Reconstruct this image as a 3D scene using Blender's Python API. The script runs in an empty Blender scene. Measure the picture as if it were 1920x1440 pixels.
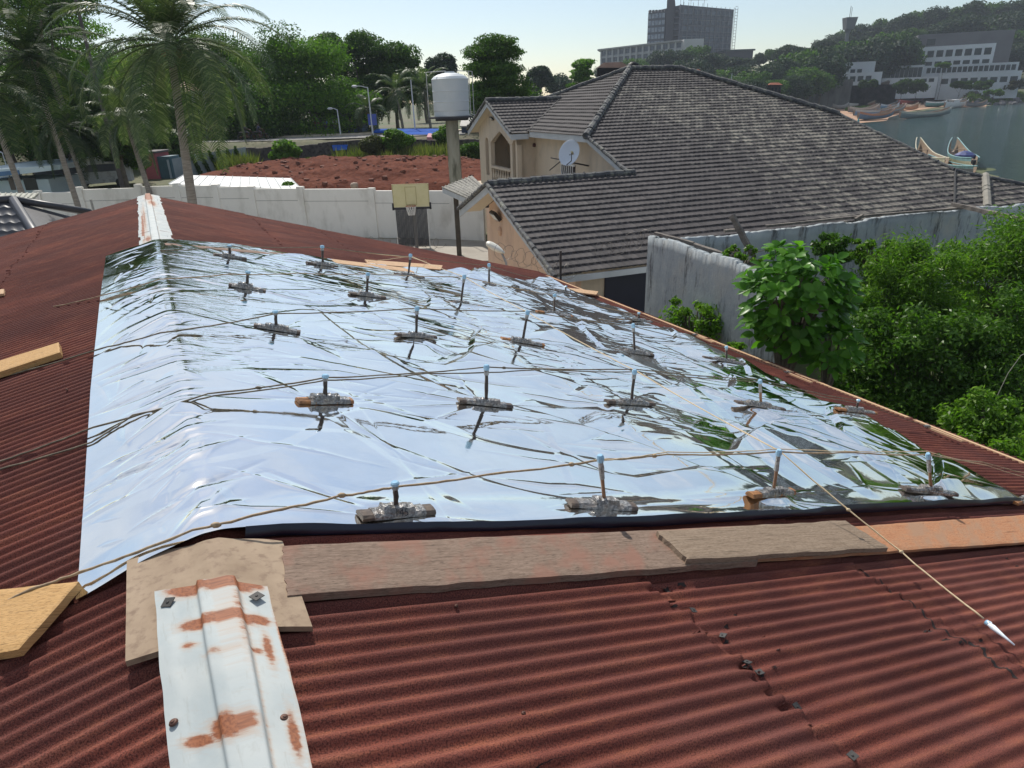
import bpy, math, random
import numpy as np
from math import sin, cos, tan, radians, pi, sqrt, atan2
from mathutils import Matrix, Vector
random.seed(7); rng = np.random.default_rng(7)
SC = bpy.context.scene
COL = SC.collection
# ---------------------------------------------------------------- camera
CAMZ = 7.5
F = 1258.0; PITCH = radians(22.88); ROLL = radians(-1.885)
FW = np.array([0, cos(PITCH), -sin(PITCH)]); _r = np.array([1., 0, 0]); _u = np.array([0, sin(PITCH), cos(PITCH)])
RT = _r*cos(ROLL)+_u*sin(ROLL); UP = -_r*sin(ROLL)+_u*cos(ROLL)
cam = bpy.data.cameras.new("camera"); cam.sensor_width = 36; cam.lens = 36*F/1920
cam.clip_start = .05; cam.clip_end = 6000
camo = bpy.data.objects.new("camera", cam); COL.objects.link(camo)
camo.matrix_world = Matrix(((RT[0], UP[0], -FW[0], 0), (RT[1], UP[1], -FW[1], 0), (RT[2], UP[2], -FW[2], CAMZ), (0, 0, 0, 1)))
SC.camera = camo
CAM = np.array([0, 0, CAMZ])
# ---------------------------------------------------------------- sky, sun, exposure
SUN_AZ = radians(-22); SUN_EL = radians(47)      # azimuth clockwise from +Y (straight ahead)
w = bpy.data.worlds.new("World"); SC.world = w; w.use_nodes = True
nt = w.node_tree; bg = nt.nodes["Background"]
sky = nt.nodes.new("ShaderNodeTexSky"); sky.sky_type = 'NISHITA'; sky.sun_disc = False
sky.sun_elevation = SUN_EL; sky.sun_rotation = SUN_AZ
sky.air_density = 1.0; sky.dust_density = .6; sky.ozone_density = 1.5; sky.altitude = 10
# thin high cloud mixed into the sky
tc = nt.nodes.new("ShaderNodeTexCoord"); mp = nt.nodes.new("ShaderNodeMapping"); mp.inputs['Scale'].default_value = (1, 1, 3.2)
ns = nt.nodes.new("ShaderNodeTexNoise"); ns.inputs['Scale'].default_value = 2.6; ns.inputs['Detail'].default_value = 7; ns.inputs['Roughness'].default_value = .62
cr = nt.nodes.new("ShaderNodeValToRGB"); cr.color_ramp.elements[0].position = .34; cr.color_ramp.elements[1].position = .66
cr.color_ramp.elements[1].color = (.72, .72, .72, 1)
sx = nt.nodes.new("ShaderNodeSeparateXYZ"); mr = nt.nodes.new("ShaderNodeMapRange"); mr.inputs['From Min'].default_value = .06; mr.inputs['From Max'].default_value = .30
mm = nt.nodes.new("ShaderNodeMath"); mm.operation = 'MULTIPLY'
mx = nt.nodes.new("ShaderNodeMixRGB"); mx.inputs['Color2'].default_value = (7.2, 7.6, 8.2, 1)
nt.links.new(tc.outputs['Generated'], mp.inputs[0]); nt.links.new(mp.outputs[0], ns.inputs['Vector']); nt.links.new(ns.outputs[0], cr.inputs[0])
nt.links.new(tc.outputs['Generated'], sx.inputs[0]); nt.links.new(sx.outputs[2], mr.inputs['Value'])
nt.links.new(cr.outputs[0], mm.inputs[0]); nt.links.new(mr.outputs[0], mm.inputs[1]); nt.links.new(mm.outputs[0], mx.inputs[0])
nt.links.new(sky.outputs[0], mx.inputs[1]); nt.links.new(mx.outputs[0], bg.inputs[0])
bg.inputs[1].default_value = .1
sl = bpy.data.lights.new("sun", 'SUN'); sl.energy = 4.2; sl.angle = radians(.53); sl.color = (1, .95, .87)
so = bpy.data.objects.new("sun", sl); COL.objects.link(so)
sd = Vector((sin(SUN_AZ)*cos(SUN_EL), cos(SUN_AZ)*cos(SUN_EL), sin(SUN_EL)))
so.rotation_euler = sd.to_track_quat('Z', 'Y').to_euler()
SC.view_settings.view_transform = 'Standard'; SC.view_settings.look = 'None'
SC.view_settings.exposure = 0.2; SC.view_settings.gamma = 1
SC.render.engine = 'CYCLES'
SC.cycles.max_bounces = 8; SC.cycles.transparent_max_bounces = 8; SC.cycles.volume_bounces = 0
HAZE_D = .00022
SC.render.resolution_x = 1024; SC.render.resolution_y = 768

# ---------------------------------------------------------------- pixel -> place helpers (pixels of the 1920 photo)
def ray(x, y): return FW+RT*(x-960)/F-UP*(y-720)/F
def atY(x, y, Y): v = ray(x, y); return CAM+v*(Y/v[1])
def atZ(x, y, z): v = ray(x, y); return CAM+v*((z-CAMZ)/v[2])
def atPlane(x, y, p0, n): v = ray(x, y); return CAM+v*(np.dot(np.asarray(p0)-CAM, n)/np.dot(v, n))
def project(P): P = np.asarray(P)-CAM; d = P@FW; return 960+F*(P@RT)/d, 720-F*(P@UP)/d
Z = np.array([0, 0, 1.])
# ---------------------------------------------------------------- object helpers
LOC = {}
def tag(o, label=None, cat=None, group=None, kind=None):
    if label: o['label'] = label
    if cat: o['category'] = cat
    if group: o['group'] = group
    if kind: o['kind'] = kind
    return o
def thing(name, loc, label, cat, group=None):
    o = bpy.data.objects.new(name, None); COL.objects.link(o); o.empty_display_size = .3
    o.location = [float(c) for c in loc]; LOC[o.name] = np.array(loc, float)
    return tag(o, label, cat, group)
def obj(name, V, Fc, mat, parent=None, smooth=False, uv=None, local=False, mats=None, midx=None, attr=None):
    """one mesh object; V in world coordinates (or already local), Fc list of faces or int array"""
    V = np.asarray(V, float).reshape(-1, 3)
    base = np.zeros(3)
    if parent is not None and not local: base = LOC[parent.name]
    me = bpy.data.meshes.new(name)
    V = V-base
    if isinstance(Fc, np.ndarray) and Fc.ndim == 2:
        n, k = Fc.shape
        me.vertices.add(len(V)); me.vertices.foreach_set('co', V.astype(np.float32).ravel())
        me.loops.add(n*k); me.loops.foreach_set('vertex_index', Fc.astype(np.int32).ravel())
        me.polygons.add(n); me.polygons.foreach_set('loop_start', (np.arange(n)*k).astype(np.int32))
        me.polygons.foreach_set('loop_total', np.full(n, k, np.int32))
        me.update(calc_edges=True)
    else:
        me.from_pydata([tuple(v) for v in V], [], [tuple(int(i) for i in f) for f in Fc])
        me.update()
    me.validate()
    for m in (mats or [mat]): me.materials.append(m)
    if midx is not None: me.polygons.foreach_set('material_index', np.asarray(midx, np.int32))
    if smooth: me.polygons.foreach_set('use_smooth', np.ones(len(me.polygons), bool))
    if uv is not None:
        l = me.uv_layers.new(name='UVMap'); vi = np.zeros(len(me.loops), np.int32); me.loops.foreach_get('vertex_index', vi)
        l.data.foreach_set('uv', np.asarray(uv, np.float32)[vi].ravel())
    if attr is not None:
        for k, a in attr.items():
            at = me.attributes.new(k, 'FLOAT', 'POINT'); at.data.foreach_set('value', np.asarray(a, np.float32).ravel())
    o = bpy.data.objects.new(name, me); COL.objects.link(o)
    if parent is not None: o.parent = parent; LOC[o.name] = base if not local else np.zeros(3)
    else: LOC[o.name] = np.zeros(3)
    return o
def copy_tree(o, parent=None):
    c = o.copy(); COL.objects.link(c)
    if parent is not None: c.parent = parent
    for ch in list(o.children): copy_tree(ch, c)
    return c
class MB:
    def __init__(s): s.v = []; s.f = []; s.n = 0
    def add(s, V, Fc):
        V = np.asarray(V, float).reshape(-1, 3); s.v.append(V)
        s.f += [tuple(int(i)+s.n for i in f) for f in Fc]; s.n += len(V); return s
    def hexa(s, P):   # 8 points: bottom ring 4, top ring 4
        return s.add(P, [(3, 2, 1, 0), (4, 5, 6, 7), (0, 1, 5, 4), (1, 2, 6, 5), (2, 3, 7, 6), (3, 0, 4, 7)])
    def box(s, x0, x1, y0, y1, z0, z1):
        return s.hexa([(x0, y0, z0), (x1, y0, z0), (x1, y1, z0), (x0, y1, z0), (x0, y0, z1), (x1, y0, z1), (x1, y1, z1), (x0, y1, z1)])
    def obox(s, c, A, B, Cc, a, b, cc):   # oriented box: centre, axes, half sizes
        c = np.asarray(c, float); A = np.asarray(A)*a; B = np.asarray(B)*b; Cc = np.asarray(Cc)*cc
        return s.hexa([c-A-B-Cc, c+A-B-Cc, c+A+B-Cc, c-A+B-Cc, c-A-B+Cc, c+A-B+Cc, c+A+B+Cc, c-A+B+Cc])
    def span(s, O, A, B, Cc, a, b, c):     # oriented box by ranges a=(a0,a1)...
        O = np.asarray(O, float); A = np.asarray(A, float); B = np.asarray(B, float); Cc = np.asarray(Cc, float)
        return s.hexa([O+A*a[i]+B*b[j]+Cc*c[k] for k in (0, 1) for i, j in ((0, 0), (1, 0), (1, 1), (0, 1))])
    def tube(s, path, r, n=8, cap=True):
        path = [np.asarray(p, float) for p in path]; rs = r if hasattr(r, '__len__') else [r]*len(path)
        m = len(path); T = []
        for i in range(m):
            t = path[min(i+1, m-1)]-path[max(i-1, 0)]; T.append(t/(np.linalg.norm(t)+1e-9))
        a = np.cross(T[0], [0, 0, 1.]);
        if np.linalg.norm(a) < .1: a = np.cross(T[0], [1., 0, 0])
        V = []
        for i in range(m):
            a = a-T[i]*np.dot(a, T[i]); a /= np.linalg.norm(a)+1e-9; b = np.cross(T[i], a)
            for k in range(n): th = 2*pi*k/n; V.append(path[i]+(a*cos(th)+b*sin(th))*rs[i])
        Fc = [(i*n+k, i*n+(k+1) % n, (i+1)*n+(k+1) % n, (i+1)*n+k) for i in range(m-1) for k in range(n)]
        if cap: Fc += [tuple(range(n))[::-1], tuple((m-1)*n+k for k in range(n))]
        return s.add(V, Fc)
    def lathe(s, c, prof, n=20, ax=None):
        c = np.asarray(c, float); V = []
        A = np.array([1., 0, 0]); B = np.array([0, 1., 0]); C3 = Z
        if ax is not None: A, B, C3 = [np.asarray(q, float) for q in ax]
        for r, z in prof:
            for k in range(n): th = 2*pi*k/n; V.append(c+A*r*cos(th)+B*r*sin(th)+C3*z)
        m = len(prof)
        Fc = [(i*n+k, i*n+(k+1) % n, (i+1)*n+(k+1) % n, (i+1)*n+k) for i in range(m-1) for k in range(n)]
        Fc += [tuple(range(n))[::-1], tuple((m-1)*n+k for k in range(n))]
        return s.add(V, Fc)
    def prism(s, poly, d):   # planar polygon (3D pts) extruded by vector d
        P = np.asarray(poly, float); n = len(P); d = np.asarray(d, float)
        V = np.vstack([P, P+d])
        return s.add(V, [tuple(range(n))[::-1], tuple(range(n, 2*n))]+[(i, (i+1) % n, n+(i+1) % n, n+i) for i in range(n)])
    def build(s, name, mat, parent=None, smooth=False, **k):
        return obj(name, np.vstack(s.v), s.f, mat, parent, smooth, **k)
def grid_faces(nr, nc):
    i = np.arange(nr-1)[:, None]; j = np.arange(nc-1)[None]
    a = i*nc+j
    return np.stack([a, a+1, a+nc+1, a+nc], -1).reshape(-1, 4)
def vnoise(x, y, seed=0):
    """smooth value noise, vectorised"""
    x = np.asarray(x, float); y = np.asarray(y, float)
    xi = np.floor(x).astype(np.int64); yi = np.floor(y).astype(np.int64); xf = x-xi; yf = y-yi
    def h(a, b):
        n = (a*374761393+b*668265263+seed*1442695041) & 0x7fffffff
        n = ((n ^ (n >> 13))*1274126177) & 0x7fffffff
        return ((n ^ (n >> 16)) & 0xffff)/65535.
    u = xf*xf*(3-2*xf); v = yf*yf*(3-2*yf)
    return (h(xi, yi)*(1-u)+h(xi+1, yi)*u)*(1-v)+(h(xi, yi+1)*(1-u)+h(xi+1, yi+1)*u)*v
def fbm(x, y, o=4, seed=0):
    t = 0; a = .5
    for i in range(o): t = t+a*(vnoise(x*2**i, y*2**i, seed+i)-.5)*2; a *= .5
    return t
def smooth(a, b, x): t = np.clip((np.asarray(x, float)-a)/(b-a), 0, 1); return t*t*(3-2*t)
# ---------------------------------------------------------------- materials
def newmat(name):
    m = bpy.data.materials.new(name); m.use_nodes = True; return m, m.node_tree, m.node_tree.nodes['Principled BSDF']
def lk(nt, a, b): nt.links.new(a, b)
def nnoise(nt, scale, detail=5, rough=.55, coord='Object', vec=None, mscale=None):
    n = nt.nodes.new('ShaderNodeTexNoise'); n.inputs['Scale'].default_value = scale; n.inputs['Detail'].default_value = detail; n.inputs['Roughness'].default_value = rough
    if vec is None:
        t = nt.nodes.new('ShaderNodeTexCoord'); vec = t.outputs[coord]
    if mscale:
        mp = nt.nodes.new('ShaderNodeMapping'); mp.inputs['Scale'].default_value = mscale; lk(nt, vec, mp.inputs[0]); vec = mp.outputs[0]
    lk(nt, vec, n.inputs['Vector']); return n.outputs[0]
def nramp(nt, fac, stops):
    r = nt.nodes.new('ShaderNodeValToRGB'); e = r.color_ramp.elements
    while len(e) < len(stops): e.new(.5)
    for i, (p, c) in enumerate(stops):
        e[i].position = p; e[i].color = (c, c, c, 1) if not hasattr(c, '__len__') else (*c[:3], 1)
    lk(nt, fac, r.inputs[0]); return r.outputs[0]
def nmix(nt, fac, a, b, mode='MIX'):
    m = nt.nodes.new('ShaderNodeMixRGB'); m.blend_type = mode
    for s, v in ((0, fac), (1, a), (2, b)):
        if hasattr(v, 'links'): lk(nt, v, m.inputs[s])
        elif hasattr(v, '__len__'): m.inputs[s].default_value = (*v[:3], 1)
        else: m.inputs[s].default_value = v
    return m.outputs[0]
def nbump(nt, bs, h, strength=.3, dist=.01):
    b = nt.nodes.new('ShaderNodeBump'); b.inputs['Strength'].default_value = strength; b.inputs['Distance'].default_value = dist
    lk(nt, h, b.inputs['Height']); lk(nt, b.outputs[0], bs.inputs['Normal'])
def attrn(nt, name): a = nt.nodes.new('ShaderNodeAttribute'); a.attribute_name = name; return a.outputs['Fac']
def simple(name, c1, c2=None, scale=3, rough=.7, metal=0, bump=0, bdist=.01, detail=5, lo=.35, hi=.65, coord='Object', mscale=None, spec=.5, c3=None, s3=30):
    m, nt, bs = newmat(name)
    bs.inputs['Roughness'].default_value = rough; bs.inputs['Metallic'].default_value = metal; bs.inputs['Specular IOR Level'].default_value = spec
    if c2 is None: c2 = tuple(c*.8 for c in c1)
    n = nnoise(nt, scale, detail, .6, coord, None, mscale)
    col = nramp(nt, n, [(lo, c1), (hi, c2)])
    if c3:
        n2 = nnoise(nt, s3, 4, .6, coord, None, mscale); col = nmix(nt, nramp(nt, n2, [(.5, 0), (.7, 1)]), col, c3)
    lk(nt, col, bs.inputs['Base Color'])
    if bump: nbump(nt, bs, n if not c3 else n2, bump, bdist)
    return m
def leafmat(name, c1, c2, c3=None, trans=.35, rough=.65, per=True):
    m, nt, bs = newmat(name)
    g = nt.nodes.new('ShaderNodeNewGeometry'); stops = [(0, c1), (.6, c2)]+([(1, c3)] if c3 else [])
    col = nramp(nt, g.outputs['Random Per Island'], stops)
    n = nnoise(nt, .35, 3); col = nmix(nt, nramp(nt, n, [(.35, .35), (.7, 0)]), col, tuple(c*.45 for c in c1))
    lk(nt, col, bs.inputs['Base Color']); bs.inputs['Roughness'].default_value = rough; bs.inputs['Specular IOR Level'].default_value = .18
    tr = nt.nodes.new('ShaderNodeBsdfTranslucent'); ms = nt.nodes.new('ShaderNodeMixShader'); ms.inputs[0].default_value = trans
    tcol = nmix(nt, 1.0, col, (1.0, 1.25, .45), 'MULTIPLY'); lk(nt, tcol, tr.inputs[0])
    out = nt.nodes['Material Output']; lk(nt, bs.outputs[0], ms.inputs[1]); lk(nt, tr.outputs[0], ms.inputs[2]); lk(nt, ms.outputs[0], out.inputs[0])
    return m
# ================================================================ the metal roofed building under our feet
YAW = radians(-26.92); AL = radians(11.3); AR = radians(17.0); CX = -.071; H = 1.6
DV = np.array([sin(YAW), cos(YAW), 0]); NV = np.array([cos(YAW), -sin(YAW), 0])
R0 = CAM+NV*CX-Z*H
UR = NV*cos(AR)-Z*sin(AR); NR = Z*cos(AR)+NV*sin(AR)
UL = NV*cos(AL)+Z*sin(AL); NL = Z*cos(AL)-NV*sin(AL)
def RP(u, v, w=0.):
    """roof coordinates -> world (vectorised)"""
    u = np.asarray(u, float)[..., None]; v = np.asarray(v, float)[..., None]; w = np.asarray(w, float)[..., None]
    return R0+DV*v+np.where(u >= 0, UR*u+NR*w, UL*u+NL*w)
def roofuv(x, y, off=0.):
    for s, U_, N_ in ((1, UR, NR), (-1, UL, NL)):
        P = atPlane(x, y, R0+N_*off, N_)-R0-N_*off; u = P@U_
        if u*s >= -1e-6: break
    return float(u), float(P@DV)
PER = .0768
VF = 16.45      # far verge
def lapjag(v, s): return (vnoise(np.floor(v/PER*2)/2*3.1, s+0*v, 5)-.5)*.085+(vnoise(v*14, s+0*v, 3)-.5)*.045+(vnoise(v*1.1, s+0*v, 8)-.5)*.16
def corr(u, v):
    a = np.abs(u)
    w_ = .0124*np.sin(2*pi*v/PER+.35*fbm(u*.5, v*.5, 2, 4))
    w_ = w_*(1-.25*smooth(.3, .9, vnoise(u*1.7+3, v*2.3, 6))*smooth(1.5, 2.2, a))
    w_ = w_+.0035*fbm(u*1.3, v*1.6, 3, 9)+.0012*fbm(u*9, v*9, 2, 19)
    w_ = w_-.014*(a > 1.95)-.014*(a > 3.5)-.005*(a > 5.6)-.005*(a > 7.6)
    # dents near the torn lap
    for (du, dv, r, d) in ((1.98, 1.42, .07, .012), (2.05, 1.62, .05, .008), (2.02, 1.22, .09, .012), (3.3, 1.45, .1, .012), (2.0, 2.0, .06, .01), (1.9, 1.02, .12, .01), (.85, 1.22, .08, .01)):
        w_ = w_-d*np.exp(-(((a-du)/r)**2+((v-dv)/(r*.55))**2))*(u > 0)
    return w_
def corrsheet(side, parent, mat):
    us = [.0]
    laps = [1.95, 3.5, 5.6, 7.6]; umax = 9.8 if side > 0 else 9.0
    base = list(np.arange(0.0, 4.2, .06))+list(np.arange(4.2, umax+.01, .2))
    for l in laps:
        base = [b for b in base if abs(b-l) > .05]+[l-.04, l-.02, l-.001, l+.001, l+.02, l+.04]
    us = np.array(sorted(base))
    vs = np.concatenate([np.arange(.45, 5, PER/12), np.arange(5, VF, PER/8)])
    Ug, Vg = np.meshgrid(us, vs, indexing='ij')
    sh = np.zeros_like(Ug)
    for i, l in enumerate(laps):
        k = np.clip(1-np.abs(Ug-l)/.12, 0, 1); sh += k*lapjag(Vg, i*7.3+(0 if side > 0 else 50))
    edge = (Ug > umax-.05)*(.10*(vnoise(np.floor(Vg/.62), Vg*0, 2)-.5)+.05*(vnoise(Vg*14, Vg*0, 12)-.5))
    W_ = corr(Ug*side, Vg)
    P = RP((Ug+sh+edge)*side+ (1e-9 if side > 0 else -1e-9), Vg, W_)
    return obj('roof_sheet', P.reshape(-1, 3), grid_faces(*Ug.shape), mat, parent, smooth=True, uv=np.stack([Ug*side, Vg], -1).reshape(-1, 2))
def rustmat():
    m, nt, bs = newmat('rusted_corrugated_iron')
    t = nt.nodes.new('ShaderNodeTexCoord'); uvv = t.outputs['UV']
    big = nnoise(nt, 1.3, 5, .6, vec=uvv); grain = nnoise(nt, 170, 3, .75, vec=uvv); mid = nnoise(nt, 9, 6, .65, vec=uvv, mscale=(.35, 1.6, 1)); fine = nnoise(nt, 420, 2, .7, vec=uvv)
    col = nramp(nt, mid, [(.3, (.15, .042, .030)), (.5, (.225, .065, .044)), (.68, (.35, .12, .066))])
    col = nmix(nt, nramp(nt, big, [(.4, 0), (.66, .65)]), col, (.155, .062, .054)); dk = nnoise(nt, .7, 6, .7, vec=uvv, mscale=(.6, 1.5, 1)); col = nmix(nt, nramp(nt, dk, [(.42, .6), (.6, 0)]), col, (.085, .026, .023))
    col = nmix(nt, nramp(nt, grain, [(.38, .85), (.56, 0)]), col, (.04, .014, .012))
    col = nmix(nt, nramp(nt, fine, [(.58, 0), (.72, .55)]), col, (.42, .25, .2))
    st = nnoise(nt, 3, 5, .7, vec=uvv, mscale=(1, 9, 1)); col = nmix(nt, nramp(nt, st, [(.62, 0), (.72, .5)]), col, (.3, .1, .05))
    lk(nt, col, bs.inputs['Base Color']); bs.inputs['Roughness'].default_value = .8; bs.inputs['Specular IOR Level'].default_value = .12
    nbump(nt, bs, grain, .8, .003)
    return m
RUST = rustmat()
woodg = dict(coord='UV')
def woodmat(name, c1, c2, c3, rough=.8, stain=None, bump=.6):
    m, nt, bs = newmat(name)
    t = nt.nodes.new('ShaderNodeTexCoord'); uvv = t.outputs['UV']
    g1 = nnoise(nt, 5, 6, .65, vec=uvv, mscale=(1.2, 16, 1)); g2 = nnoise(nt, 30, 4, .7, vec=uvv, mscale=(1, 12, 1)); bl = nnoise(nt, 4, 5, .6, vec=uvv)
    col = nramp(nt, g1, [(.3, c1), (.5, c2), (.72, c3)])
    g3 = nnoise(nt, 1.4, 5, .75, vec=uvv, mscale=(1.5, 42, 1)); kn = nnoise(nt, 11, 2, .5, vec=uvv, mscale=(1, 2.2, 1))
    col = nmix(nt, nramp(nt, g2, [(.36, .8), (.5, 0)]), col, tuple(c*.4 for c in c1)); col = nmix(nt, nramp(nt, g3, [(.34, .85), (.40, 0)]), col, tuple(c*.22 for c in c1)); col = nmix(nt, nramp(nt, kn, [(.70, 0), (.76, .7)]), col, tuple(c*.35 for c in c1))
    if stain: col = nmix(nt, nramp(nt, bl, [(.48, 0), (.62, .75)]), col, stain)
    lk(nt, col, bs.inputs['Base Color']); bs.inputs['Roughness'].default_value = rough; bs.inputs['Specular IOR Level'].default_value = .25
    nbump(nt, bs, g2, bump, .004); return m
W_OLD = woodmat('weathered_board', (.13, .085, .06), (.22, .155, .115), (.28, .2, .15), stain=(.24, .12, .085))
W_GREY = woodmat('grey_board', (.17, .12, .08), (.25, .185, .13), (.3, .23, .165))
W_ORANGE = woodmat('orange_board', (.32, .14, .07), (.42, .2, .1), (.36, .22, .13), stain=(.3, .19, .12))
W_OCHRE = woodmat('ochre_board', (.38, .21, .075), (.5, .3, .12), (.44, .27, .12), rough=.75, bump=.3)
W_PALE = woodmat('pale_board', (.42, .25, .14), (.56, .37, .22), (.5, .33, .2))
W_FIBRE = simple('brown_fibre_board', (.24, .17, .11), (.33, .245, .165), 5, .85, bump=.15, bdist=.002, coord='Object', c3=(.2, .135, .09), s3=22)
GAPSHADE = simple('painted_gap_shade', (.006, .008, .02), (.01, .012, .03), 6, .4)  # shade of the gap under the sheet edge, put into the colour
DARKHOLE = simple('dark_hollow', (.012, .008, .008), (.02, .012, .01), 6, .95)
BEIGE = simple('cream_render', (.62, .5, .36), (.56, .45, .33), 1.2, .85, bump=.1)
bld = thing('metal_roofed_building', (R0[0], R0[1], 0), 'low building with rust red corrugated iron roof, in the foreground under the silver sheet', 'building')
corrsheet(1, bld, RUST); corrsheet(-1, bld, RUST)
b = MB()
for (ua, ub) in ((-9.0+.3, -.001), (.001, 9.8-.3)):
    for v0, v1 in ((VF-.45, VF-.25), (.5, .7)):
        P = [RP(ua, v0, -.25), RP(ub, v0, -.25), RP(ub, v1, -.25), RP(ua, v1, -.25)]
        Q = [np.array([p[0], p[1], 0]) for p in P]; b.hexa(Q+P)
for ue in (-8.6, 9.4):
    P = [RP(ue-.1, .7, -.25), RP(ue+.1, .7, -.25), RP(ue+.1, VF-.46, -.25), RP(ue-.1, VF-.46, -.25)]
    b.hexa([np.array([p[0], p[1], 0]) for p in P]+P)
b.build('wall', BEIGE, bld)
# wooden verge and eave boards glimpsed under the ragged edge
b = MB()
for v0 in np.arange(1., 15.5, 2.1):
    P = [RP(9.55, v0, -.09), RP(9.66, v0, -.09), RP(9.66, v0+2.0, -.09), RP(9.55, v0+2.0, -.09)]; b.hexa(P+[p+NR*.07 for p in P])
b.build('eave_board', W_PALE, bld)
# ---- ridge caps
def capprof(a):
    """height over the ridge plane as a function of signed distance from the ridge"""
    x = abs(a+.012)
    return .022*(1-smooth(.036, .052, x))+.006*(1-smooth(.15, .18, np.abs(a)))*0+.002
def ridgecap(v0, v1, aL, aR, patches, far=False, seed=0):
    nv = 240 if not far else 520
    a = np.linspace(aL, aR, 66); v = np.linspace(v0, v1, nv)
    A, Vv = np.meshgrid(a, v, indexing='ij')
    w_ = capprof(A)+.0035*fbm(A*9, Vv*5, 3, seed)+.016
    w_ = w_+(0 if far else 1)*(.050*smooth(1.35, 2.0, Vv+.3*A)+.006*smooth(2.1, 2.3, Vv))
    if far: w_ = w_+.006*np.sin(2*pi*Vv/.18)*(np.abs(A) > .06)+.004*(Vv*1.4 % 1 < .5)
    else: w_ = w_+.004*smooth(.12, .17, np.abs(A))
    sk = -.5*(A-aL) if not far else 0*A
    wob = .003*(vnoise(Vv*11, 0*Vv, seed)-.5)*(np.abs(A) > .13)*np.sign(A)+ (.03*(vnoise(np.floor(Vv*3.1), 0*Vv, 8)-.5)*(np.abs(A) > .15)*np.sign(A) if far else 0)
    B = A+wob
    # rounded blend over the ridge
    k = .05; Us = B; 
    P = RP(Us, Vv+sk, w_)
    dz = (np.sqrt(B*B+k*k)-np.abs(B))*.5*(sin(AR)+sin(AL))
    P[..., 2] += -dz
    rust = np.zeros_like(A)
    for (pa, pv, ra, rv, s) in patches: rust = np.maximum(rust, s*np.exp(-(((A-pa)/ra)**2+((Vv-pv)/rv)**2)*1.0))
    rust = np.maximum(rust, .72*smooth(.012, 0., aR-A)*vnoise(Vv*4, 0*Vv, 3)*1.3)
    rust = np.maximum(rust, .5*smooth(.012, 0., np.abs(A-.040))*vnoise(Vv*5, 0*Vv, 4))
    return obj('ridge_cap', P.reshape(-1, 3), grid_faces(*A.shape), CAPM, bld, smooth=True, attr={'rust': rust}, uv=np.stack([A, Vv], -1).reshape(-1, 2))
def capmat():
    m, nt, bs = newmat('white_painted_rusty_metal')
    t = nt.nodes.new('ShaderNodeTexCoord'); uvv = t.outputs['UV']
    n1 = nnoise(nt, 38, 6, .75, vec=uvv, mscale=(.6, 1.6, 1)); n2 = nnoise(nt, 5, 5, .6, vec=uvv); n3 = nnoise(nt, 90, 3, .7, vec=uvv)
    white = nramp(nt, n2, [(.35, (.36, .40, .40)), (.65, (.44, .465, .45))])
    white = nmix(nt, nramp(nt, nnoise(nt, 16, 6, .7, vec=uvv, mscale=(1, .35, 1)), [(.62, 0), (.74, .35)]), white, (.34, .33, .25))
    rc = nramp(nt, n3, [(.35, (.17, .055, .025)), (.6, (.29, .105, .045))])
    a = attrn(nt, 'rust'); ad = nt.nodes.new('ShaderNodeMath'); ad.operation = 'ADD'; lk(nt, a, ad.inputs[0])
    mu = nt.nodes.new('ShaderNodeMath'); mu.operation = 'MULTIPLY_ADD'; lk(nt, n1, mu.inputs[0]); mu.inputs[1].default_value = .9; mu.inputs[2].default_value = -.45; lk(nt, mu.outputs[0], ad.inputs[1])
    fac = nramp(nt, ad.outputs[0], [(.36, 0), (.58, 1)])
    white = nmix(nt, nramp(nt, ad.outputs[0], [(.08, 0), (.42, .55)]), white, (.42, .27, .17)); white = nmix(nt, nramp(nt, nnoise(nt, 24, 5, .75, vec=uvv, mscale=(1.6, .25, 1)), [(.56, 0), (.72, .4)]), white, (.25, .24, .2))
    lk(nt, nmix(nt, fac, white, rc), bs.inputs['Base Color'])
    bs.inputs['Roughness'].default_value = .62; bs.inputs['Specular IOR Level'].default_value = .25; nbump(nt, bs, n3, .12, .001); return m
CAPM = capmat()
def capuv(x, y): u, v = roofuv(x, y, .02); return u, v
pp = []
for (x, y, rx, rv, s) in ((365, 1125, .05, .03, 1.1), (430, 1120, .05, .025, 1.0), (465, 1120, .035, .02, .9), (385, 1190, .045, .02, 1.0), (440, 1180, .05, .022, 1.0), (480, 1185, .03, .02, .9), (365, 1230, .02, .012, .6),
                          (478, 1243, .02, .012, .65), (435, 1375, .035, .03, 1.05), (378, 1397, .03, .016, .9), (445, 1180, .02, .15, .45), (500, 1240, .012, .06, .7), (550, 1390, .012, .06, .75), (420, 1245, .03, .012, .5)):
    u, v = capuv(x, y); pp.append((u, v+.5*(u+.208), rx*1.45, rv*1.5, s*1.05))
ridgecap(.75, 2.30, -.198, .132, pp, seed=3)
pf = [(.0, VF-.5, .07, .8, 1.0), (.04, VF-1.6, .07, .6, .75), (-.12, VF-3.6, .03, 2.2, .55), (-.15, 12, .02, 2.0, .8), (-.1, 10.6, .05, .3, .7)]
ridgecap(9.95, VF+.12, -.21, .205, pf, far=True, seed=9)
CAPU = bld.children[-2]
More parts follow.
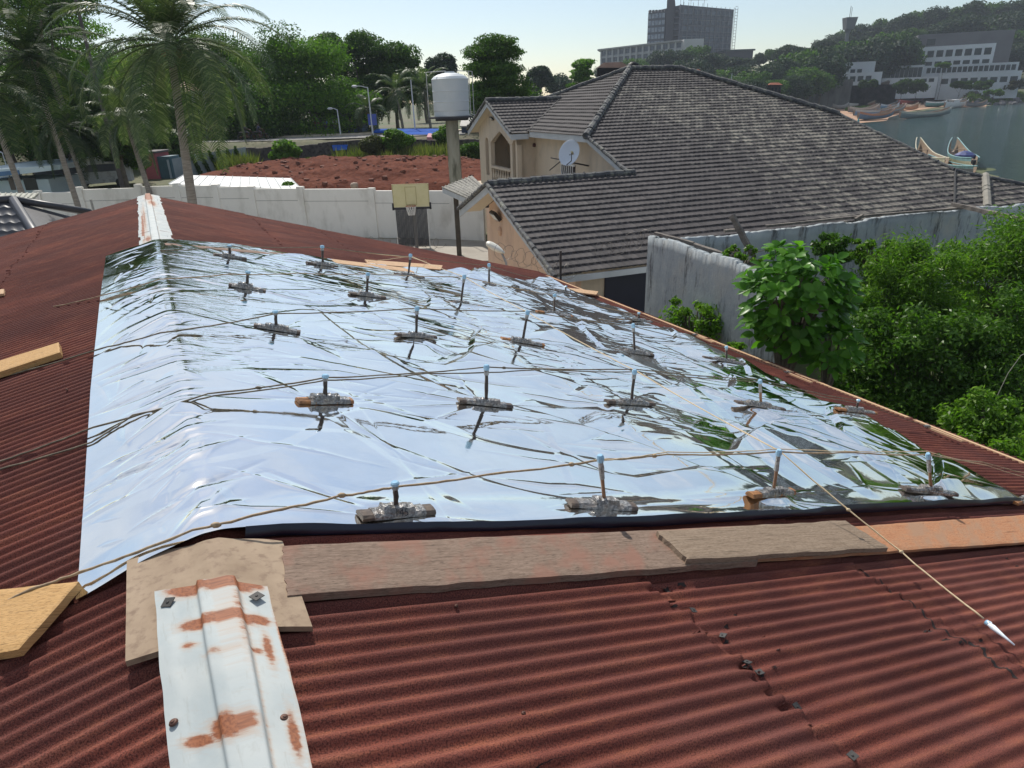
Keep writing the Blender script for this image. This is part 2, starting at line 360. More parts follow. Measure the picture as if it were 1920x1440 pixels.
# nails, screws and torn washers
STEEL_D = simple('dark_rusty_steel', (.07, .035, .025), (.13, .06, .04), 60, .6, metal=.4)
RUBBER = simple('black_rubber_washer', (.02, .02, .02), (.045, .04, .035), 40, .7)
def nail(x, y, parent=None, square=False, r=.013, tilt=.5, off=.02):
    u, v = roofuv(x, y, off); w0 = float(corr(np.array(u), np.array(v)))+.004
    if abs(u) < .22: w0 = .026+.050*float(smooth(1.35, 2.0, v+.3*u))
    n_ = NR if u >= 0 else NL; uu_ = UR if u >= 0 else UL
    c = RP(u, v, w0); m = MB()
    if square:
        t_ = n_+uu_*random.uniform(-tilt, tilt)+DV*random.uniform(-tilt, tilt); t_ /= np.linalg.norm(t_)
        a_ = np.cross(DV, t_); a_ /= np.linalg.norm(a_); an = random.uniform(0, 1.5); b_ = np.cross(t_, a_)
        a2 = a_*cos(an)+b_*sin(an); b2 = np.cross(t_, a2)
        m.obox(c+n_*.004, a2, b2, t_, r*1.15, r*1.15, .0015); m.lathe(c+t_*.005, [(r*.35, 0), (r*.3, .003), (.001, .004)], 10, (a2, b2, t_))
        return m.build('nail_washer', RUBBER, bld)
    m.lathe(c, [(r, 0), (r, .002), (r*.8, .006), (r*.45, .008), (r*.4, .010), (.0005, .0105)], 14, (uu_, DV, n_))
    return m.build('roofing_screw', STEEL_D, bld)
for p in ((333, 1366), (531, 1357)): nail(*p)
for p in ((316, 1131), (481, 1120)): nail(*p, square=True, r=.016, tilt=.2, off=.075)
for p in ((1600, 1414), (1498, 1316), (1405, 1232), (1428, 1250), (1303, 1136), (1358, 1183)): nail(*p, square=True)
for p in ((984, 1330), (857, 1131), (560, 870), (150, 905), (125, 730)): nail(*p, r=.008)
# torn holes: ragged dark openings with curled lips, following the sheet
def hole(x, y, lu, lv, seed):
    u0, v0 = roofuv(x, y, .015); r_ = random.Random(seed); n = 16; P = []
    for k in range(n):
        t = 2*pi*k/n; rr_ = r_.uniform(.55, 1.15); P.append((u0+lu*cos(t)*rr_+.3*lv*sin(t), v0+lv*sin(t)*rr_))
    V = [RP(u, v, float(corr(np.array(u), np.array(v)))+.0018) for u, v in P]; c = RP(u0, v0, float(corr(np.array(u0), np.array(v0)))+.0018)
    obj('rust_hole', V+[c], [(k, (k+1) % n, n) for k in range(n)], DARKHOLE, bld)
    m = MB()
    for k in range(r_.randint(2, 3)):
        i = r_.randrange(n); a, b_ = np.array(V[i]), np.array(V[(i+2) % n]); m.add([a, b_, (a+b_)/2+NR*r_.uniform(.006, .014)+(c-(a+b_)/2)*.4+UR*.004, (a+b_)/2-(c-(a+b_)/2)*.3], [(0, 1, 2), (0, 3, 1)])
    m.build('rust_flake', RUST, bld)
for i, h_ in enumerate(((1257, 1093, .035, .012), (1282, 1088, .022, .010), (1266, 1131, .018, .004), (1310, 1180, .03, .004), (1300, 1135, .014, .008), (1365, 1190, .02, .009), (1384, 1140, .01, .004), (1410, 1162, .009, .006), (1366, 1163, .012, .006),
                        (1407, 1237, .03, .012), (1430, 1253, .02, .008), (1455, 1243, .012, .005), (1462, 1212, .012, .004), (1745, 1170, .03, .010), (1775, 1190, .035, .010), (1805, 1196, .02, .007), (1845, 1188, .018, .005), (1912, 1050, .02, .006), (1893, 1037, .018, .004), (1435, 1183, .010, .004))):
    hole(h_[0], h_[1], h_[2]*1.35, h_[3]*1.5, seed=i+3)
# long crack down the second lap
def strip(pts, wd, name, mat, lift=.002, seed=1):
    r_ = random.Random(seed); uv_ = []
    for (x, y) in pts: uv_.append(roofuv(x, y, .018))
    L = []
    for (a, b_) in zip(uv_, uv_[1:]):
        for t in np.linspace(0, 1, 9)[:-1]: L.append((a[0]*(1-t)+b_[0]*t+r_.uniform(-.008, .008), a[1]*(1-t)+b_[1]*t))
    V = []; 
    for i, (u, v) in enumerate(L):
        k = wd*r_.uniform(.3, 1.5)*(1 if 0 < i < len(L)-1 else .1)
        for s_ in (-1, 1):
            uu_ = u+s_*k; V.append(RP(uu_, v, float(corr(np.array(uu_), np.array(v)))+lift))
    n = len(L); return obj(name, V, [(2*i, 2*i+1, 2*i+3, 2*i+2) for i in range(n-1)], mat, bld)
strip([(1612, 1060), (1650, 1072), (1690, 1108), (1728, 1133), (1760, 1165), (1790, 1182), (1822, 1198)], .007, 'crack', DARKHOLE)
strip([(1822, 1192), (1850, 1210), (1862, 1230), (1890, 1245), (1920, 1262)], .016, 'crack', DARKHOLE, seed=4)
strip([(1000, 1440), (1015, 1425), (1040, 1414), (1072, 1408)], .009, 'crack', DARKHOLE, seed=9)
# ---- old brown ridge board lying over the ridge, under the white cap
def bentboard():
    pts = {}
    Lf, Lb = (-.30, 2.58), (-.295, 2.02); Rf, Rb = (.25, 2.46), (.235, 1.92)
    n1, n2 = 44, 14; V = []
    for i in range(n1):
        s = i/(n1-1); a = -.30+.55*s
        for j in range(n2):
            t = j/(n2-1); vf = 2.60-.13*s+.012*sin(s*9); vb = 2.02-.10*s
            if s < .17: pass
            v = vf*(1-t)+vb*t
            k = .05; dz = (sqrt(a*a+k*k)-abs(a))*.5*(sin(AR)+sin(AL))
            p = RP(a, v, .047+.012*exp_(-(a/.05)**2)+.016*max(0, -a-.08)*5); p[2] -= dz*.8
            V.append(p)
    V = np.array(V); th = .022
    nn = len(V); V2 = np.vstack([V, V-Z*th]); Fc = [list(f) for f in grid_faces(n1, n2)]
    Fb = [[i+nn for i in f][::-1] for f in Fc]; S = []
    def side(ix): 
        for a, b_ in zip(ix, ix[1:]): S.append([a, b_, b_+nn, a+nn])
    side([i*n2 for i in range(n1)]); side([i*n2+n2-1 for i in range(n1)][::-1]); side(list(range(n2))[::-1]); side([(n1-1)*n2+j for j in range(n2)])
    o = obj('ridge_board', V2, Fc+Fb+S, W_FIBRE); 
    return tag(o, 'bent tan brown board folded over the ridge under the end of the white rusty cap', 'board')
def exp_(x): return math.exp(x)
bentboard()
# ---- loose boards
def plank(corners, w0, th, mat, label, name='plank', seed=0, cat='board', group=None, rag=.004, nseg=60):
    """corners: (u,v) at back-left, back-right, front-right, front-left; w0 underside height (per corner or one)"""
    c = [np.array(p, float) for p in corners]; ws = w0 if hasattr(w0, '__len__') else [w0]*4
    n2 = 14; V = []; UVs = []; L = np.linalg.norm(c[1]-c[0])
    for i in range(nseg):
        s = i/(nseg-1)
        for j in range(n2):
            t = j/(n2-1); q = (c[0]*(1-s)+c[1]*s)*(1-t)+(c[3]*(1-s)+c[2]*s)*t
            rg = rag*(float(vnoise(s*L*9, t*2, seed))-.5)*2
            if j in (0, n2-1): q = q+np.array([0, rg])*(1 if j == 0 else -1)
            if i in (0, nseg-1): q = q+np.array([rag*1.2*(float(vnoise(t*12, 3, seed+5))-.5)*2, 0])
            wb = (ws[0]*(1-s)+ws[1]*s)*(1-t)+(ws[3]*(1-s)+ws[2]*s)*t
            bev = .004 if (j in (0, n2-1) or i in (0, nseg-1)) else 0
            V.append(RP(q[0], q[1], wb+th-bev+.0015*float(vnoise(s*L*5, t*4, seed+2)))); UVs.append((s*L, t*.3+seed*.37))
    nn = len(V); N_ = NR if c[0][0]+c[1][0] > 0 else NL
    V = np.array(V); V2 = np.vstack([V, V-N_*th*.93]); Fc = [list(f)[::-1] for f in grid_faces(nseg, n2)]; Fb = [[i+nn for i in f][::-1] for f in Fc]; S = []
    def side(ix):
        for a, b_ in zip(ix, ix[1:]): S.append([a, b_, b_+nn, a+nn])
    side([i*n2 for i in range(nseg)][::-1]); side([i*n2+n2-1 for i in range(nseg)]); side(list(range(n2))); side([(nseg-1)*n2+j for j in range(n2)][::-1])
    UV2 = np.array(UVs+[(a, b_+.03) for a, b_ in UVs])
    o = obj(name, V2, Fc+Fb+S, mat, uv=UV2); return tag(o, label, cat, group)
def uvs(pts, off): return [roofuv(x, y, off) for x, y in pts]
GP = 'loose boards lying on the roof'
plank(uvs([(530, 1022), (1395, 985), (1420, 1050), (537, 1116)], .055), .018, .036, W_OLD, 'long weathered brown board along the near edge of the silver sheet, starting beside the ridge', seed=1, group=GP, rag=.006)
plank(uvs([(1340, 1003), (1990, 960), (2010, 1010), (1385, 1050)], .04), .018, .02, W_ORANGE, 'orange brown board leaving the picture on the right, half under the short grey board', seed=2, group=GP)
plank(uvs([(1230, 992), (1585, 974), (1668, 1020), (1292, 1047)], .09), [.056, .056, .040, .056], .03, W_GREY, 'short grey brown board lying on top of two longer boards in the foreground', seed=3, group=GP, rag=.007)
plank(uvs([(-60, 1108), (148, 1090), (38, 1222), (-120, 1240)], .06), [.02, .03, .04, .02], .034, W_OCHRE, 'wide ochre yellow board at the left edge, just below the corner of the silver sheet', seed=4, group=GP, rag=.003)
plank(uvs([(-80, 700), (110, 641), (112, 660), (-80, 722)], .07), .02, .05, W_OCHRE, 'narrow ochre yellow beam on the left slope halfway up, pointing at the sheet', name='timber', seed=5, group=GP, rag=.003)
plank(uvs([(-30, 548), (9, 544), (8, 553), (-30, 558)], .03), .02, .03, W_PALE, 'small pale board end poking in at the left edge, highest on the left slope', seed=6, group=GP, nseg=10)
plank(uvs([(236, 1210), (262, 1172), (262, 1208), (246, 1216)], .03), .022, .015, W_PALE, 'small pale wood wedge sticking out from under the left side of the ridge board', name='wedge', seed=7, group=GP, nseg=8, rag=.001)
plank(uvs([(565, 478), (1122, 546), (1118, 552), (575, 486)], .06), .03, .03, W_PALE, 'long thin pale batten along the far edge of the silver sheet', name='batten', seed=8, group=GP)
plank(uvs([(684, 486), (830, 497), (826, 505), (690, 494)], .06), .04, .02, W_PALE, 'short pale stick with string around it beyond the far pale batten', name='stick', seed=9, group=GP, nseg=20)
plank(uvs([(308, 457), (560, 478), (560, 483), (310, 461)], .04), .025, .03, W_OLD, 'thin dark batten at the far end of the sheet, starting beside the far ridge cap', name='batten', seed=10, group=GP)
# ================================================================ masts on the sheet (data first: the sheet wrinkles around them)
MASTS = [ # row, base px, tip px, block left/right px, text, label
 (1, (740, 972), (740, 903), 668, 813, '145', 'taped wooden block with a short dark stick, marked 145 in black pen, nearest row'),
 (1, (1128, 958), (1125, 853), 1066, 1183, '', 'taped block whose stick is brown below and grey above, second in the nearest row'),
 (1, (1443, 940), (1461, 843), 1393, 1487, '320', 'taped block marked 320 with yellow brown end, right behind the short grey board'),
 (1, (1738, 935), (1740, 850), 1697, 1775, '14', 'taped rounded block with thin upright stick, fourth from the ridge in the nearest row'),
 (1, (1925, 934), (1935, 858), 1888, 1962, '', 'orange ended block cut off by the right edge of the picture, nearest row'),
 (2, (608, 756), (610, 702), 556, 659, '', 'taped block with orange ends and short grey stick, nearest the ridge in the second row'),
 (2, (908, 768), (912, 684), 862, 950, '', 'taped block with tall black stick, second from the ridge in the second row'),
 (2, (1178, 772), (1190, 693), 1135, 1217, '', 'taped block with tall black leaning stick, middle of the second row'),
 (2, (1418, 782), (1425, 712), 1385, 1449, '', 'taped block with rust brown stick, fourth from the ridge in the second row'),
 (2, (1597, 790), (1610, 749), 1569, 1625, '', 'orange ended block with short leaning stick at the sheet edge, second row'),
 (3, (517, 621), (516, 582), 478, 558, '', 'dark block with short stick, nearest the ridge in the third row'),
 (3, (778, 638), (782, 575), 743, 812, '', 'dark block with black stick, second from the ridge in the third row'),
 (3, (975, 658), (990, 582), 945, 1005, '', 'block with orange left end and long leaning black stick, middle of the third row'),
 (3, (1187, 668), (1187, 607), 1162, 1213, '', 'grey taped block with grey stick, fourth from the ridge in the third row'),
 (3, (1358, 687), (1362, 649), 1331, 1385, '', 'pale lumpy taped block with short stick at the sheet edge, third row'),
 (4, (462, 543), (465, 508), 431, 494, '', 'dark block with small stick, nearest the ridge in the fourth row'),
 (4, (686, 560), (690, 511), 658, 715, '', 'dark block with black stick, second from the ridge in the fourth row'),
 (4, (862, 578), (871, 515), 838, 890, '', 'orange ended block with long black stick leaning right, middle of the fourth row'),
 (4, (1036, 597), (1040, 551), 1013, 1060, '', 'orange ended block with dark stick, fourth from the ridge in the fourth row'),
 (4, (1193, 614), (1198, 586), 1178, 1212, '', 'small grey block with short stick just past the sheet edge, fourth row'),
 (5, (430, 485), (430, 459), 402, 458, '', 'dark block with short pale tipped stick, nearest the far ridge cap in the farthest row'),
 (5, (604, 502), (604, 460), 578, 627, '', 'dark block with dark stick beside the long pale batten, second in the farthest row'),
 (5, (765, 519), (770, 476), 745, 787, '', 'brown block whose stick tip is knotted with white string, middle of the farthest row'),
 (5, (915, 542), (917, 494), 898, 935, '', 'dark block with dark stick, fourth in the farthest row'),
 (5, (1058, 556), (1061, 536), 1045, 1072, '', 'tiny block with stub of stick at the far right corner of the sheet'),
]
FO = .042
MB_ = []
for m in MASTS:
    u, v = roofuv(*m[1], FO); MB_.append((u, v))
# ================================================================ silver sheet
ul = lambda v: np.interp(v, [2.5, 3.29, 4.93, 7.8, 10.2], [-.495, -.516, -.566, -.611, -.635])
ur = lambda v: np.interp(v, [2.6, 3.71, 4.86, 7.8, 10.1, 13], [7.15, 7.5, 7.76, 8.33, 8.29, 8.17])
vn = lambda u: np.interp(u, [-.5, 0, .28, 1.2, 2.37, 4, 7.2], [2.55, 2.56, 2.585, 2.55, 2.52, 2.56, 2.62])
vf = lambda u: np.interp(u, [-.64, -.2, .3, .98, 2.35, 8.2], [10.2, 10.1, 10.45, 10.85, 11.0, 12.95])
NS, NT_ = 820, 760
s = np.linspace(0, 1, NS)**1.25; t = np.linspace(0, 1, NT_)**1.5
S_, T_ = np.meshgrid(s, t, indexing='ij')
U0 = -.5+S_*7.8
Vg = vn(U0)*(1-T_)+vf(-.64+S_*8.8)*T_
Ug = ul(Vg)*(1-S_)+ur(Vg)*S_
PLEAT = 1.4
def wrinkles(Ug, Vg):
    h = np.zeros_like(Ug)
    h += .010*fbm(Ug*.7+3, Vg*.9, 2, 31)+.0016*fbm(Ug*1.5+.4*Vg, Vg*4.2, 2, 37)*smooth(0, 1.5, Ug)
    rs = np.random.default_rng(21)
    def crease(cu, cv, ang, L, wd, A, sharp=.5, curve=0., warp=.02):
        R_ = L/2+wd*5
        mk = (np.abs(Ug-cu) < R_) & (np.abs(Vg-cv) < R_)
        if not mk.any(): return
        x = Ug[mk]-cu; y = Vg[mk]-cv; ca, sa = cos(ang), sin(ang)
        al = x*ca+y*sa; d = -x*sa+y*ca+curve*al*al+warp*(vnoise(al*6+cu*9, al*0+cv*7, 5)-.5)
        tp = np.clip(1-(2*al/L)**2, 0, 1)**1.0
        ww = wd*(.35+.65*tp)
        prof = sharp*np.exp(-np.abs(d)/ww*1.3)+(1-sharp)*np.exp(-(d/ww)**2)
        h[mk] += A*tp*prof*(ww/wd)
    # long draped creases on the left slope, running down to the lower left
    for k in range(44):
        crease(rs.uniform(-.5, .0), rs.uniform(2.7, 10), rs.uniform(-1.5, -.9)+pi*.9 if rs.random() < .3 else rs.uniform(-.15, 1.0), rs.uniform(.2, .75), rs.uniform(.014, .036), rs.choice([-1, 1])*rs.uniform(.005, .012), .75, rs.uniform(-.3, .3))
    for k in range(16): crease(rs.uniform(-.3, .1), rs.uniform(2.7, 4), rs.uniform(.3, 1.0), rs.uniform(.3, .8), rs.uniform(.015, .03), rs.choice([-1, 1])*rs.uniform(.004, .008), .6)
    for k in range(90): crease(rs.uniform(-.5, .1), rs.uniform(2.65, 10), rs.uniform(0, pi), rs.uniform(.08, .35), rs.uniform(.006, .016), rs.choice([-1, 1])*rs.uniform(.002, .005), .95, rs.uniform(-.5, .5))
    # crumpled zone just right of the ridge, far half
    for k in range(520):
        v_ = rs.uniform(4.6, 10.4); crease(rs.uniform(.02, .9)*(.55+.45*rs.random()), v_, rs.normal(0, .35), rs.uniform(.08, .42), rs.uniform(.007, .016), rs.choice([-1, 1])*rs.uniform(.0008, .0026), .4, warp=.03)
    # radiating from every block
    for (u, v) in MB_:
        for k in range(7):
            a = rs.uniform(0, 2*pi); L = rs.uniform(.3, 1.1); a = a if k > 3 else rs.choice([0, pi])+rs.normal(0, .35)
            crease(u+cos(a)*(L/2+.06), v+sin(a)*(L/2+.03), a, L, rs.uniform(.012, .035), rs.choice([-1, 1])*rs.uniform(.002, .007), .5, rs.uniform(-.2, .2))
    # general wrinkles, mostly across the sheet (down the slope), denser away from the ridge
    for k in range(1100):
        u = rs.uniform(.3, 8.2); v = 2.75+10*rs.random()**.8
        dens = .35+.65*float(smooth(1.5, 4, u))+ .4*float(smooth(6, 9, v))
        if rs.random() > dens: continue
        wd = rs.uniform(.008, .03)*(1+.05*v)
        crease(u, v, rs.normal(-.12, .32), rs.uniform(.15, 1.1)*(1+.05*v), wd*.8, rs.choice([-1, 1])*wd*rs.uniform(.10, .24), rs.uniform(.6, .95), rs.uniform(-.2, .2), .03)
    # long diagonal tension folds
    for (u0, v0, u1, v1, A) in ((3.9, 6.4, 6.6, 3.2, .010), (2.2, 8.4, 4.6, 5.6, .008), (4.6, 8.9, 7.7, 5.4, .010), (5.8, 9.2, 8.0, 7.2, .009), (3.9, 11.2, 6.4, 8.6, .009), (1.2, 6.2, 2.2, 4.4, .006), (4.2, 4.6, 5.9, 2.9, .009), (5.8, 7, 7.4, 4.9, .009), (6.2, 4.6, 7.0, 2.8, .012), (2.4, 10.4, 3.8, 8.7, .008),
                              (.8, 6.0, 1.25, 5.0, .008), (0.02, 10.0, .6, 9.3, .008), (.3, 10.3, 1.3, 9.5, .009)):
        L = sqrt((u1-u0)**2+(v1-v0)**2); crease((u0+u1)/2, (v0+v1)/2, atan2(v1-v0, u1-u0), L*1.1, .05, A, .6, .01, .12); crease((u0+u1)/2+.1, (v0+v1)/2+.05, atan2(v1-v0, u1-u0), L*.9, .03, -A*.5, .5, -.01, .1)
    # planar facets with straight sharp folds, gently tipped up towards the far side and ending in short steep falls
    def lin(x, y, sd):   # bilinear value noise: straight pieces with kinks
        xi = np.floor(x).astype(np.int64); yi = np.floor(y).astype(np.int64); xf = x-xi; yf = y-yi
        q = lambda a, b_: vnoise(a+.0, b_+.0, sd)
        return (q(xi, yi)*(1-xf)+q(xi+1, yi)*xf)*(1-yf)+(q(xi, yi+1)*(1-xf)+q(xi+1, yi+1)*xf)*yf
    right = smooth(.5, 4.2, Ug+.14*(Vg-3))+.75*smooth(3, 6.5, Ug); rw_ = np.random.default_rng(5)
    for i, (lam, ang, sl_, fall) in enumerate(((.95, 3, .052, .07), (.62, -14, .034, .08), (1.3, -32, .032, .06), (1.15, 33, .030, .06), (.9, 68, .010, .2))):
        an = radians(ang); ph = (Vg*cos(an)-Ug*sin(an))/(lam*(1+.035*Vg))+1.5*lin(Ug*.9/lam**.5+i*5, Vg*.5/lam**.5, 60+i)+i*.37
        fl_ = np.floor(ph); fr_ = ph-fl_; saw = np.where(fr_ < 1-fall, fr_/(1-fall), (1-fr_)/fall)
        am = np.clip(lin(Ug*1.1/lam**.5+fl_*3.1, Vg*.3+fl_*5.7, 80+i)*2.4-.7, 0, 1)
        h += PLEAT*sl_*lam*saw*am*(.10+.9*right)*smooth(0, .2, Vg-2.58)
    h += -.0016*smooth(1.035, 1.055, Ug)-.0015*smooth(3.92, 3.94, Ug+.03*Vg)
    # sheet is pulled flat under the blocks
    for (u, v) in MB_:
        g = np.exp(-(((Ug-u)/.19)**2+((Vg-v)/.075)**2)**2); i_ = np.argmin((Ug-u)**2+(Vg-v)**2); h = h*(1-g)+g*h.ravel()[i_]
    return h
hW = wrinkles(Ug, Vg)
edge = np.minimum(smooth(-.1, .3, Ug-ul(Vg)), smooth(0, .25, ur(Vg)-Ug))
w_ = .016+.026*edge+hW*(.25+.75*edge)*.94
w_ = w_+.030*smooth(.35, .0, Vg-vn(U0))*smooth(.1, .5, Ug)+.02*smooth(.3, 0, Vg-vn(U0))*(1-smooth(.1, .5, Ug))*smooth(-.5, -.2, Ug)
# scalloped near edge where the sheet rests between the boards
w_ = w_+.020*smooth(.25, 0, Vg-vn(U0))*(fbm(Ug*1.6, 0*Ug, 2, 77))
foil_w = w_
Pf = RP(Ug, Vg, w_); k = .035; Pf[..., 2] -= (np.sqrt(Ug*Ug+k*k)-np.abs(Ug))*.5*(sin(AR)+sin(AL))
m, nt, bs = newmat('silver_film')
bs.inputs['Metallic'].default_value = 1; bs.inputs['Roughness'].default_value = .045
t1 = nt.nodes.new('ShaderNodeTexCoord'); n = nnoise(nt, 3.5, 5, .6, vec=t1.outputs['UV'])
lk(nt, nramp(nt, n, [(.35, (.95, .94, .90)), (.7, (.89, .885, .85))]), bs.inputs['Base Color'])
lk(nt, nramp(nt, nnoise(nt, 2.2, 5, .65, vec=t1.outputs['UV']), [(.45, .03), (.75, .12)]), bs.inputs['Roughness'])
nbump(nt, bs, nnoise(nt, 14, 3, .5, vec=t1.outputs['UV']), .05, .01)
FOILM = m
foil = thing('reflective_sheet', RP(3.5, 6, 0), 'large wrinkled silver mirror film spread over the ridge and right slope of the rusty roof', 'sheet')
obj('film', Pf.reshape(-1, 3), grid_faces(NS, NT_)[:, ::-1].copy(), FOILM, foil, smooth=True, uv=np.stack([Ug, Vg], -1).reshape(-1, 2))
# strip hung from the near edge; its navy black paints the shaded gap
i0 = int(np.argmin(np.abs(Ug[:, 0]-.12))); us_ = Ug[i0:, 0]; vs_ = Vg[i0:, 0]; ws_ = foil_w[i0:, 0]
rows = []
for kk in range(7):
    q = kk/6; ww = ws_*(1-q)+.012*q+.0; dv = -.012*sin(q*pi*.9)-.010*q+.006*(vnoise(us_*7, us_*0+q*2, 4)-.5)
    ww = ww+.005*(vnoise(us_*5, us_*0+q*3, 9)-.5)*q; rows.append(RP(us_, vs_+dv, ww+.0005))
Pk = np.stack(rows, 1); obj('gap_shade_strip', Pk.reshape(-1, 3), grid_faces(len(us_), 7), GAPSHADE, foil, smooth=True)
m = MB(); 
for u0_, u1_ in ((.15, 2.4), (2.42, 4.6), (4.62, 7.0)): m.hexa([RP(u0_, 2.60, .012), RP(u1_, 2.60, .012), RP(u1_, 2.66, .012), RP(u0_, 2.66, .012), RP(u0_, 2.60, .046), RP(u1_, 2.60, .046), RP(u1_, 2.66, .046), RP(u0_, 2.66, .046)])
m.build('batten', W_OLD, foil)
# ================================================================ the masts
def tapemat():
    m, nt, bs = newmat('clear_tape_over_wood')
    n = nnoise(nt, 55, 5, .7); n2 = nnoise(nt, 14, 4, .6)
    col = nramp(nt, n, [(.3, (.07, .065, .06)), (.5, (.17, .16, .15)), (.7, (.5, .5, .48))]); col = nmix(nt, nramp(nt, n2, [(.5, 0), (.65, .5)]), col, (.3, .22, .15))
    lk(nt, col, bs.inputs['Base Color']); bs.inputs['Roughness'].default_value = .22; bs.inputs['Coat Weight'].default_value = .6; nbump(nt, bs, n, .8, .006); return m
TAPE = tapemat()
TAPEB = simple('bluish_clear_cap', (.22, .42, .58), (.36, .56, .7), 30, .2, bump=.4, bdist=.004)
STICKD = simple('dark_stick', (.035, .028, .025), (.07, .05, .04), 40, .6, bump=.4, bdist=.003)
STICKB = simple('brown_stick', (.2, .1, .05), (.3, .16, .08), 40, .6, bump=.4, bdist=.003)
STICKG = simple('taped_stick', (.16, .15, .14), (.4, .4, .38), 50, .3, bump=.6, bdist=.004)
BLOCKD = simple('dark_block_wood', (.06, .045, .04), (.12, .085, .06), 25, .6, bump=.4, bdist=.004)
BLOCKO = simple('orange_block_wood', (.36, .16, .05), (.2, .09, .04), 25, .7, bump=.4, bdist=.004)
INK = simple('pen_ink', (.01, .01, .015), None, 5, .5)
def text_obj(s_, size, origin, ax, ay, parent, mat, name='writing', thick=0.0):
    cu = bpy.data.curves.new('t', 'FONT'); cu.body = s_; cu.size = size; cu.align_x = 'CENTER'; cu.align_y = 'CENTER'; cu.extrude = thick; cu.offset = size*.0
    to = bpy.data.objects.new('t', cu); COL.objects.link(to); dg = bpy.context.evaluated_depsgraph_get(); dg.update()
    me = to.evaluated_get(dg).to_mesh(); V = np.array([v.co[:] for v in me.vertices]); Fc = [tuple(p.vertices) for p in me.polygons]
    bpy.data.objects.remove(to); az = np.cross(ax, ay)
    W = np.asarray(origin)+V[:, :1]*np.asarray(ax)+V[:, 1:2]*np.asarray(ay)+V[:, 2:3]*az
    return obj(name, W, Fc, mat, parent)
def surf(u, v):
    i = np.argmin((Ug[::4, ::4]-u)**2+(Vg[::4, ::4]-v)**2); return foil_w[::4, ::4].ravel()[i] if (u < float(ur(v)) and v < float(vf(u))) else .012
for mi, (row, bp, tp_, xl, xr, txt, lab) in enumerate(MASTS):
    u, v = roofuv(*bp, FO); ul_, _ = roofuv(xl, bp[1], FO); ur_, _ = roofuv(xr, bp[1], FO); L = (ur_-ul_); uc = (ul_+ur_)/2
    w0 = float(surf(u, v))+.004; base = RP(uc, v, w0)
    # stick tip: where the tip's sight line meets the plane across the slope
    tip = atPlane(tp_[0], tp_[1], RP(u, v, 0), DV); bt = RP(u, v, w0+.03)
    r_ = random.Random(mi*7+1); root = thing('stick_on_block', base, lab, 'sensor stand', 'sticks on taped blocks standing in rows on the silver sheet')
    hb = .030+.008*r_.random(); wd = .040+.01*r_.random(); yw = r_.uniform(-.2, .2)
    A_ = UR*cos(yw)+DV*sin(yw); B_ = DV*cos(yw)-UR*sin(yw); c0 = RP(uc, v, w0)
    # block: bevelled bar, slightly rounded top
    def bar(x0, x1, wdk, hk, zb=0., nx=10, jit=.002, seed=0):
        V = []; ring = [(-1, 0), (-1, .55), (-.72, .95), (0, 1.06), (.72, .95), (1, .55), (1, 0)]
        for i in range(nx):
            x = x0+(x1-x0)*i/(nx-1)
            for (a, h_) in ring: V.append(c0+A_*x+B_*(a*wdk+jit*(float(vnoise(x*60, a*5, seed))-.5)*2)+NR*(zb+h_*hk+jit*(float(vnoise(x*70, a*9+7, seed))-.5)*2*(h_ > 0)))
        n_ = len(ring); Fc = [(i*n_+j, i*n_+j+1, (i+1)*n_+j+1, (i+1)*n_+j) for i in range(nx-1) for j in range(n_-1)]
        Fc += [tuple(range(n_))[::-1], tuple((nx-1)*n_+j for j in range(n_))]+[(i*n_, (i+1)*n_, (i+1)*n_+n_-1, i*n_+n_-1) for i in range(nx-1)]
        return V, Fc
    orange = ('orange' in lab) or ('yellow' in lab)
    b = MB(); b.add(*bar(-L/2, L/2, wd*.85, hb*.75, seed=mi)); b.build('block', BLOCKO if orange else BLOCKD, root)
    b = MB(); sp = L*r_.uniform(.66, .84) if not orange else L*.74; off = L*.06 if orange else 0
    V, Fc = bar(-sp/2+off, sp/2+off, wd*.92, hb*.86, .001, 16, .004, mi+40); b.add(V, Fc)
    V, Fc = bar(u-uc-L*r_.uniform(.15, .26), u-uc+L*r_.uniform(.15, .26), wd*.8, hb*r_.uniform(1.3, 1.7), .001, 14, .007, mi+60); b.add(V, Fc); b.build('tape_wrap', TAPE, root, smooth=False)
    dv_ = tip-bt; Ls = np.linalg.norm(dv_); d_ = dv_/Ls; rs_ = (.0105+.0016*row)
    pth = [bt+dv_*q+UR*.004*(r_.random()-.5) for q in np.linspace(-.05, .93, 7)]
    brown = 'brown' in lab or 'nearest row' in lab and mi in (1, 2, 3)
    b = MB(); b.tube(pth, [rs_*r_.uniform(.85, 1.1) for _ in pth], 8); b.build('stick', STICKB if (brown and row <= 2) else STICKD, root, smooth=True)
    q0 = .5 if (brown and row <= 2) else .72
    b = MB(); b.tube([bt+dv_*q for q in np.linspace(q0, .95, 5)], [rs_*r_.uniform(1.15, 1.45) for _ in range(5)], 8); b.build('tape_sleeve', STICKG, root)
    b = MB(); b.tube([bt+dv_*q for q in (.86, .9, .96, 1.0)], [rs_*1.5, rs_*1.75, rs_*1.7, rs_*1.2], 9); b.build('clear_cap', TAPEB, root)
    if txt:
        fr = RP(u, v, w0)+NR*(hb*.95)-B_*(wd*.80*1.06)
        nn = -B_*.88+NR*.47; ay = NR*.88+B_*.47
        text_obj(txt, .05, RP(u+ (0 if mi == 0 else .015), v, w0+hb*1.10)-B_*(wd*.80+.014), A_, ay, root, INK)
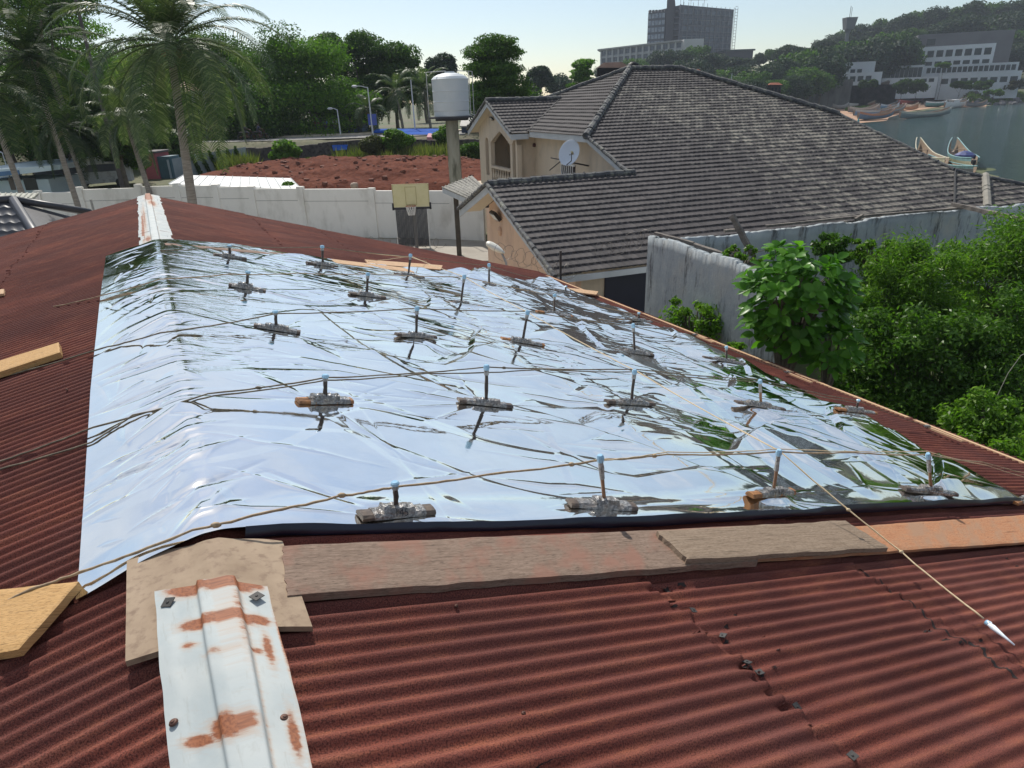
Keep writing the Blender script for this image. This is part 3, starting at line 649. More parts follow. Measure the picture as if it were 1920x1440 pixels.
# ================================================================ ropes
ROPE = simple('brown_cane', (.24, .16, .09), (.4, .29, .17), 30, .6, bump=.4, bdist=.003)
ROPED = simple('dark_cord', (.09, .07, .045), (.2, .16, .1), 30, .65)
ROPET = simple('tan_string', (.5, .38, .22), (.62, .5, .32), 60, .7)
def rope(pts, r, mat, label, name='cord', knots=(), group='cords stretched over the silver sheet', strands=1):
    W = []
    for (x, y, off) in pts:
        u, v = roofuv(x, y, off); W.append(RP(u, v, off))
    root = None; W = np.array(W); out = []
    for i in range(len(W)-1):
        p0 = W[max(i-1, 0)]; p1 = W[i]; p2 = W[i+1]; p3 = W[min(i+2, len(W)-1)]
        for q in np.linspace(0, 1, 11)[:-1]:
            out.append(.5*((2*p1)+(-p0+p2)*q*.6+(2*p0-5*p1+4*p2-p3)*q*q*0+0)+0 if False else (p1*(1-q)+p2*q)-Z*.012*4*q*(1-q)*min(1, np.linalg.norm(p2-p1)))
    out.append(W[-1]); out = np.array(out); jit = np.random.default_rng(len(pts)+int(r*1e5))
    out = out+jit.normal(0, .0012, out.shape)
    b = MB(); b.tube(list(out), [r*jit.uniform(.85, 1.15) for _ in out], 6)
    for k_ in knots:
        c = out[int(k_*(len(out)-1))]; d_ = UR; b.tube([c-d_*.02, c-d_*.008, c+d_*.008, c+d_*.02], [r*.8, r*2.2, r*2.0, r*.8], 7)
    o = b.build(name, mat, smooth=True); return tag(o, label, 'cord', group)
rope([(-40, 1148, .05), (60, 1104, .065), (150, 1073, .06), (362, 994, .085), (500, 960, .14), (640, 930, .17), (738, 913, .185), (930, 887, .27), (1126, 862, .33), (1250, 852, .34), (1460, 847, .37), (1600, 848, .39), (1740, 852, .38), (1840, 866, .2), (1960, 895, .06)], .0058, ROPE, 'thick brown cane lashed along the tops of the nearest row of sticks', 'cane', knots=(.24, .36, .55, .63), group='cords stretched over the silver sheet')
rope([(1120, 864, .335), (1250, 847, .35), (1460, 842, .385), (1740, 846, .39), (1850, 872, .15), (1960, 905, .05)], .0035, ROPET, 'pale second strand beside the brown cane, right half of the nearest row')
rope([(-20, 872, .02), (175, 801, .05), (390, 738, .10), (610, 708, .19), (912, 688, .34), (1190, 692, .39), (1425, 712, .4), (1610, 752, .25), (1740, 800, .05)], .0052, ROPED, 'dark cord over the tops of the second row of sticks, upper of its two strands', knots=(.3, .52, .7))
rope([(-20, 884, .02), (172, 829, .03), (250, 778, .06), (400, 742, .09), (610, 713, .185), (800, 700, .28), (1020, 692, .35), (1190, 697, .385), (1425, 716, .39), (1605, 756, .24)], .0052, ROPED, 'dark cord over the second row of sticks, lower strand that bends down at left')
rope([(-20, 712, .02), (190, 653, .05), (300, 624, .09), (516, 588, .18), (782, 578, .34), (985, 583, .43), (1187, 612, .42), (1362, 652, .27), (1478, 698, .05)], .006, ROPED, 'dark cord over the tops of the third row of sticks')
rope([(100, 575, .02), (195, 553, .05), (300, 523, .10), (430, 514, .2), (560, 512, .27), (690, 513, .3), (871, 519, .44), (1040, 554, .37), (1198, 590, .2), (1303, 627, .04)], .006, ROPE, 'brown cord over the tops of the fourth row of sticks')
rope([(300, 470, .05), (430, 462, .2), (604, 463, .3), (770, 481, .34), (917, 498, .44), (1061, 539, .1), (1200, 596, .03)], .006, ROPED, 'thin dark cord over the tops of the farthest row of sticks')
rope([(690, 490, .08), (770, 480, .34), (871, 519, .45), (988, 585, .43), (1190, 694, .39), (1462, 846, .38), (1690, 1035, .12), (1845, 1160, .06)], .0048, ROPET, 'tan string running diagonally down over the whole sheet to the bottle neck', 'string', knots=(.8, .87))
rope([(640, 468, .1), (770, 482, .33), (800, 490, .08)], .006, ROPET, 'short white string tied round the stick in the middle of the farthest row', 'string')
# bottle neck at the end of the string
u, v = roofuv(1850, 1167, .05); u2, v2 = roofuv(1925, 1228, .03)
p = RP(u, v, .05); q = RP(u2, v2, .03); d_ = (q-p)/np.linalg.norm(q-p); a_ = np.cross(d_, NR); a_ /= np.linalg.norm(a_); bx = np.cross(a_, d_)
CLEARP = simple('clear_plastic', (.62, .7, .74), (.85, .9, .92), 30, .12, bump=.3, bdist=.003)
bt = thing('bottle_neck', p, 'clear plastic bottle neck with a blue ring at the string end, bottom right', 'bottle piece')
b = MB(); b.lathe(p+d_*.004, [(.012, 0), (.013, .02), (.016, .035), (.013, .06), (.008, .10), (.004, .16)], 14, (a_, bx, d_)); b.build('neck', CLEARP, bt, smooth=True)
b = MB(); b.lathe(p-d_*.006, [(.008, 0), (.0145, .003), (.0145, .018), (.010, .022)], 14, (a_, bx, d_)); b.build('blue_ring', TAPEB, bt)
b = MB(); cc = p+bx*.012+d_*.012; b.tube([cc+(a_*cos(t)*.009+d_*sin(t)*.009) for t in np.linspace(0, 2*pi, 15)], .0028, 6); b.build('loop', CLEARP, bt)
# bundles of tape and wood that hold the cords at the eave
for (x, y, lab) in ((1303, 628, 'crumpled tape bundle tying a cord to the eave, farthest of three'), (1476, 698, 'crumpled tape bundle tying a cord to the eave, in front of the big leaved shrub'), (1738, 800, 'crumpled tape bundle tying a cord to the eave, nearest of three')):
    u, v = roofuv(x, y, .03); c = RP(u, v, .02); rt = thing('tape_bundle', c, lab, 'bundle', 'tape bundles along the eave'); b = MB()
    r_ = random.Random(x); V = []; 
    for i in range(9):
        for j in range(8):
            th = 2*pi*j/8; rad = .022*sin(pi*(i+.4)/9)*r_.uniform(.7, 1.3)+.004; V.append(c+UR*(i-4)*.022+DV*rad*cos(th)*1.2+NR*(rad*sin(th)+.012))
    b.add(V, [(i*8+j, i*8+(j+1) % 8, (i+1)*8+(j+1) % 8, (i+1)*8+j) for i in range(8) for j in range(8)]); b.build('crumpled_tape', TAPE, rt)
    b = MB(); b.obox(c+DV*-.22+UR*.02+NR*.0, DV, UR, NR, .25, .025, .012); b.build('wood_strip', W_PALE, rt)
# ================================================================ land, sea, walls
BAY = np.array([(43, 40), (50, 70), (60, 110), (68, 150), (78, 168), (88, 176), (98, 182), (110, 205), (128, 232), (157, 262), (172, 276), (190, 290), (204, 296), (232, 318), (262, 322), (330, 300), (520, 360), (1200, 360), (1200, -300), (60, -300), (45, -40)])
def polydist(x, y, P):
    """signed distance, negative inside"""
    x = np.asarray(x, float); y = np.asarray(y, float); d = np.full(x.shape, 1e9); ins = np.zeros(x.shape, bool)
    for a, b in zip(P, np.roll(P, -1, 0)):
        ex, ey = b-a; wx, wy = x-a[0], y-a[1]; q = np.clip((wx*ex+wy*ey)/(ex*ex+ey*ey), 0, 1)
        d = np.minimum(d, np.hypot(wx-ex*q, wy-ey*q))
        c = (a[1] > y) != (b[1] > y); xi = a[0]+(y-a[1])*ex/(ey if ey else 1e-9); ins ^= c & (x < xi)
    return np.where(ins, -d, d)
def terrain(x, y):
    x = np.asarray(x, float); y = np.asarray(y, float)
    d = polydist(x, y, BAY)
    z = np.where(d < 0, np.maximum(-2.5, d*.12-.35), np.minimum(1.2, -.35+d*.028))
    lot = smooth(44, 58, y+.06*(x+10))*1.1+smooth(66.3, 71.5, y)*2.2
    z = z+lot*(1-smooth(6, 24, x))*(d > 0)
    z = z*np.where((y < 44+.0*x) & (x < 10), 0.0, 1.0)*1.0
    r = x/np.maximum(y, 1)
    d0 = np.interp(r, [.42, .5, .61, .645], [70, 48, 36, 3]); z = z+4.6*smooth(0, 16, d-d0)*smooth(.40, .47, r)*(y > 190)
    G = np.interp(r, [-.6, -.1, .05, .14, .22, .31, .4, .5, .6, .7, .8, 1.2], [5, 4, 6, 15, 21, 22, 22, 26, 32, 38, 40, 40])
    Y0 = np.interp(r, [-.6, .1, .2, .35, .5, .6, .7, .9], [200, 250, 290, 300, 320, 370, 385, 400])
    z = z+np.maximum(0, G-2)*smooth(0, 110, y-Y0)*smooth(0, 25, d)
    return z
gx = np.concatenate([np.linspace(-700, -60, 26)[:-1], np.linspace(-60, 60, 97)[:-1], np.linspace(60, 330, 91)[:-1], np.linspace(330, 900, 24)])
gy = np.concatenate([np.linspace(-500, -20, 16)[:-1], np.linspace(-20, 90, 90)[:-1], np.linspace(90, 420, 110)[:-1], np.linspace(420, 900, 28)])
GX, GY = np.meshgrid(gx, gy, indexing='ij'); GZ = terrain(GX, GY)+.12*fbm(GX*.3, GY*.3, 3, 3)*(GY > 46)
def groundmat():
    m, nt, bs = newmat('earth_and_grass')
    n = nnoise(nt, .09, 6, .6); n2 = nnoise(nt, 1.3, 5, .65)
    col = nramp(nt, n, [(.38, (.07, .095, .03)), (.52, (.11, .11, .045)), (.62, (.12, .095, .055))])
    col = nmix(nt, nramp(nt, n2, [(.4, .6), (.6, 0)]), col, (.045, .06, .02)); lk(nt, col, bs.inputs['Base Color']); bs.inputs['Roughness'].default_value = .9; nbump(nt, bs, n2, .5, .1); return m
g = obj('ground', np.stack([GX, GY, GZ], -1).reshape(-1, 3), grid_faces(*GX.shape), groundmat(), smooth=True); tag(g, kind='structure')
# sea
m, nt, bs = newmat('sea_water')
bs.inputs['Roughness'].default_value = .07; bs.inputs['Specular IOR Level'].default_value = .5; bs.inputs['IOR'].default_value = 1.33
lk(nt, nramp(nt, nnoise(nt, .02, 3), [(.3, (.045, .095, .092)), (.7, (.06, .115, .105))]), bs.inputs['Base Color'])
hA = nnoise(nt, .5, 7, .7, mscale=(.35, 1.2, 1)); nbump(nt, bs, hA, 1.0, 3.0)
sea = MB().add([(35, -300, -.3), (1000, -300, -.3), (1000, 372, -.3), (35, 372, -.3)], [(0, 1, 2, 3)]).build('sea_water', m); tag(sea, kind='structure')
# compound yard paving
YARD = simple('concrete_yard', (.3, .27, .23), (.38, .35, .3), .8, .9)
pts = [(-34, 8, .006), (3.5, 8, .006), (3.6, 30, .006), (1.5, 38.5, .006), (-3.2, 40.1, .006), (-9, 41.6, .006), (-20, 43.7, .006), (-34, 44.2, .006)]
y_ = MB().add(pts, [tuple(range(8))]).build('yard_paving', YARD); tag(y_, kind='structure')
# ---- cream boundary wall along the lot
WALLM = simple('dirty_cream_wall', (.86, .83, .76), (.80, .77, .70), .7, .85, c3=(.66, .63, .56), s3=1.2, mscale=(1, 1, .5))
PILM = WALLM
wl = thing('boundary_wall', (-18, 44, 0), 'long cream rendered boundary wall with pilasters, behind the basketball hoop', 'wall')
tops = [(-60, 372), (70, 364), (148, 358), (258, 350), (330, 349), (402, 348), (470, 353), (562, 355), (695, 354), (848, 362), (905, 372)]
W = []
for (x, y), Yd in zip(tops, (44.6, 44.4, 44.3, 44.2, 44, 43.6, 43.2, 42.6, 41.6, 40.2, 39.4)):
    p = atY(x, y, Yd); W.append(p)
zt = 3.0
b = MB(); pl = MB(); grv = MB()
for i, (p, q) in enumerate(zip(W, W[1:])):
    ztop = (p[2]+q[2])/2; d_ = (q-p); d_[2] = 0; L = np.linalg.norm(d_); d_ /= L; n_ = np.array([d_[1], -d_[0], 0])
    O = np.array([p[0], p[1], 0]); b.span(O, d_, -n_, Z, (0, L-.002), (0, .2), (-.2, ztop))
    pl.span(O, d_, n_, Z, (-.2, .2), (-.24, .07), (-.2, ztop+.16))
    grv.span(O, d_, n_, Z, (.21, L-.21), (0, .006), (ztop-.72, ztop-.70))
b.build('panel', WALLM, wl); pl.build('pilaster', PILM, wl); grv.build('groove', simple('dark_joint', (.2, .19, .17), None, 5, .9), wl)
# ---- basketball stand and dark gate
HOOPY = 31.
bbt = thing('basketball_hoop', atY(770, 450, HOOPY)*[1, 1, 0], 'basketball stand with yellowed backboard in front of the cream wall', 'basketball hoop')
c = (atY(737, 346, HOOPY)+atY(803, 387, HOOPY))/2
YEL = simple('yellowed_backboard', (.62, .57, .3), (.68, .62, .36), 3, .5); FR = simple('black_trim', (.03, .03, .035), None, 5, .6); WHT = simple('white_paint', (.75, .75, .72), None, 5, .6)
b = MB(); b.box(c[0]-.82, c[0]+.82, c[1], c[1]+.04, c[2]-.5, c[2]+.5); b.build('backboard', YEL, bbt)
b = MB(); b.box(c[0]-.88, c[0]-.80, c[1]-.02, c[1]+.06, c[2]-.62, c[2]-.32).box(c[0]+.80, c[0]+.88, c[1]-.02, c[1]+.06, c[2]-.62, c[2]-.32).box(c[0]-.86, c[0]+.86, c[1]-.02, c[1]+.06, c[2]-.60, c[2]-.51); b.build('bottom_padding', FR, bbt)
b = MB(); 
for x0, x1, z0, z1 in ((-.25, .25, .36, .38), (-.25, -.23, -.38, .36), (.23, .25, -.38, .36), (-.25, .25, -.40, -.38), (-.81, .81, .48, .5), (-.81, -.79, -.5, .48), (.79, .81, -.5, .48)): b.box(c[0]+x0, c[0]+x1, c[1]-.008, c[1]-.003, c[2]+z0, c[2]+z1)
b.build('painted_line', simple('faded_line', (.42, .36, .16), None, 5, .6), bbt)
rim = c+np.array([0, -.28, -.42]); b = MB(); b.tube([rim+np.array([cos(t)*.23, sin(t)*.23, 0]) for t in np.linspace(0, 2*pi, 19)], .014, 6); b.build('rim', simple('orange_rim', (.45, .14, .06), None, 5, .5), bbt)
b = MB()
for k in range(12):
    t = 2*pi*k/12; b.tube([rim+np.array([cos(t+q*.5)*.23*(1-.4*q), sin(t+q*.5)*.23*(1-.4*q), -.4*q]) for q in (0, .33, .66, 1)], .012, 4); b.tube([rim+np.array([cos(t-q*.5)*.23*(1-.4*q), sin(t-q*.5)*.23*(1-.4*q), -.4*q]) for q in (0, .33, .66, 1)], .012, 4)
b.build('net', WHT, bbt)
b = MB(); b.box(c[0]-.07, c[0]+.07, c[1]+.5, c[1]+.64, 0, c[2]-.1); b.tube([(c[0], c[1]+.55, c[2]-.1), (c[0], c[1]+.05, c[2])], .05, 6); b.build('pole', simple('grey_pole', (.12, .12, .12), None, 5, .6), bbt)
p = atY(741, 392, 37.8); q = atY(800, 392, 37.8)
gt = thing('metal_gate', (p[0], 37.8, 0), 'dark sheet metal gate standing behind the basketball hoop', 'gate')
GM = simple('black_gate_metal', (.02, .022, .028), (.03, .032, .04), 3, .5)
b = MB(); n_ = 26
for k in range(n_): x0 = p[0]+(q[0]-p[0])*k/n_; x1 = p[0]+(q[0]-p[0])*(k+1)/n_; b.box(x0+.008, x1-.008, 37.8+(.008 if k % 2 else 0), 37.86, .1, 2.6)
b.build('panel', GM, gt); b = MB().box(p[0]-.05, p[0], 37.78, 37.9, 0, 2.7).box(q[0], q[0]+.05, 37.78, 37.9, 0, 2.7).box(p[0], q[0], 37.78, 37.9, 2.6, 2.7); b.build('gate_frame', WHT, gt)
# ---- elevated water tank
tk = thing('water_tank', (-3.1, 45, 0), 'white plastic water tank on a tall square concrete column beyond the wall', 'water tank')
b = MB(); z1 = 6.62; b.hexa([(-3.55, 44.6, -.5), (-2.75, 44.6, -.5), (-2.75, 45.4, -.5), (-3.55, 45.4, -.5), (-3.58, 44.62, z1), (-2.86, 44.62, z1), (-2.86, 45.34, z1), (-3.58, 45.34, z1)]); b.build('column', simple('stained_concrete_column', (.36, .35, .29), (.24, .23, .17), .9, .9, c3=(.1, .1, .07), s3=1.6, mscale=(2, 2, .35)), tk)
b = MB().box(-4.5, -1.95, 43.9, 46.1, z1, z1+.1); b.box(-4.15, -2.2, 44.2, 45.9, z1-.14, z1-.001); b.build('platform', simple('dark_slab', (.06, .06, .07), None, 3, .9), tk)
TW = simple('weathered_white_plastic', (.5, .54, .56), (.58, .6, .6), .8, .5)
b = MB(); b.lathe((-3.18, 45, z1+.1), [(1.08, 0), (1.1, .04), (1.08, .3), (1.10, .34), (1.10, .8), (1.12, .84), (1.10, .88), (1.11, 1.4), (1.13, 1.44), (1.11, 1.48), (1.12, 2.05), (1.14, 2.1), (1.10, 2.14), (1.0, 2.24), (.75, 2.36), (.42, 2.44), (.3, 2.45), (.29, 2.53), (.02, 2.54)], 40); b.build('tank', TW, tk, smooth=False)
PIP = simple('pale_pipe', (.45, .45, .43), None, 5, .6)
for pth in ([(-4.53, 44.3, z1), (-4.53, 44.3, z1+2.6), (-3.4, 44.8, z1+2.66)], [(-1.98, 44.3, z1), (-1.98, 44.3, z1+2.62)], [(-1.83, 45.6, z1), (-1.83, 45.6, z1+2.62), (-2.7, 44.9, z1+2.66)], [(-1.9, 44.2, z1+.2), (-1.7, 44.1, z1+.15), (-1.7, 44.1, z1-.2)]): MB().tube(pth, .03, 6).build('pipe', PIP, tk)
# ---- red earth heaps in the lot
nx, ny = 260, 150; X_, Y_ = np.meshgrid(np.linspace(-25, 3.5, nx), np.linspace(46.5, 63, ny), indexing='ij')
tz = terrain(X_, Y_); e = smooth(0, .12, (X_+25)/28.5)*smooth(1, .9, (X_+25)/28.5)*smooth(46.5, 49, Y_)*smooth(63, 60.5, Y_)
hh = (.75+.9*fbm(X_*.22, Y_*.25, 3, 11)+.55*(vnoise(X_*.6, Y_*.55, 4))+.28*np.abs(fbm(X_*1.7, Y_*1.7, 4, 6))+.10*fbm(X_*6, Y_*6, 3, 2))
DIRT = simple('red_earth', (.095, .028, .017), (.17, .058, .034), .9, .95, bump=.9, bdist=.08, c3=(.10, .04, .028), s3=5, detail=8, spec=.08)
o = obj('earth_heaps', np.stack([X_, Y_, tz+.42+e*np.maximum(hh*.62, .1)], -1).reshape(-1, 3), grid_faces(nx, ny), DIRT, smooth=False); tag(o, kind='structure')
b = MB(); r_ = random.Random(5)
for k in range(260):
    x, y = r_.uniform(-23, 2), r_.uniform(48, 62); i = int((x+25)/28.5*(nx-1)); j = int((y-46.5)/16.5*(ny-1)); z = float((tz+.42+e*np.maximum(hh*.62, .1))[i, j]); s_ = r_.uniform(.05, .22)
    V = [(x+s_*r_.uniform(.5, 1)*a, y+s_*r_.uniform(.5, 1)*c_, z+s_*r_.uniform(.3, .8)*d_) for a, c_, d_ in ((-1, -1, -1), (1, -1, -1), (1, 1, -1), (-1, 1, -1), (-1, -1, 1), (1, -1, 1), (1, 1, 1), (-1, 1, 1))]
    b.hexa(V)
o = b.build('earth_clods', simple('pale_clod', (.2, .085, .055), (.10, .04, .028), 2, .95)); tag(o, 'loose clods and stones scattered over the red earth heaps', 'rubble', kind='stuff')
# ---- dark rubble wall behind the lot
ST = simple('dark_stone_wall', (.05, .045, .045), (.12, .105, .095), 1.6, .95, bump=.9, bdist=.08, c3=(.02, .018, .018), s3=4)
sw = thing('stone_wall', (-12, 66, 2), 'dark weathered stone wall between the red earth and the road', 'wall')
topsw = [(459, 278), (545, 276), (552, 274), (640, 264), (690, 262), (740, 262), (840, 262), (905, 262)]
b = MB(); prev = None
for i, (x, y) in enumerate(topsw):
    p = atY(x, y, 66-.01*(x-352)*.0); 
    if prev is not None:
        n = 10
        for k in range(n):
            a = prev+(p-prev)*k/n; c_ = prev+(p-prev)*(k+1)/n; dz = .12*(float(vnoise(a[0]*1.7, 0, 3))-.5)
            b.box(a[0], c_[0]-.003, 66+.05*(k % 2), 66.5, 1.0, (a[2]+c_[2])/2+dz)
    prev = p
b.build('masonry', ST, sw)
# pale slab roofs and tarps seen over the wall
def slab(name, pts, Y0, Y1, th, mat, label, cat):
    a = atY(*pts[0], Y0); b_ = atY(*pts[1], Y0); c_ = atY(*pts[2], Y1); d_ = atY(*pts[3], Y1)
    m = MB(); P = np.array([a, b_, c_, d_]); m.hexa(list(P-Z*th)+list(P)); o = m.build(name, mat); return tag(o, label, cat)
GREYS = simple('pale_cement', (.4, .38, .35), (.5, .47, .43), 1, .9)
BLUET = simple('blue_tarp', (.02, .07, .3), (.03, .11, .42), 1, .9, spec=.1)
def shed(name, x0, x1, ytop, Y0, dep, hz, wallm, roofm, label, slope=.15, rails=False):
    a = atY(x0, ytop, Y0); b_ = atY(x1, ytop, Y0); z0 = float(terrain(a[0], Y0))-.2
    t_ = thing(name, (a[0], Y0, z0), label, 'shed'); m = MB()
    m.box(a[0]+.15, b_[0]-.15, Y0+.15, Y0+dep, z0, a[2]-.15); m.build('wall', wallm, t_)
    m = MB(); m.hexa([(a[0], Y0-.2, a[2]-.12), (b_[0], Y0-.2, b_[2]-.12), (b_[0], Y0+dep, b_[2]-.12+slope*dep), (a[0], Y0+dep, a[2]-.12+slope*dep), (a[0], Y0-.2, a[2]), (b_[0], Y0-.2, b_[2]), (b_[0], Y0+dep, b_[2]+slope*dep), (a[0], Y0+dep, a[2]+slope*dep)])
    m.build('roof', roofm, t_); m = MB(); w_ = (b_[0]-a[0]); m.box(a[0]+w_*.3, a[0]+w_*.6, Y0+.10, Y0+.148, z0, z0+(a[2]-z0)*.75); m.build('doorway', DARKHOLE, t_); return t_
shed('market_stall', 700, 842, 247, 78, 2, 2, simple('navy_board', (.06, .08, .13), None, 2, .8), BLUET, 'low stall roofed with bright blue tarp behind the stone wall, left of the tank column', slope=.12)
shed('market_stall', 862, 912, 236, 76, 5, 2, simple('navy_board2', (.05, .07, .12), None, 2, .8), simple('zinc_sheet', (.32, .3, .28), (.45, .43, .4), 1.5, .7), 'low stall with grey zinc roof right of the tank column', slope=.15)
shed('market_stall', 548, 600, 256, 79, 3, 2, simple('grey_wall', (.22, .2, .19), None, 2, .9), simple('rusty_tan_sheet', (.3, .22, .17), None, 1.5, .8), 'small stall with tan rusty roof beside the road', slope=.05)
shed('market_stall', 606, 680, 236, 88, 4, 2, simple('blue_board', (.1, .17, .3), (.06, .08, .1), 2, .8), simple('dark_thatch', (.12, .11, .1), None, 1.5, .9), 'blue walled roadside stall in the shade of the tall trees', slope=.08)
shed('market_stall', 515, 600, 238, 92, 4, 2, simple('dim_board', (.12, .13, .14), (.05, .05, .06), 2, .8), simple('dark_zinc', (.2, .2, .2), None, 1.5, .9), 'grey roadside stall under the trees, left of the blue one', slope=.08)
slab('tarp', [(625, 282), (650, 280), (652, 271), (622, 272)], 65.4, 66, .04, BLUET, 'small crumpled blue tarp draped on the stone wall', 'tarp')
slab('tarp', [(752, 252), (838, 252), (832, 247), (745, 248)], 68, 70, .04, BLUET, 'large blue tarp stretched flat behind the weeds, left of the tank column', 'tarp')
slab('umbrella_canopy', [(800, 257), (812, 257), (809, 250), (803, 250)], 66.9, 67.6, .3, simple('pink_cloth', (.6, .25, .3), None, 3, .7), 'small pink parasol top among the weeds before the blue stall', 'parasol')
# ---- road
RD = simple('road_asphalt', (.2, .19, .18), (.26, .25, .23), .5, .9)
xs = np.linspace(-60, -4, 50); cy = np.interp(xs, [-60, -40, -28, -16, -4], [86, 80, 75, 74.5, 76]); R_ = []
for x, y in zip(xs, cy):
    for dy in (-3.2, -1, 1, 3.2): R_.append((x, y+dy, float(terrain(x, y+dy))+.06))
rd = obj('road', R_, grid_faces(len(xs), 4), RD); tag(rd, kind='structure')
b = MB(); 
for (x0, x1) in zip(xs, xs[1:]):
    y0, y1 = np.interp(x0, xs, cy)+3.3, np.interp(x1, xs, cy)+3.3; z0, z1 = float(terrain(x0, y0)), float(terrain(x1, y1)); b.hexa([(x0, y0, z0-.1), (x1, y1, z1-.1), (x1, y1+3, z1-.1), (x0, y0+3, z0-.1), (x0, y0, z0+.2), (x1, y1, z1+.2), (x1, y1+3, z1+.2), (x0, y0+3, z0+.2)])
pv = b.build('pavement', simple('pavement_slabs', (.42, .36, .27), (.5, .43, .33), .8, .9)); tag(pv, kind='structure')
# ---- white roofed shed just beyond the cream wall
ws = thing('white_roofed_shed', (-18, 47, 0), 'low shed with bright white sheet roof behind the cream wall, right of the palm trunk', 'shed')
P = [atY(316, 345, 46.2), atY(566, 355, 45.4), atY(545, 334, 49), atY(345, 328, 50)]
WR = simple('white_roof_sheet', (.58, .6, .59), (.5, .52, .52), 2, .6, bump=.4, bdist=.04, c3=(.5, .5, .47), s3=3)
b = MB(); P = np.array(P); b.hexa(list(P-Z*.08)+list(P)); b.build('roof', WR, ws)
b = MB(); 
for q in np.linspace(0, 1, 14): 
    a = P[0]*(1-q)+P[1]*q; c_ = P[3]*(1-q)+P[2]*q; b.tube([a+Z*.02, c_+Z*.02], .03, 4)
b.build('roof_rib', WR, ws); b = MB(); c_ = P.mean(0); Q = c_+(P-c_)*.93; b.hexa([np.array([q[0], q[1], 0]) for q in Q]+[q-Z*.1 for q in Q]); b.build('wall', WALLM, ws)
# small round barrel and white fan-like thing on the dirt
p = atY(664, 345, 47.5); b = MB(); b.lathe(p-Z*.35, [(.2, 0), (.26, .12), (.27, .3), (.2, .42), (.02, .46)], 14); o = b.build('clay_pot', simple('pale_pot', (.42, .32, .24), None, 6, .8), smooth=True); tag(o, 'pale round pot standing on the red earth just above the cream wall', 'pot')
# ================================================================ the cream house with tiled roofs
YH = radians(-19.76); HU = np.array([cos(YH), -sin(YH), 0]); HV = np.array([sin(YH), cos(YH), 0])
def HP(u, v, z): return HU*u+HV*v+Z*z
def onU(x, y, u): P = atPlane(x, y, HU*u, HU); return float(P@HV), float(P[2])
def onV(x, y, v): P = atPlane(x, y, HV*v, HV); return float(P@HU), float(P[2])
TF = .3443; ZW = 4.76; VW = 23.66
def zf(v): return ZW+TF*(v-VW)
def tilemat():
    m, nt, bs = newmat('weathered_concrete_tiles')
    t = nt.nodes.new('ShaderNodeTexCoord'); uvv = t.outputs['UV']
    fl = nt.nodes.new('ShaderNodeVectorMath'); fl.operation = 'FLOOR'; lk(nt, uvv, fl.inputs[0]); wn = nt.nodes.new('ShaderNodeTexWhiteNoise'); wn.noise_dimensions = '2D'; lk(nt, fl.outputs[0], wn.inputs[0])
    fr = nt.nodes.new('ShaderNodeVectorMath'); fr.operation = 'FRACTION'; lk(nt, uvv, fr.inputs[0]); sp = nt.nodes.new('ShaderNodeSeparateXYZ'); lk(nt, fr.outputs[0], sp.inputs[0])
    n1 = nnoise(nt, .8, 6, .75, vec=uvv, mscale=(1.6, .5, 1)); n2 = nnoise(nt, 3.5, 4, .7, vec=uvv, mscale=(1.6, .5, 1)); nb = nnoise(nt, .16, 4, .6, vec=uvv)
    def mth(op, a, b, c=None):
        m_ = nt.nodes.new('ShaderNodeMath'); m_.operation = op
        for i, v in enumerate((a, b, c)):
            if v is None: continue
            if hasattr(v, 'links'): lk(nt, v, m_.inputs[i])
            else: m_.inputs[i].default_value = v
        return m_.outputs[0]
    lich = attrn(nt, 'lichen')
    f = mth('ADD', mth('MULTIPLY', n1, .62), mth('MULTIPLY', n2, .55)); f = mth('MULTIPLY_ADD', lich, .46, f); f = mth('MULTIPLY_ADD', wn.outputs[0], .20, f)
    f = mth('MULTIPLY_ADD', mth('POWER', sp.outputs[1], 4), .14, f); f = mth('MULTIPLY_ADD', nb, .3, f)
    fac = nramp(nt, f, [(.98, 0), (1.22, 1)]) if False else None
    r = nt.nodes.new('ShaderNodeMapRange'); r.inputs['From Min'].default_value = 1.05; r.inputs['From Max'].default_value = 1.38; lk(nt, f, r.inputs['Value']); fac = r.outputs[0]
    dark = nmix(nt, wn.outputs[0], (.038, .034, .035), (.07, .062, .061)); lite = nmix(nt, n2, (.37, .34, .28), (.25, .23, .18))
    lk(nt, nmix(nt, fac, dark, lite), bs.inputs['Base Color']); bs.inputs['Roughness'].default_value = .8; bs.inputs['Specular IOR Level'].default_value = .3
    nbump(nt, bs, n2, .5, .02); return m
TILE = tilemat()
def inpoly(x, y, P):
    ins = np.zeros(np.shape(x), bool); P = np.asarray(P, float)
    for a, b in zip(P, np.roll(P, -1, 0)):
        c = (a[1] > y) != (b[1] > y); xi = a[0]+(y-a[1])*(b[0]-a[0])/((b[1]-a[1]) if b[1] != a[1] else 1e-9); ins ^= c & (x < xi)
    return ins
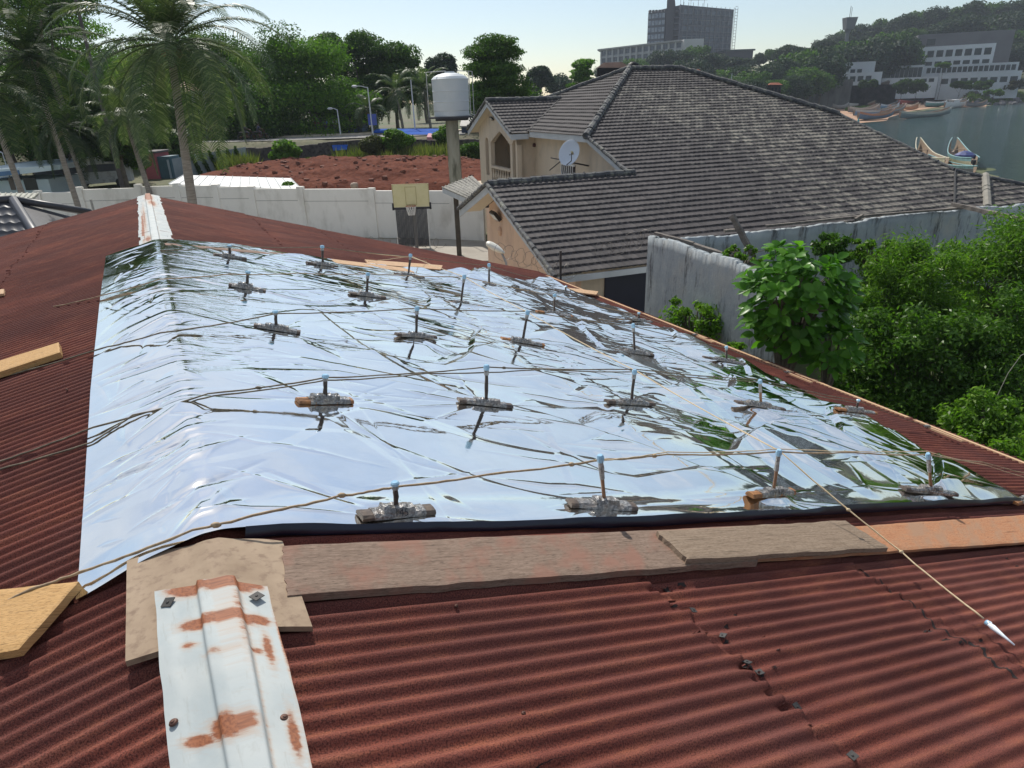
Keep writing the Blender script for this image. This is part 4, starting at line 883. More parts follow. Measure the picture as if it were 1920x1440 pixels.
def tileface(poly, down, grad, p0, parent, lich, tw=.23, cl=.37, name='tiled_roof', step=.048):
    """poly in (U,V); down = unit horizontal vector (in U,V) pointing downslope; grad = tan(pitch); p0=(u,v,z) on the plane"""
    P = np.array(poly, float); dn = np.array(down, float); ac = np.array([-dn[1], dn[0]]); ca = 1/sqrt(1+grad*grad)
    A = P@ac; Dn = P@dn/ca
    a = np.arange(A.min()-tw, A.max()+tw, tw/5); d0 = Dn.min()-cl; nc = int((Dn.max()+cl-d0)/cl)+1
    rows = []; hs = []
    for k in range(nc):
        for f, h in ((.0, .0), (.35, .35), (.7, .7), (.93, .97), (.999, 1.0)): rows.append(d0+(k+f)*cl); hs.append(h)
    rows = np.array(rows); hs = np.array(hs)
    Ag, Dg = np.meshgrid(a, rows, indexing='ij'); Hg = np.broadcast_to(hs, Ag.shape)
    sc = np.cos(2*pi*Ag/tw)
    row = np.floor((Dg-d0)/cl+1e-6)
    w_ = step*Hg+.020*sc*(.4+.6*Hg)+.012*(vnoise(np.floor(Ag/tw/3), row, 3)-.5)*Hg+.03*fbm(Ag*.12, Dg*.12, 2, 6)
    Dd = Dg+.038*sc*(Hg > .9)+.035*(vnoise(np.floor(Ag/tw/4+row*.37), row, 8)-.5)*(Hg > .9)
    Pu = (Ag[..., None]*ac+(Dd*ca)[..., None]*dn)
    zz = p0[2]-((Pu-np.array(p0[:2]))@dn)*grad
    nrm = (HU*dn[0]+HV*dn[1])*grad+Z; nrm /= np.linalg.norm(nrm)
    W = HU*Pu[..., :1]+HV*Pu[..., 1:2]+Z*zz[..., None]+nrm*w_[..., None]
    Fc = grid_faces(*Ag.shape); cu = (Ag.ravel()[Fc]).mean(1); cd = (Dg.ravel()[Fc]).mean(1)
    cU = cu[:, None]*ac+(cd*ca)[:, None]*dn; keep = inpoly(cU[:, 0], cU[:, 1], P); Fc = Fc[keep]
    used = np.unique(Fc); mp = np.full(Ag.size, -1); mp[used] = np.arange(len(used))
    L_ = lich(Pu[..., 0], Pu[..., 1]).ravel()[used]
    UV = np.stack([Ag/tw, (Dg-d0)/cl], -1).reshape(-1, 2)[used]
    return obj(name, W.reshape(-1, 3)[used], mp[Fc], TILE, parent, uv=UV, attr={'lichen': L_})
hs_ = thing('tiled_house', HP(18, 26, 0), 'cream two storey house with large weathered grey tiled roofs and an arched balcony', 'house')
mainpoly = [(7.83, 17.7), (7.83, 23.66), (13.7, 23.66), (13.55, 27.4), (20.2, 35.6), (23.3, 35.5), (28.0, 28.3), (28.5, 21.8)]
def onfront(x, y):
    n = Z-HV*TF; n = n/np.linalg.norm(n); P = atPlane(x, y, HP(8, VW, ZW), n); return float(P@HU), float(P@HV)
mainpoly += [onfront(1920, 349), onfront(1990, 366), (onfront(1990, 366)[0]+2, 17.7)]
lf = lambda u, v: -.28+.75*smooth(14, 22, u+.25*(v-20)+2*fbm(u*.2, v*.2, 2, 5))*(1-.45*smooth(31, 35, v))+.25*smooth(20.5, 17.5, v)*smooth(13, 9, u)+.22*smooth(8.9, 8, u)
tileface(mainpoly, (0, -1), TF, (8, VW, ZW), hs_, lf)
tileface([(13.55, 27.4), (13.55, 43.8), (20.2, 35.6)], (-1, 0), .427, (13.55, 30, 6.04), hs_, lambda u, v: -.38+0*u)
tileface([(12.57, 33.9), (12.57, 37.6), (17.0, 37.6), (13.55, 33.9)], (0, -1), .42, (12.57, 37.6, 7.51), hs_, lambda u, v: -.02+.3*smooth(34.8, 33.9, v))
tileface([(12.57, 41.4), (12.57, 37.6), (17.0, 37.6), (13.55, 41.4)], (0, 1), .42, (12.57, 37.6, 7.51), hs_, lambda u, v: -.2+0*u)
tileface([(7.83, 23.66), (7.83, 27.6), (13.9, 27.6), (13.9, 23.66)], (0, 1), .36, (8, VW, ZW), hs_, lambda u, v: -.1+0*u)
tileface([(13.55, 43.8), (20.2, 35.6), (23.3, 35.6), (28, 43.8)], (0, 1), .347, (21, 35.6, 8.88), hs_, lambda u, v: -.1+0*u)
tileface([(28.0, 28.3), (23.3, 35.5), (28.0, 43.8)], (1, 0), .54, (23.3, 35.5, 8.85), hs_, lambda u, v: -.1+0*u)
RIDGE = simple('ridge_tile_cement', (.05, .052, .058), (.1, .1, .1), 2.5, .85, c3=(.22, .22, .18), s3=5)
def ridge_t(pts, r=.13, mat=RIDGE, name='ridge_tile', bump=.02, segs=None):
    out = []; rs = []
    for a, b_ in zip(pts, pts[1:]):
        L = np.linalg.norm(b_-a); n = max(2, int(L/.42)) 
        for k in range(n):
            for q, rr_ in ((0.02, 1.0), (.9, .9), (.93, 1.1)): out.append(a+(b_-a)*(k+q)/n+Z*random.uniform(-bump, bump)); rs.append(r*rr_)
    out.append(pts[-1]); rs.append(r); b = MB(); b.tube(out, rs, 8); return b.build(name, mat, hs_, smooth=False)
ridge_t([HP(7.83, VW, ZW+.05), HP(13.8, VW+.02, ZW+.06)])
ridge_t([HP(13.45, 27.2, 6.02), HP(20.2, 35.6, 8.95)], .16); ridge_t([HP(20.2, 35.6, 8.95), HP(23.3, 35.5, 8.93)]); ridge_t([HP(23.3, 35.5, 8.93), HP(28.05, 28.2, 6.42)])
ridge_t([HP(20.2, 35.6, 8.95), HP(17.0, 39.5, 7.6), HP(13.4, 43.9, 6.05)], .14)
ridge_t([HP(12.5, 37.6, 7.58), HP(17.0, 37.6, 7.56)])
ridge_t([HP(12.52, 33.85, 6.0), HP(12.52, 37.6, 7.56)], .07, name='verge_tile'); ridge_t([HP(12.52, 37.6, 7.56), HP(12.52, 41.4, 5.98)], .07, name='verge_tile')
ridge_t([HP(7.78, 17.65, zf(17.65)+.03), HP(7.78, VW, ZW+.05)], .08, name='verge_tile'); ridge_t([HP(7.78, VW, ZW+.05), HP(7.78, 27.6, 3.42)], .08, name='verge_tile')
ridge_t([HP(13.55, 23.8, zf(23.8)+.05), HP(13.5, 27.4, zf(27.4)+.04)], .08, name='verge_tile')
ridge_t([HP(28.05, 28.2, zf(28.2)+.04), HP(28.5, 21.8, zf(21.8)+.05)], .08, name='verge_tile')
c_ = onfront(1790, 322); d_ = onfront(1920, 349); e_ = onfront(1990, 366); ridge_t([HP(*c_, zf(c_[1])+.05), HP(*d_, zf(d_[1])+.05), HP(*e_, zf(e_[1])+.05)], .09, name='verge_tile')
f1 = onfront(1847, 331); f2 = onfront(1851, 392); ridge_t([HP(*f1, zf(f1[1])+.06), HP(*f2, zf(f2[1])+.06)], .15, simple('pale_hip_tile', (.27, .25, .21), (.2, .19, .16), 3, .9), 'hip_tile')
g1 = onfront(1790, 325); g2 = onfront(1789, 384); b = MB(); b.tube([HP(*g1, zf(g1[1])+.07), HP(*g2, zf(g2[1])+.07)], .045, 6); b.build('valley_gutter', simple('black_gutter', (.03, .03, .03), None, 3, .8), hs_)
# dark joint line between balcony roof and hip
b = MB(); b.tube([HP(13.55, 33.9, 6.06), HP(17.0, 37.6, 7.56)], .04, 5); b.build('valley_gutter', simple('black_gutter2', (.03, .03, .03), None, 3, .8), hs_)
FASC = simple('pale_fascia', (.50, .52, .53), (.42, .44, .45), 1.5, .7); SOFF = simple('cream_soffit', (.66, .58, .44), (.6, .53, .4), 1, .8)
HW = simple('cream_house_wall', (.60, .50, .38), (.54, .45, .345), .6, .85, c3=(.47, .40, .31), s3=2.5, mscale=(1, 1, .4)); HW2 = simple('peach_gable_wall', (.66, .46, .32), (.60, .42, .3), .6, .85, c3=(.54, .37, .27), s3=2.2, mscale=(1, 1, .4))
def board(a, b_, h, n_, th=.03, up=0.): return MB().hexa([a-Z*h, b_-Z*h, b_-Z*h+n_*th, a-Z*h+n_*th, a+Z*up, b_+Z*up, b_+Z*up+n_*th, a+Z*up+n_*th])
# wing gable
board(HP(7.83, 17.7, zf(17.7)-.02), HP(7.83, VW, ZW-.02), .26, HU, .04).build('bargeboard', FASC, hs_); board(HP(7.83, VW+.004, ZW-.02), HP(7.83, 27.6, 3.34), .26, HU, .04).build('bargeboard', FASC, hs_)
GU = 8.75
b = MB(); b.prism([HP(GU, 18.3, 0), HP(GU, 26.4, 0), HP(GU, 26.4, ZW-.12-.36*(26.4-VW)), HP(GU, VW, ZW-.12), HP(GU, 18.3, zf(18.3)-.12)], HU*.2); b.build('wall', HW2, hs_)
b = MB(); b.prism([HP(7.88, 17.8, zf(17.8)-.10), HP(GU, 17.8, zf(17.8)-.10), HP(GU, VW, ZW-.10), HP(7.88, VW, ZW-.10)], Z*.04); b.prism([HP(7.88, VW+.003, ZW-.10), HP(GU, VW+.003, ZW-.10), HP(GU, 27.5, 3.28), HP(7.88, 27.5, 3.28)], Z*.04); b.build('soffit', SOFF, hs_)
b = MB(); b.prism([HP(GU+.2, 18.3, 0), HP(28, 18.3, 0), HP(28, 18.3, zf(18.3)-.1), HP(GU+.2, 18.3, zf(18.3)-.1)], HV*.2); b.build('wall', HW, hs_)
b = MB().span(HP(GU+1.0, 18.24, 0), HU, HV, Z, (0, 4.5), (0, .055), (0, 2.5)); b.build('dark_panel', simple('dark_navy', (.01, .012, .03), None, 3, .6), hs_)  # dark navy panel on the wall below the eave
board(HP(7.9, 17.68, zf(17.68)-.02), HP(27.8, 17.68, zf(17.68)-.02), .18, HV, .04).build('fascia', FASC, hs_)
b = MB(); b.prism([HP(9.6, 26.6, 0), HP(9.6, 29.4, 0), HP(9.6, 29.4, 3.3), HP(9.6, 26.6, 3.1)], HU*.2); b.build('wall', HW2, hs_)
# upper walls
us_, zz = onV(1003, 300, 34.6)
UWALL = us_
b = MB(); b.prism([HP(13.05+.25, 34.6, 2.8), HP(UWALL, 34.6, 2.8), HP(UWALL, 34.6, 5.95), HP(13.3, 34.6, 5.85)], HV*.2); b.build('wall', HW, hs_)
b = MB(); b.prism([HP(UWALL, 23.0, 2.6), HP(UWALL, 34.6, 2.6), HP(UWALL, 34.6, 5.9), HP(UWALL, 27.1, 5.88), HP(UWALL, 23.0, zf(23.0)-.12)], HU*.2); b.build('wall', HW, hs_)
b = MB(); b.prism([HP(UWALL, 43.2, 2.6), HP(27.6, 43.2, 0), HP(27.6, 43.2, 5.9), HP(UWALL, 43.2, 5.9)], HV*.2); b.prism([HP(27.5, 18.6, 0), HP(27.5, 43.1, 0), HP(27.5, 43.1, 5.9), HP(27.5, 27.2, 5.9), HP(27.5, 18.6, 2.8)], HU*.2); b.build('wall', HW, hs_)
b = MB(); b.prism([HP(13.6, 27.5, 5.86), HP(UWALL+.1, 27.5, 5.86), HP(UWALL+.1, 43.6, 5.86), HP(13.6, 43.6, 5.86)], Z*.04); b.build('soffit', SOFF, hs_)
board(HP(13.55, 27.4, 6.02), HP(13.55, 33.9, 6.02), .26, HU, .04).build('fascia', FASC, hs_)
board(HP(13.55, 23.9, zf(23.9)-.02), HP(13.55, 27.4, zf(27.4)-.02), .24, HU, .04).build('bargeboard', FASC, hs_)
b = MB(); b.prism([HP(13.6, 23.9, zf(23.9)-.1), HP(UWALL, 23.9, zf(23.9)-.1), HP(UWALL, 27.3, zf(27.3)-.1), HP(13.6, 27.3, zf(27.3)-.1)], Z*.03); b.build('soffit', SOFF, hs_)
board(HP(27.9, 28.6, zf(28.6)-.02), HP(28.1, 27.2, zf(27.2)-.02), .4, HU, .04).build('bargeboard', FASC, hs_)
# balcony
zg = lambda v: 7.51-.42*abs(v-37.6)
board(HP(12.57, 33.9, 5.93), HP(12.57, 37.6, 7.48), .26, HU, .04).build('bargeboard', FASC, hs_); board(HP(12.57, 37.604, 7.48), HP(12.57, 41.4, 5.9), .26, HU, .04).build('bargeboard', FASC, hs_)
board(HP(12.61, 33.9, 5.93), HP(13.53, 33.9, 5.93), .26, HV, .04).build('fascia', FASC, hs_)
b = MB(); b.prism([HP(12.62, 33.95, 5.83), HP(13.6, 33.95, 5.83), HP(13.6, 37.6, 7.36), HP(12.62, 37.6, 7.36)], Z*.04); b.prism([HP(12.62, 37.603, 7.36), HP(13.6, 37.603, 7.36), HP(13.6, 41.3, 5.8), HP(12.62, 41.3, 5.8)], Z*.04); b.build('soffit', SOFF, hs_)
BU = 13.05; V0, V1 = 34.6, 40.7
def vpx(x, y=300): return onU(x, y, BU)[0]
vR2, vR1 = vpx(970), vpx(961); vC2, vC1 = vpx(957), vpx(921); vL2, vL1 = vpx(917), vpx(911)
zr = onU(940, 314, BU)[1]; zb = 2.9
zs = onU(965, 262, BU)[1]; zc = onU(940, 256, BU)[1]
def wallpiece(poly, m): m.prism([HP(BU, v, z) for v, z in poly], HU*.25)
b = MB()
zt_ = lambda v: zg(v)-.12
spring = zs-.25
for a, c_ in ((V0, vR2), (vR1, vC2), (vC1, vL2), (vL1, V1)): wallpiece([(a, zb), (c_-.0, zb), (c_, spring), (a, spring)], b)
for a, c_ in ((vR2, vR1), (vL2, vL1)): wallpiece([(a, zb), (c_, zb), (c_, zr-.6), (a, zr-.6)], b)
wallpiece([(vC2, zb), (vC1, zb), (vC1, zr-.85), (vC2, zr-.85)], b)
# arched upper band
def arch(a, c_, zs_, rise, n=8, pointed=False):
    out = []
    for k in range(n+1):
        t_ = k/n; v = a+(c_-a)*t_; h = sin(pi*t_)**.6 if not pointed else min(1, 2.1*min(t_, 1-t_))**.9; out.append((v, zs_+rise*h))
    return out
def band(a, c_, low, m):
    # low: polyline of the underside from a to c; top follows the gable
    for (p, q) in zip(low, low[1:]):
        if abs(q[0]-p[0]) < 1e-6: continue
        if (p[0] < 37.6 < q[0]): 
            mid = p[1]+(q[1]-p[1])*(37.6-p[0])/(q[0]-p[0]); wallpiece([p, (37.6, mid), (37.6, zt_(37.6)), (p[0], zt_(p[0]))], m); wallpiece([(37.6, mid), q, (q[0], zt_(q[0])), (37.6, zt_(37.6))], m)
        else: wallpiece([p, q, (q[0], zt_(q[0])), (p[0], zt_(p[0]))], m)
low = [(V0, spring)]+arch(vR2, vR1, spring, .22)+arch(vC2, vC1, spring-.05, .65, 8, True)+arch(vL2, vL1, spring, .22)+[(V1, spring)]
band(V0, V1, low, b)
b.build('balcony_front', HW, hs_)
b = MB().span(HP(BU-.06, 0, 0), HU, HV, Z, (0, .30), (vC2+.004, vC1-.004), (zr-.12, zr)); b.span(HP(BU-.03, 0, 0), HU, HV, Z, (0, .26), (vC2+.004, vC1-.004), (zr-.93, zr-.85)); rl = b.build('balcony_rail', HW, hs_)
n_ = 8
for k in range(n_):
    v = vC2+(vC1-vC2)*(k+.5)/n_; b = MB(); b.lathe(HP(BU+.08, v, zr-.85), [(.05, 0), (.05, .05), (.035, .1), (.085, .28), (.08, .38), (.035, .55), (.05, .66), (.05, .73)], 8); b.build('baluster', HW, hs_, smooth=True)
b = MB(); b.prism([HP(UWALL+.6, 34.8, 2.9), HP(UWALL+.6, 40.7, 2.9), HP(UWALL+.6, 40.7, 6.4), HP(UWALL+.6, 34.8, 6.4)], HU*.1); b.span(HP(0, 0, 0), HU, HV, Z, (BU+.26, UWALL+.6), (34.8, 40.7), (2.8, 2.9)); b.span(HP(0, 0, 0), HU, HV, Z, (BU+.26, UWALL+.6), (40.5, 40.7), (2.9, 5.8)); b.build('balcony_recess', HW, hs_)
b = MB().span(HP(0, 0, 0), HU, HV, Z, (BU, 20), (34.8, 43), (0, 2.8)); b.build('lower_storey', HW, hs_)
# small fittings
BLK = simple('black_lamp_body', (.02, .02, .022), None, 5, .5); GLS = simple('lamp_glass', (.5, .52, .48), None, 5, .2)
def flood(x, y, U_, s, lab=None):
    v, z = onU(x, y, U_); c = HP(U_-.12*s/.3, v, z); a_ = HV; n_ = (-HU*.8-Z*.6); up_ = np.cross(n_, a_); b = MB(); b.obox(c, a_, up_, n_, s*.62, s*.42, s*.14); fl = b.build('floodlight', BLK, hs_); b = MB(); b.obox(c+n_*s*.15, a_, up_, n_, s*.5, s*.3, s*.02); b.build('lens', GLS, fl)
flood(937, 404, GU, .46); flood(925, 222, BU, .26)
v, z = onU(939, 433, GU); b = MB(); b.lathe(HP(GU-.03, v, z), [(.04, -.18), (.12, -.08), (.13, .04), (.05, .16)], 8); b.build('wall_vent', HW2, hs_)
v, z = onU(1001, 272, 13.8); u1, z1_ = onV(1001, 272, 34.55); b = MB(); b.lathe(HP(u1, 34.5, z1_), [(.02, -.1), (.09, -.07), (.09, .03), (.03, .1)], 8); b.build('wall_lamp', simple('dark_red_lamp', (.08, .02, .02), None, 5, .5), hs_)
# barred window behind the dish
va, za = onU(1054, 306, UWALL); vb, zb_ = onU(1079, 332, UWALL); b = MB().span(HP(UWALL-.02, 0, 0), HU, HV, Z, (0, .019), (vb, va), (2.9, za)); wn_ = b.build('window', simple('dark_glass', (.03, .035, .04), None, 4, .15), hs_)
b = MB()
for k in range(7):
    v = vb+(va-vb)*(k+.5)/7; b.tube([HP(UWALL-.06, v+.10*sin(q*9), 2.9+(za-2.9)*q) for q in np.linspace(0, 1, 14)], .025, 5)
b.span(HP(UWALL-.08, 0, 0), HU, HV, Z, (0, .05), (vb-.03, va+.03), (za-.05, za+.02)); b.build('grille', WHT, wn_)
# satellite dish
dc = HP(UWALL-.9, *onU(1067, 286, UWALL-.9)); dn = np.array([-.35, -.75, .5]); dn /= np.linalg.norm(dn); dx = np.cross(dn, Z); dx /= np.linalg.norm(dx); dy = np.cross(dx, dn)
ds = thing('satellite_dish', dc-dn*.3, 'white satellite dish fixed to the shaded cream wall above the barred window', 'satellite dish')
R_ = .5*50/F*np.dot(dc-CAM, FW)*1.02
b = MB(); pr = [(R_*q, -.16*(1-q*q)*R_/.6) for q in (0.001, .3, .6, .85, 1)]+[(R_*1.01, .0), (R_*1.0, -.02)]+[(R_*q, -.02-.16*(1-q*q)*R_/.6-.02) for q in (.85, .6, .3, .001)]
b.lathe(dc, pr, 32, (dx*.78, dy, dn)); b.build('reflector', simple('dish_white', (.62, .66, .72), (.55, .6, .66), 2, .5), ds, smooth=True)
b = MB(); b.tube([dc-dy*R_*.95, dc-dy*R_*.9+dn*.3-dx*.3, dc+dn*.6-dy*R_*.45-dx*.35], .02, 6); b.build('feed_arm', BLK, ds); b = MB(); e_ = dc+dn*.6-dy*R_*.45-dx*.35; b.lathe(e_, [(.05, 0), (.06, .1), (.04, .2)], 8, (dx, dy, -dn)); b.build('feed_horn', simple('yellowish_horn', (.6, .55, .35), None, 5, .5), ds)
b = MB(); b.tube([dc-dn*.16, dc-dn*.3-dy*.3, HP(UWALL-.02, float((dc-dy*.5)@HV), dc[2]-.6)], .035, 6); b.tube([dc-dn*.1+dx*.3-dy*.3, dc+dx*.85-dy*.75-dn*.2], .025, 6); b.tube([dc-dn*.1+dx*.3-dy*.3, dc+dx*.9-dy*.15-dn*.2], .025, 6); b.build('mount', BLK, ds)
# canopy left of the wing
cn = thing('entrance_canopy', HP(8, 30, 0), 'low tiled canopy on a dark post, left of the peach gable', 'canopy')
P1, P2, P3, P4 = atZ(829, 351, 3.35), atZ(890, 377, 3.35), atZ(914, 356, 3.75), atZ(885, 329, 3.9)
nrm_ = np.cross(P2-P1, P4-P1); nrm_ /= np.linalg.norm(nrm_)
b = MB(); b.hexa([P1-Z*.04, P2-Z*.04, P3-Z*.04, P4-Z*.04, P1, P2, P3, P4]); 
for k in range(9):
    q = k/9; a = P1*(1-q)+P4*q; c_ = P2*(1-q)+P3*q; b.tube([a+Z*.02, c_+Z*.02], .035, 5)
b.build('roof', simple('mossy_tiles', (.1, .095, .09), (.3, .29, .25), 6, .9, c3=(.4, .38, .33), s3=14), cn)
board(P1-Z*.045, P2-Z*.045, .24, HU, .05).build('fascia', FASC, cn)
p = atPlane(854, 372, P1, (P2-P1)/np.linalg.norm(P2-P1)) if False else atY(855, 374, float(P1[1]*.72+P2[1]*.28)); b = MB().box(p[0]-.12, p[0]+.12, p[1]-.12, p[1]+.12, 0, 3.2); b.build('post', simple('dark_brown_post', (.10, .085, .065), (.06, .05, .04), 2, .9), cn)
# street lamp head
LH = thing('lantern', atY(928, 463, 19.5), 'pale oval lamp head on a thin pole in front of the peach gable', 'lamp')
c = atY(928, 464, 19.5); a_ = np.array([.8, -.35, -.45]); a_ /= np.linalg.norm(a_); b_ = np.cross(a_, Z); b_ /= np.linalg.norm(b_); u_ = np.cross(b_, a_)
b = MB(); b.lathe(c-a_*.3, [(.03, 0), (.12, .05), (.155, .15), (.16, .3), (.13, .45), (.06, .6), (.02, .64)], 14, (b_, u_*.6, a_)); b.build('lamp_head', simple('pale_lamp_shell', (.62, .6, .5), (.68, .66, .58), 4, .4), LH, smooth=True)
b = MB(); b.tube([c+a_*.2, c+a_*.38-Z*.25, (c+a_*.45)*[1, 1, 0]], .035, 8); b.build('pole', simple('grey_pole2', (.3, .3, .3), None, 5, .6), LH)
# ================================================================ ruined concrete walls
def ruinmat():
    m, nt, bs = newmat('stained_old_concrete')
    n = nnoise(nt, .7, 6, .65); n2 = nnoise(nt, 2.2, 6, .75, mscale=(1.6, 1.6, .32)); n3 = nnoise(nt, 9, 5, .7)
    col = nramp(nt, n, [(.35, (.40, .43, .42)), (.55, (.30, .335, .35)), (.7, (.38, .38, .35))]); col = nmix(nt, nramp(nt, n2, [(.52, 0), (.66, .9)]), col, (.055, .055, .055)); col = nmix(nt, nramp(nt, n3, [(.55, 0), (.75, .4)]), col, (.5, .52, .5))
    g = nnoise(nt, 1.1, 4, .7, mscale=(1, 1, .5)); col = nmix(nt, nramp(nt, g, [(.58, 0), (.7, .5)]), col, (.17, .11, .07))
    lk(nt, col, bs.inputs['Base Color']); bs.inputs['Roughness'].default_value = .92; nbump(nt, bs, n3, .4, .02); return m
RUIN = ruinmat(); OLDTIM = simple('rotten_timber', (.09, .075, .065), (.19, .165, .14), 5, .9, bump=.5, bdist=.01)
def raggedwall(u0, v0, u1, v1, tops, th, parent, seed):
    a = np.array([u0, v0]); c = np.array([u1, v1]); L = np.linalg.norm(c-a); d = (c-a)/L; n = np.array([-d[1], d[0]]); N_ = 260; V = []
    for i in range(N_):
        q = i/(N_-1); p = a+(c-a)*q; zt_ = np.interp(q, *zip(*tops))+.022*(float(vnoise(np.floor(q*L*3.3), 1, seed))-.5)+.035*(float(vnoise(q*L*16, 2, seed))-.5)-.05*(float(vnoise(np.floor(q*L*1.1), 4, seed)) > .85)
        for s_, z in ((0, 0), (0, 1.5), (0, zt_-.25), (0, zt_-.02), (.4, zt_), (1, zt_-.03), (1, 0)):
            j = .012*(float(vnoise(q*L*4, z*2, seed+5))-.5); V.append(HP(*(p+n*(s_*th+j)), z))
    return obj('wall', np.array(V), grid_faces(N_, 7), RUIN, parent)
rw = thing('ruined_building', HP(12, 14, 0), 'roofless ruin of stained grey concrete walls between the rusty roof and the tiled house', 'ruin')
u1, z1_ = onV(1215, 440, 15.5)
raggedwall(u1, 15.5, u1, 10.3, [(0, 4.13), (.35, 4.17), (.8, 4.15), (1, 3.6)], .18, rw, 3)
raggedwall(u1+.19, 15.32, 27, 15.32, [(0, 4.0), (.05, 3.98), (.25, 3.92), (.6, 3.96), (1, 3.78)], .2, rw, 9)
raggedwall(27, 15.3, 27, 8, [(0, 3.8), (1, 3.4)], .2, rw, 14)
def beam(x0, y0, d0, x1, y1, d1, w, h, name, label, mat=OLDTIM, cat='timber', group='old timbers on the ruined walls', planeV=None):
    if planeV: a = HP(*(lambda t: (t[0], planeV, t[1]))(onV(x0, y0, planeV))); c = HP(*(lambda t: (t[0], planeV, t[1]))(onV(x1, y1, planeV)))
    else: a = atY(x0, y0, d0); c = atY(x1, y1, d1)
    d = (c-a); L = np.linalg.norm(d); d /= L; s = np.cross(d, Z); s /= np.linalg.norm(s)+1e-9; u_ = np.cross(s, d)
    N_ = 12; V = []
    for i in range(N_):
        q = i/(N_-1); p = a+(c-a)*q
        for sx_, sy_ in ((-1, -1), (1, -1), (1, 1), (-1, 1)): V.append(p+s*w/2*sx_*random.uniform(.85, 1.1)+u_*h/2*sy_*random.uniform(.8, 1.1))
    Fc = [(i*4+k, i*4+(k+1) % 4, (i+1)*4+(k+1) % 4, (i+1)*4+k) for i in range(N_-1) for k in range(4)]+[(3, 2, 1, 0), tuple((N_-1)*4+k for k in range(4))]
    return tag(obj(name, V, Fc, mat), label, cat, group)
beam(1372, 404, 16.0, 1412, 478, 15.6, .12, .12, 'timber_post', 'dark broken post leaning against the ruined wall, left of the big leaved shrub')
beam(1228, 437, 17.6, 1300, 456, 16.6, .10, .06, 'timber', 'rotten board on top of the ruined wall, at its left corner'); beam(1280, 452, 16.9, 1420, 497, 15.1, .12, .08, 'timber', 'rotten board under the vines along the side wall of the ruin')
beam(1436, 424, 0, 1652, 402, 0, .10, .07, 'timber', 'long dark batten along the top of the far ruined wall, middle part', planeV=15.25); beam(1652, 402, 0, 1820, 389, 0, .09, .06, 'timber', 'dark batten along the top of the far ruined wall, right of the long one', planeV=15.25)
beam(1786, 383, 21, 1935, 416, 18, .12, .12, 'timber', 'dark squared beam sloping down to the right edge above the ruined wall'); beam(1358, 433, 17.4, 1392, 430, 17.4, .14, .07, 'timber', 'short stub of board nailed across the leaning broken post')
beam(1604, 412, 19.6, 1618, 404, 19.6, .12, .10, 'timber', 'small wooden stub poking up from the far ruined wall')
# razor wire between the roofs
WIRE = simple('dull_wire', (.16, .14, .12), None, 5, .5, metal=.5)
for i, (x0, y0, x1, y1, Yd, lab) in enumerate(((935, 470, 1075, 512, 18.6, 'coil of thin razor wire in front of the peach gable'), (1125, 470, 1230, 440, 18.2, 'coil of thin razor wire above the left corner of the ruined wall'), (640, 452, 830, 458, 30, 'thin coil of razor wire behind the far end of the rusty roof'))):
    a = atY(x0, y0, Yd); c = atY(x1, y1, Yd); pts = []; r_ = random.Random(i)
    for k in range(170):
        q = k/169; t_ = q*2*pi*11; R1 = .19+.05*sin(q*23); pts.append(a+(c-a)*q+np.array([cos(t_)*R1*.9, .12*sin(t_*1.3), sin(t_)*R1])+np.array([r_.uniform(-.02, .02)]*3))
    b = MB(); b.tube(pts, .005 if i < 2 else .008, 4); tag(b.build('razor_wire', WIRE), lab, 'razor wire')
for i, (x0, y0, y1, Yd, lab) in enumerate(((1051, 470, 520, 18.4, 'thin dark iron stake carrying the razor wire'), (170, 374, 395, 27, 'short grey stake rising behind the left slope of the rusty roof'))):
    a = atY(x0, y0, Yd); c = atY(x0+3, y1, Yd); b = MB(); b.box(a[0]-.03, a[0]+.03, a[1]-.03, a[1]+.03, 0 if i else c[2]-2, a[2]); tag(b.build('stake', simple('stake_iron', (.06, .055, .05), None, 5, .8) if i == 0 else simple('stake_grey', (.3, .3, .28), None, 5, .8)), lab, 'stake')
# ================================================================ dark tiled roof at the left edge, blue eaved guard house
lr = thing('small_tiled_building', atY(40, 420, 20)*[1, 1, 0], 'low building with near black tiled hip roof at the left edge, beyond the rusty roof', 'building')
a, b0, c0_, d0_ = atY(-60, 382, 21), atY(30, 376, 21), atY(163, 398, 20), atY(120, 415, 18)
DT = simple('black_tile', (.03, .03, .035), (.05, .05, .055), 4, .5, spec=.6)
pa = [atY(-80, 384, 20.5), atY(30, 378, 20.5), atY(190, 440, 17.6), atY(60, 470, 16.2), atY(-80, 480, 16.2)]
zE = pa[3][2]
b = MB(); P = [atY(-80, 376, 21.), atY(28, 376, 21.), atY(118, 414, 18.6), atY(118, 440, 17.9), atY(-80, 440, 17.9)]
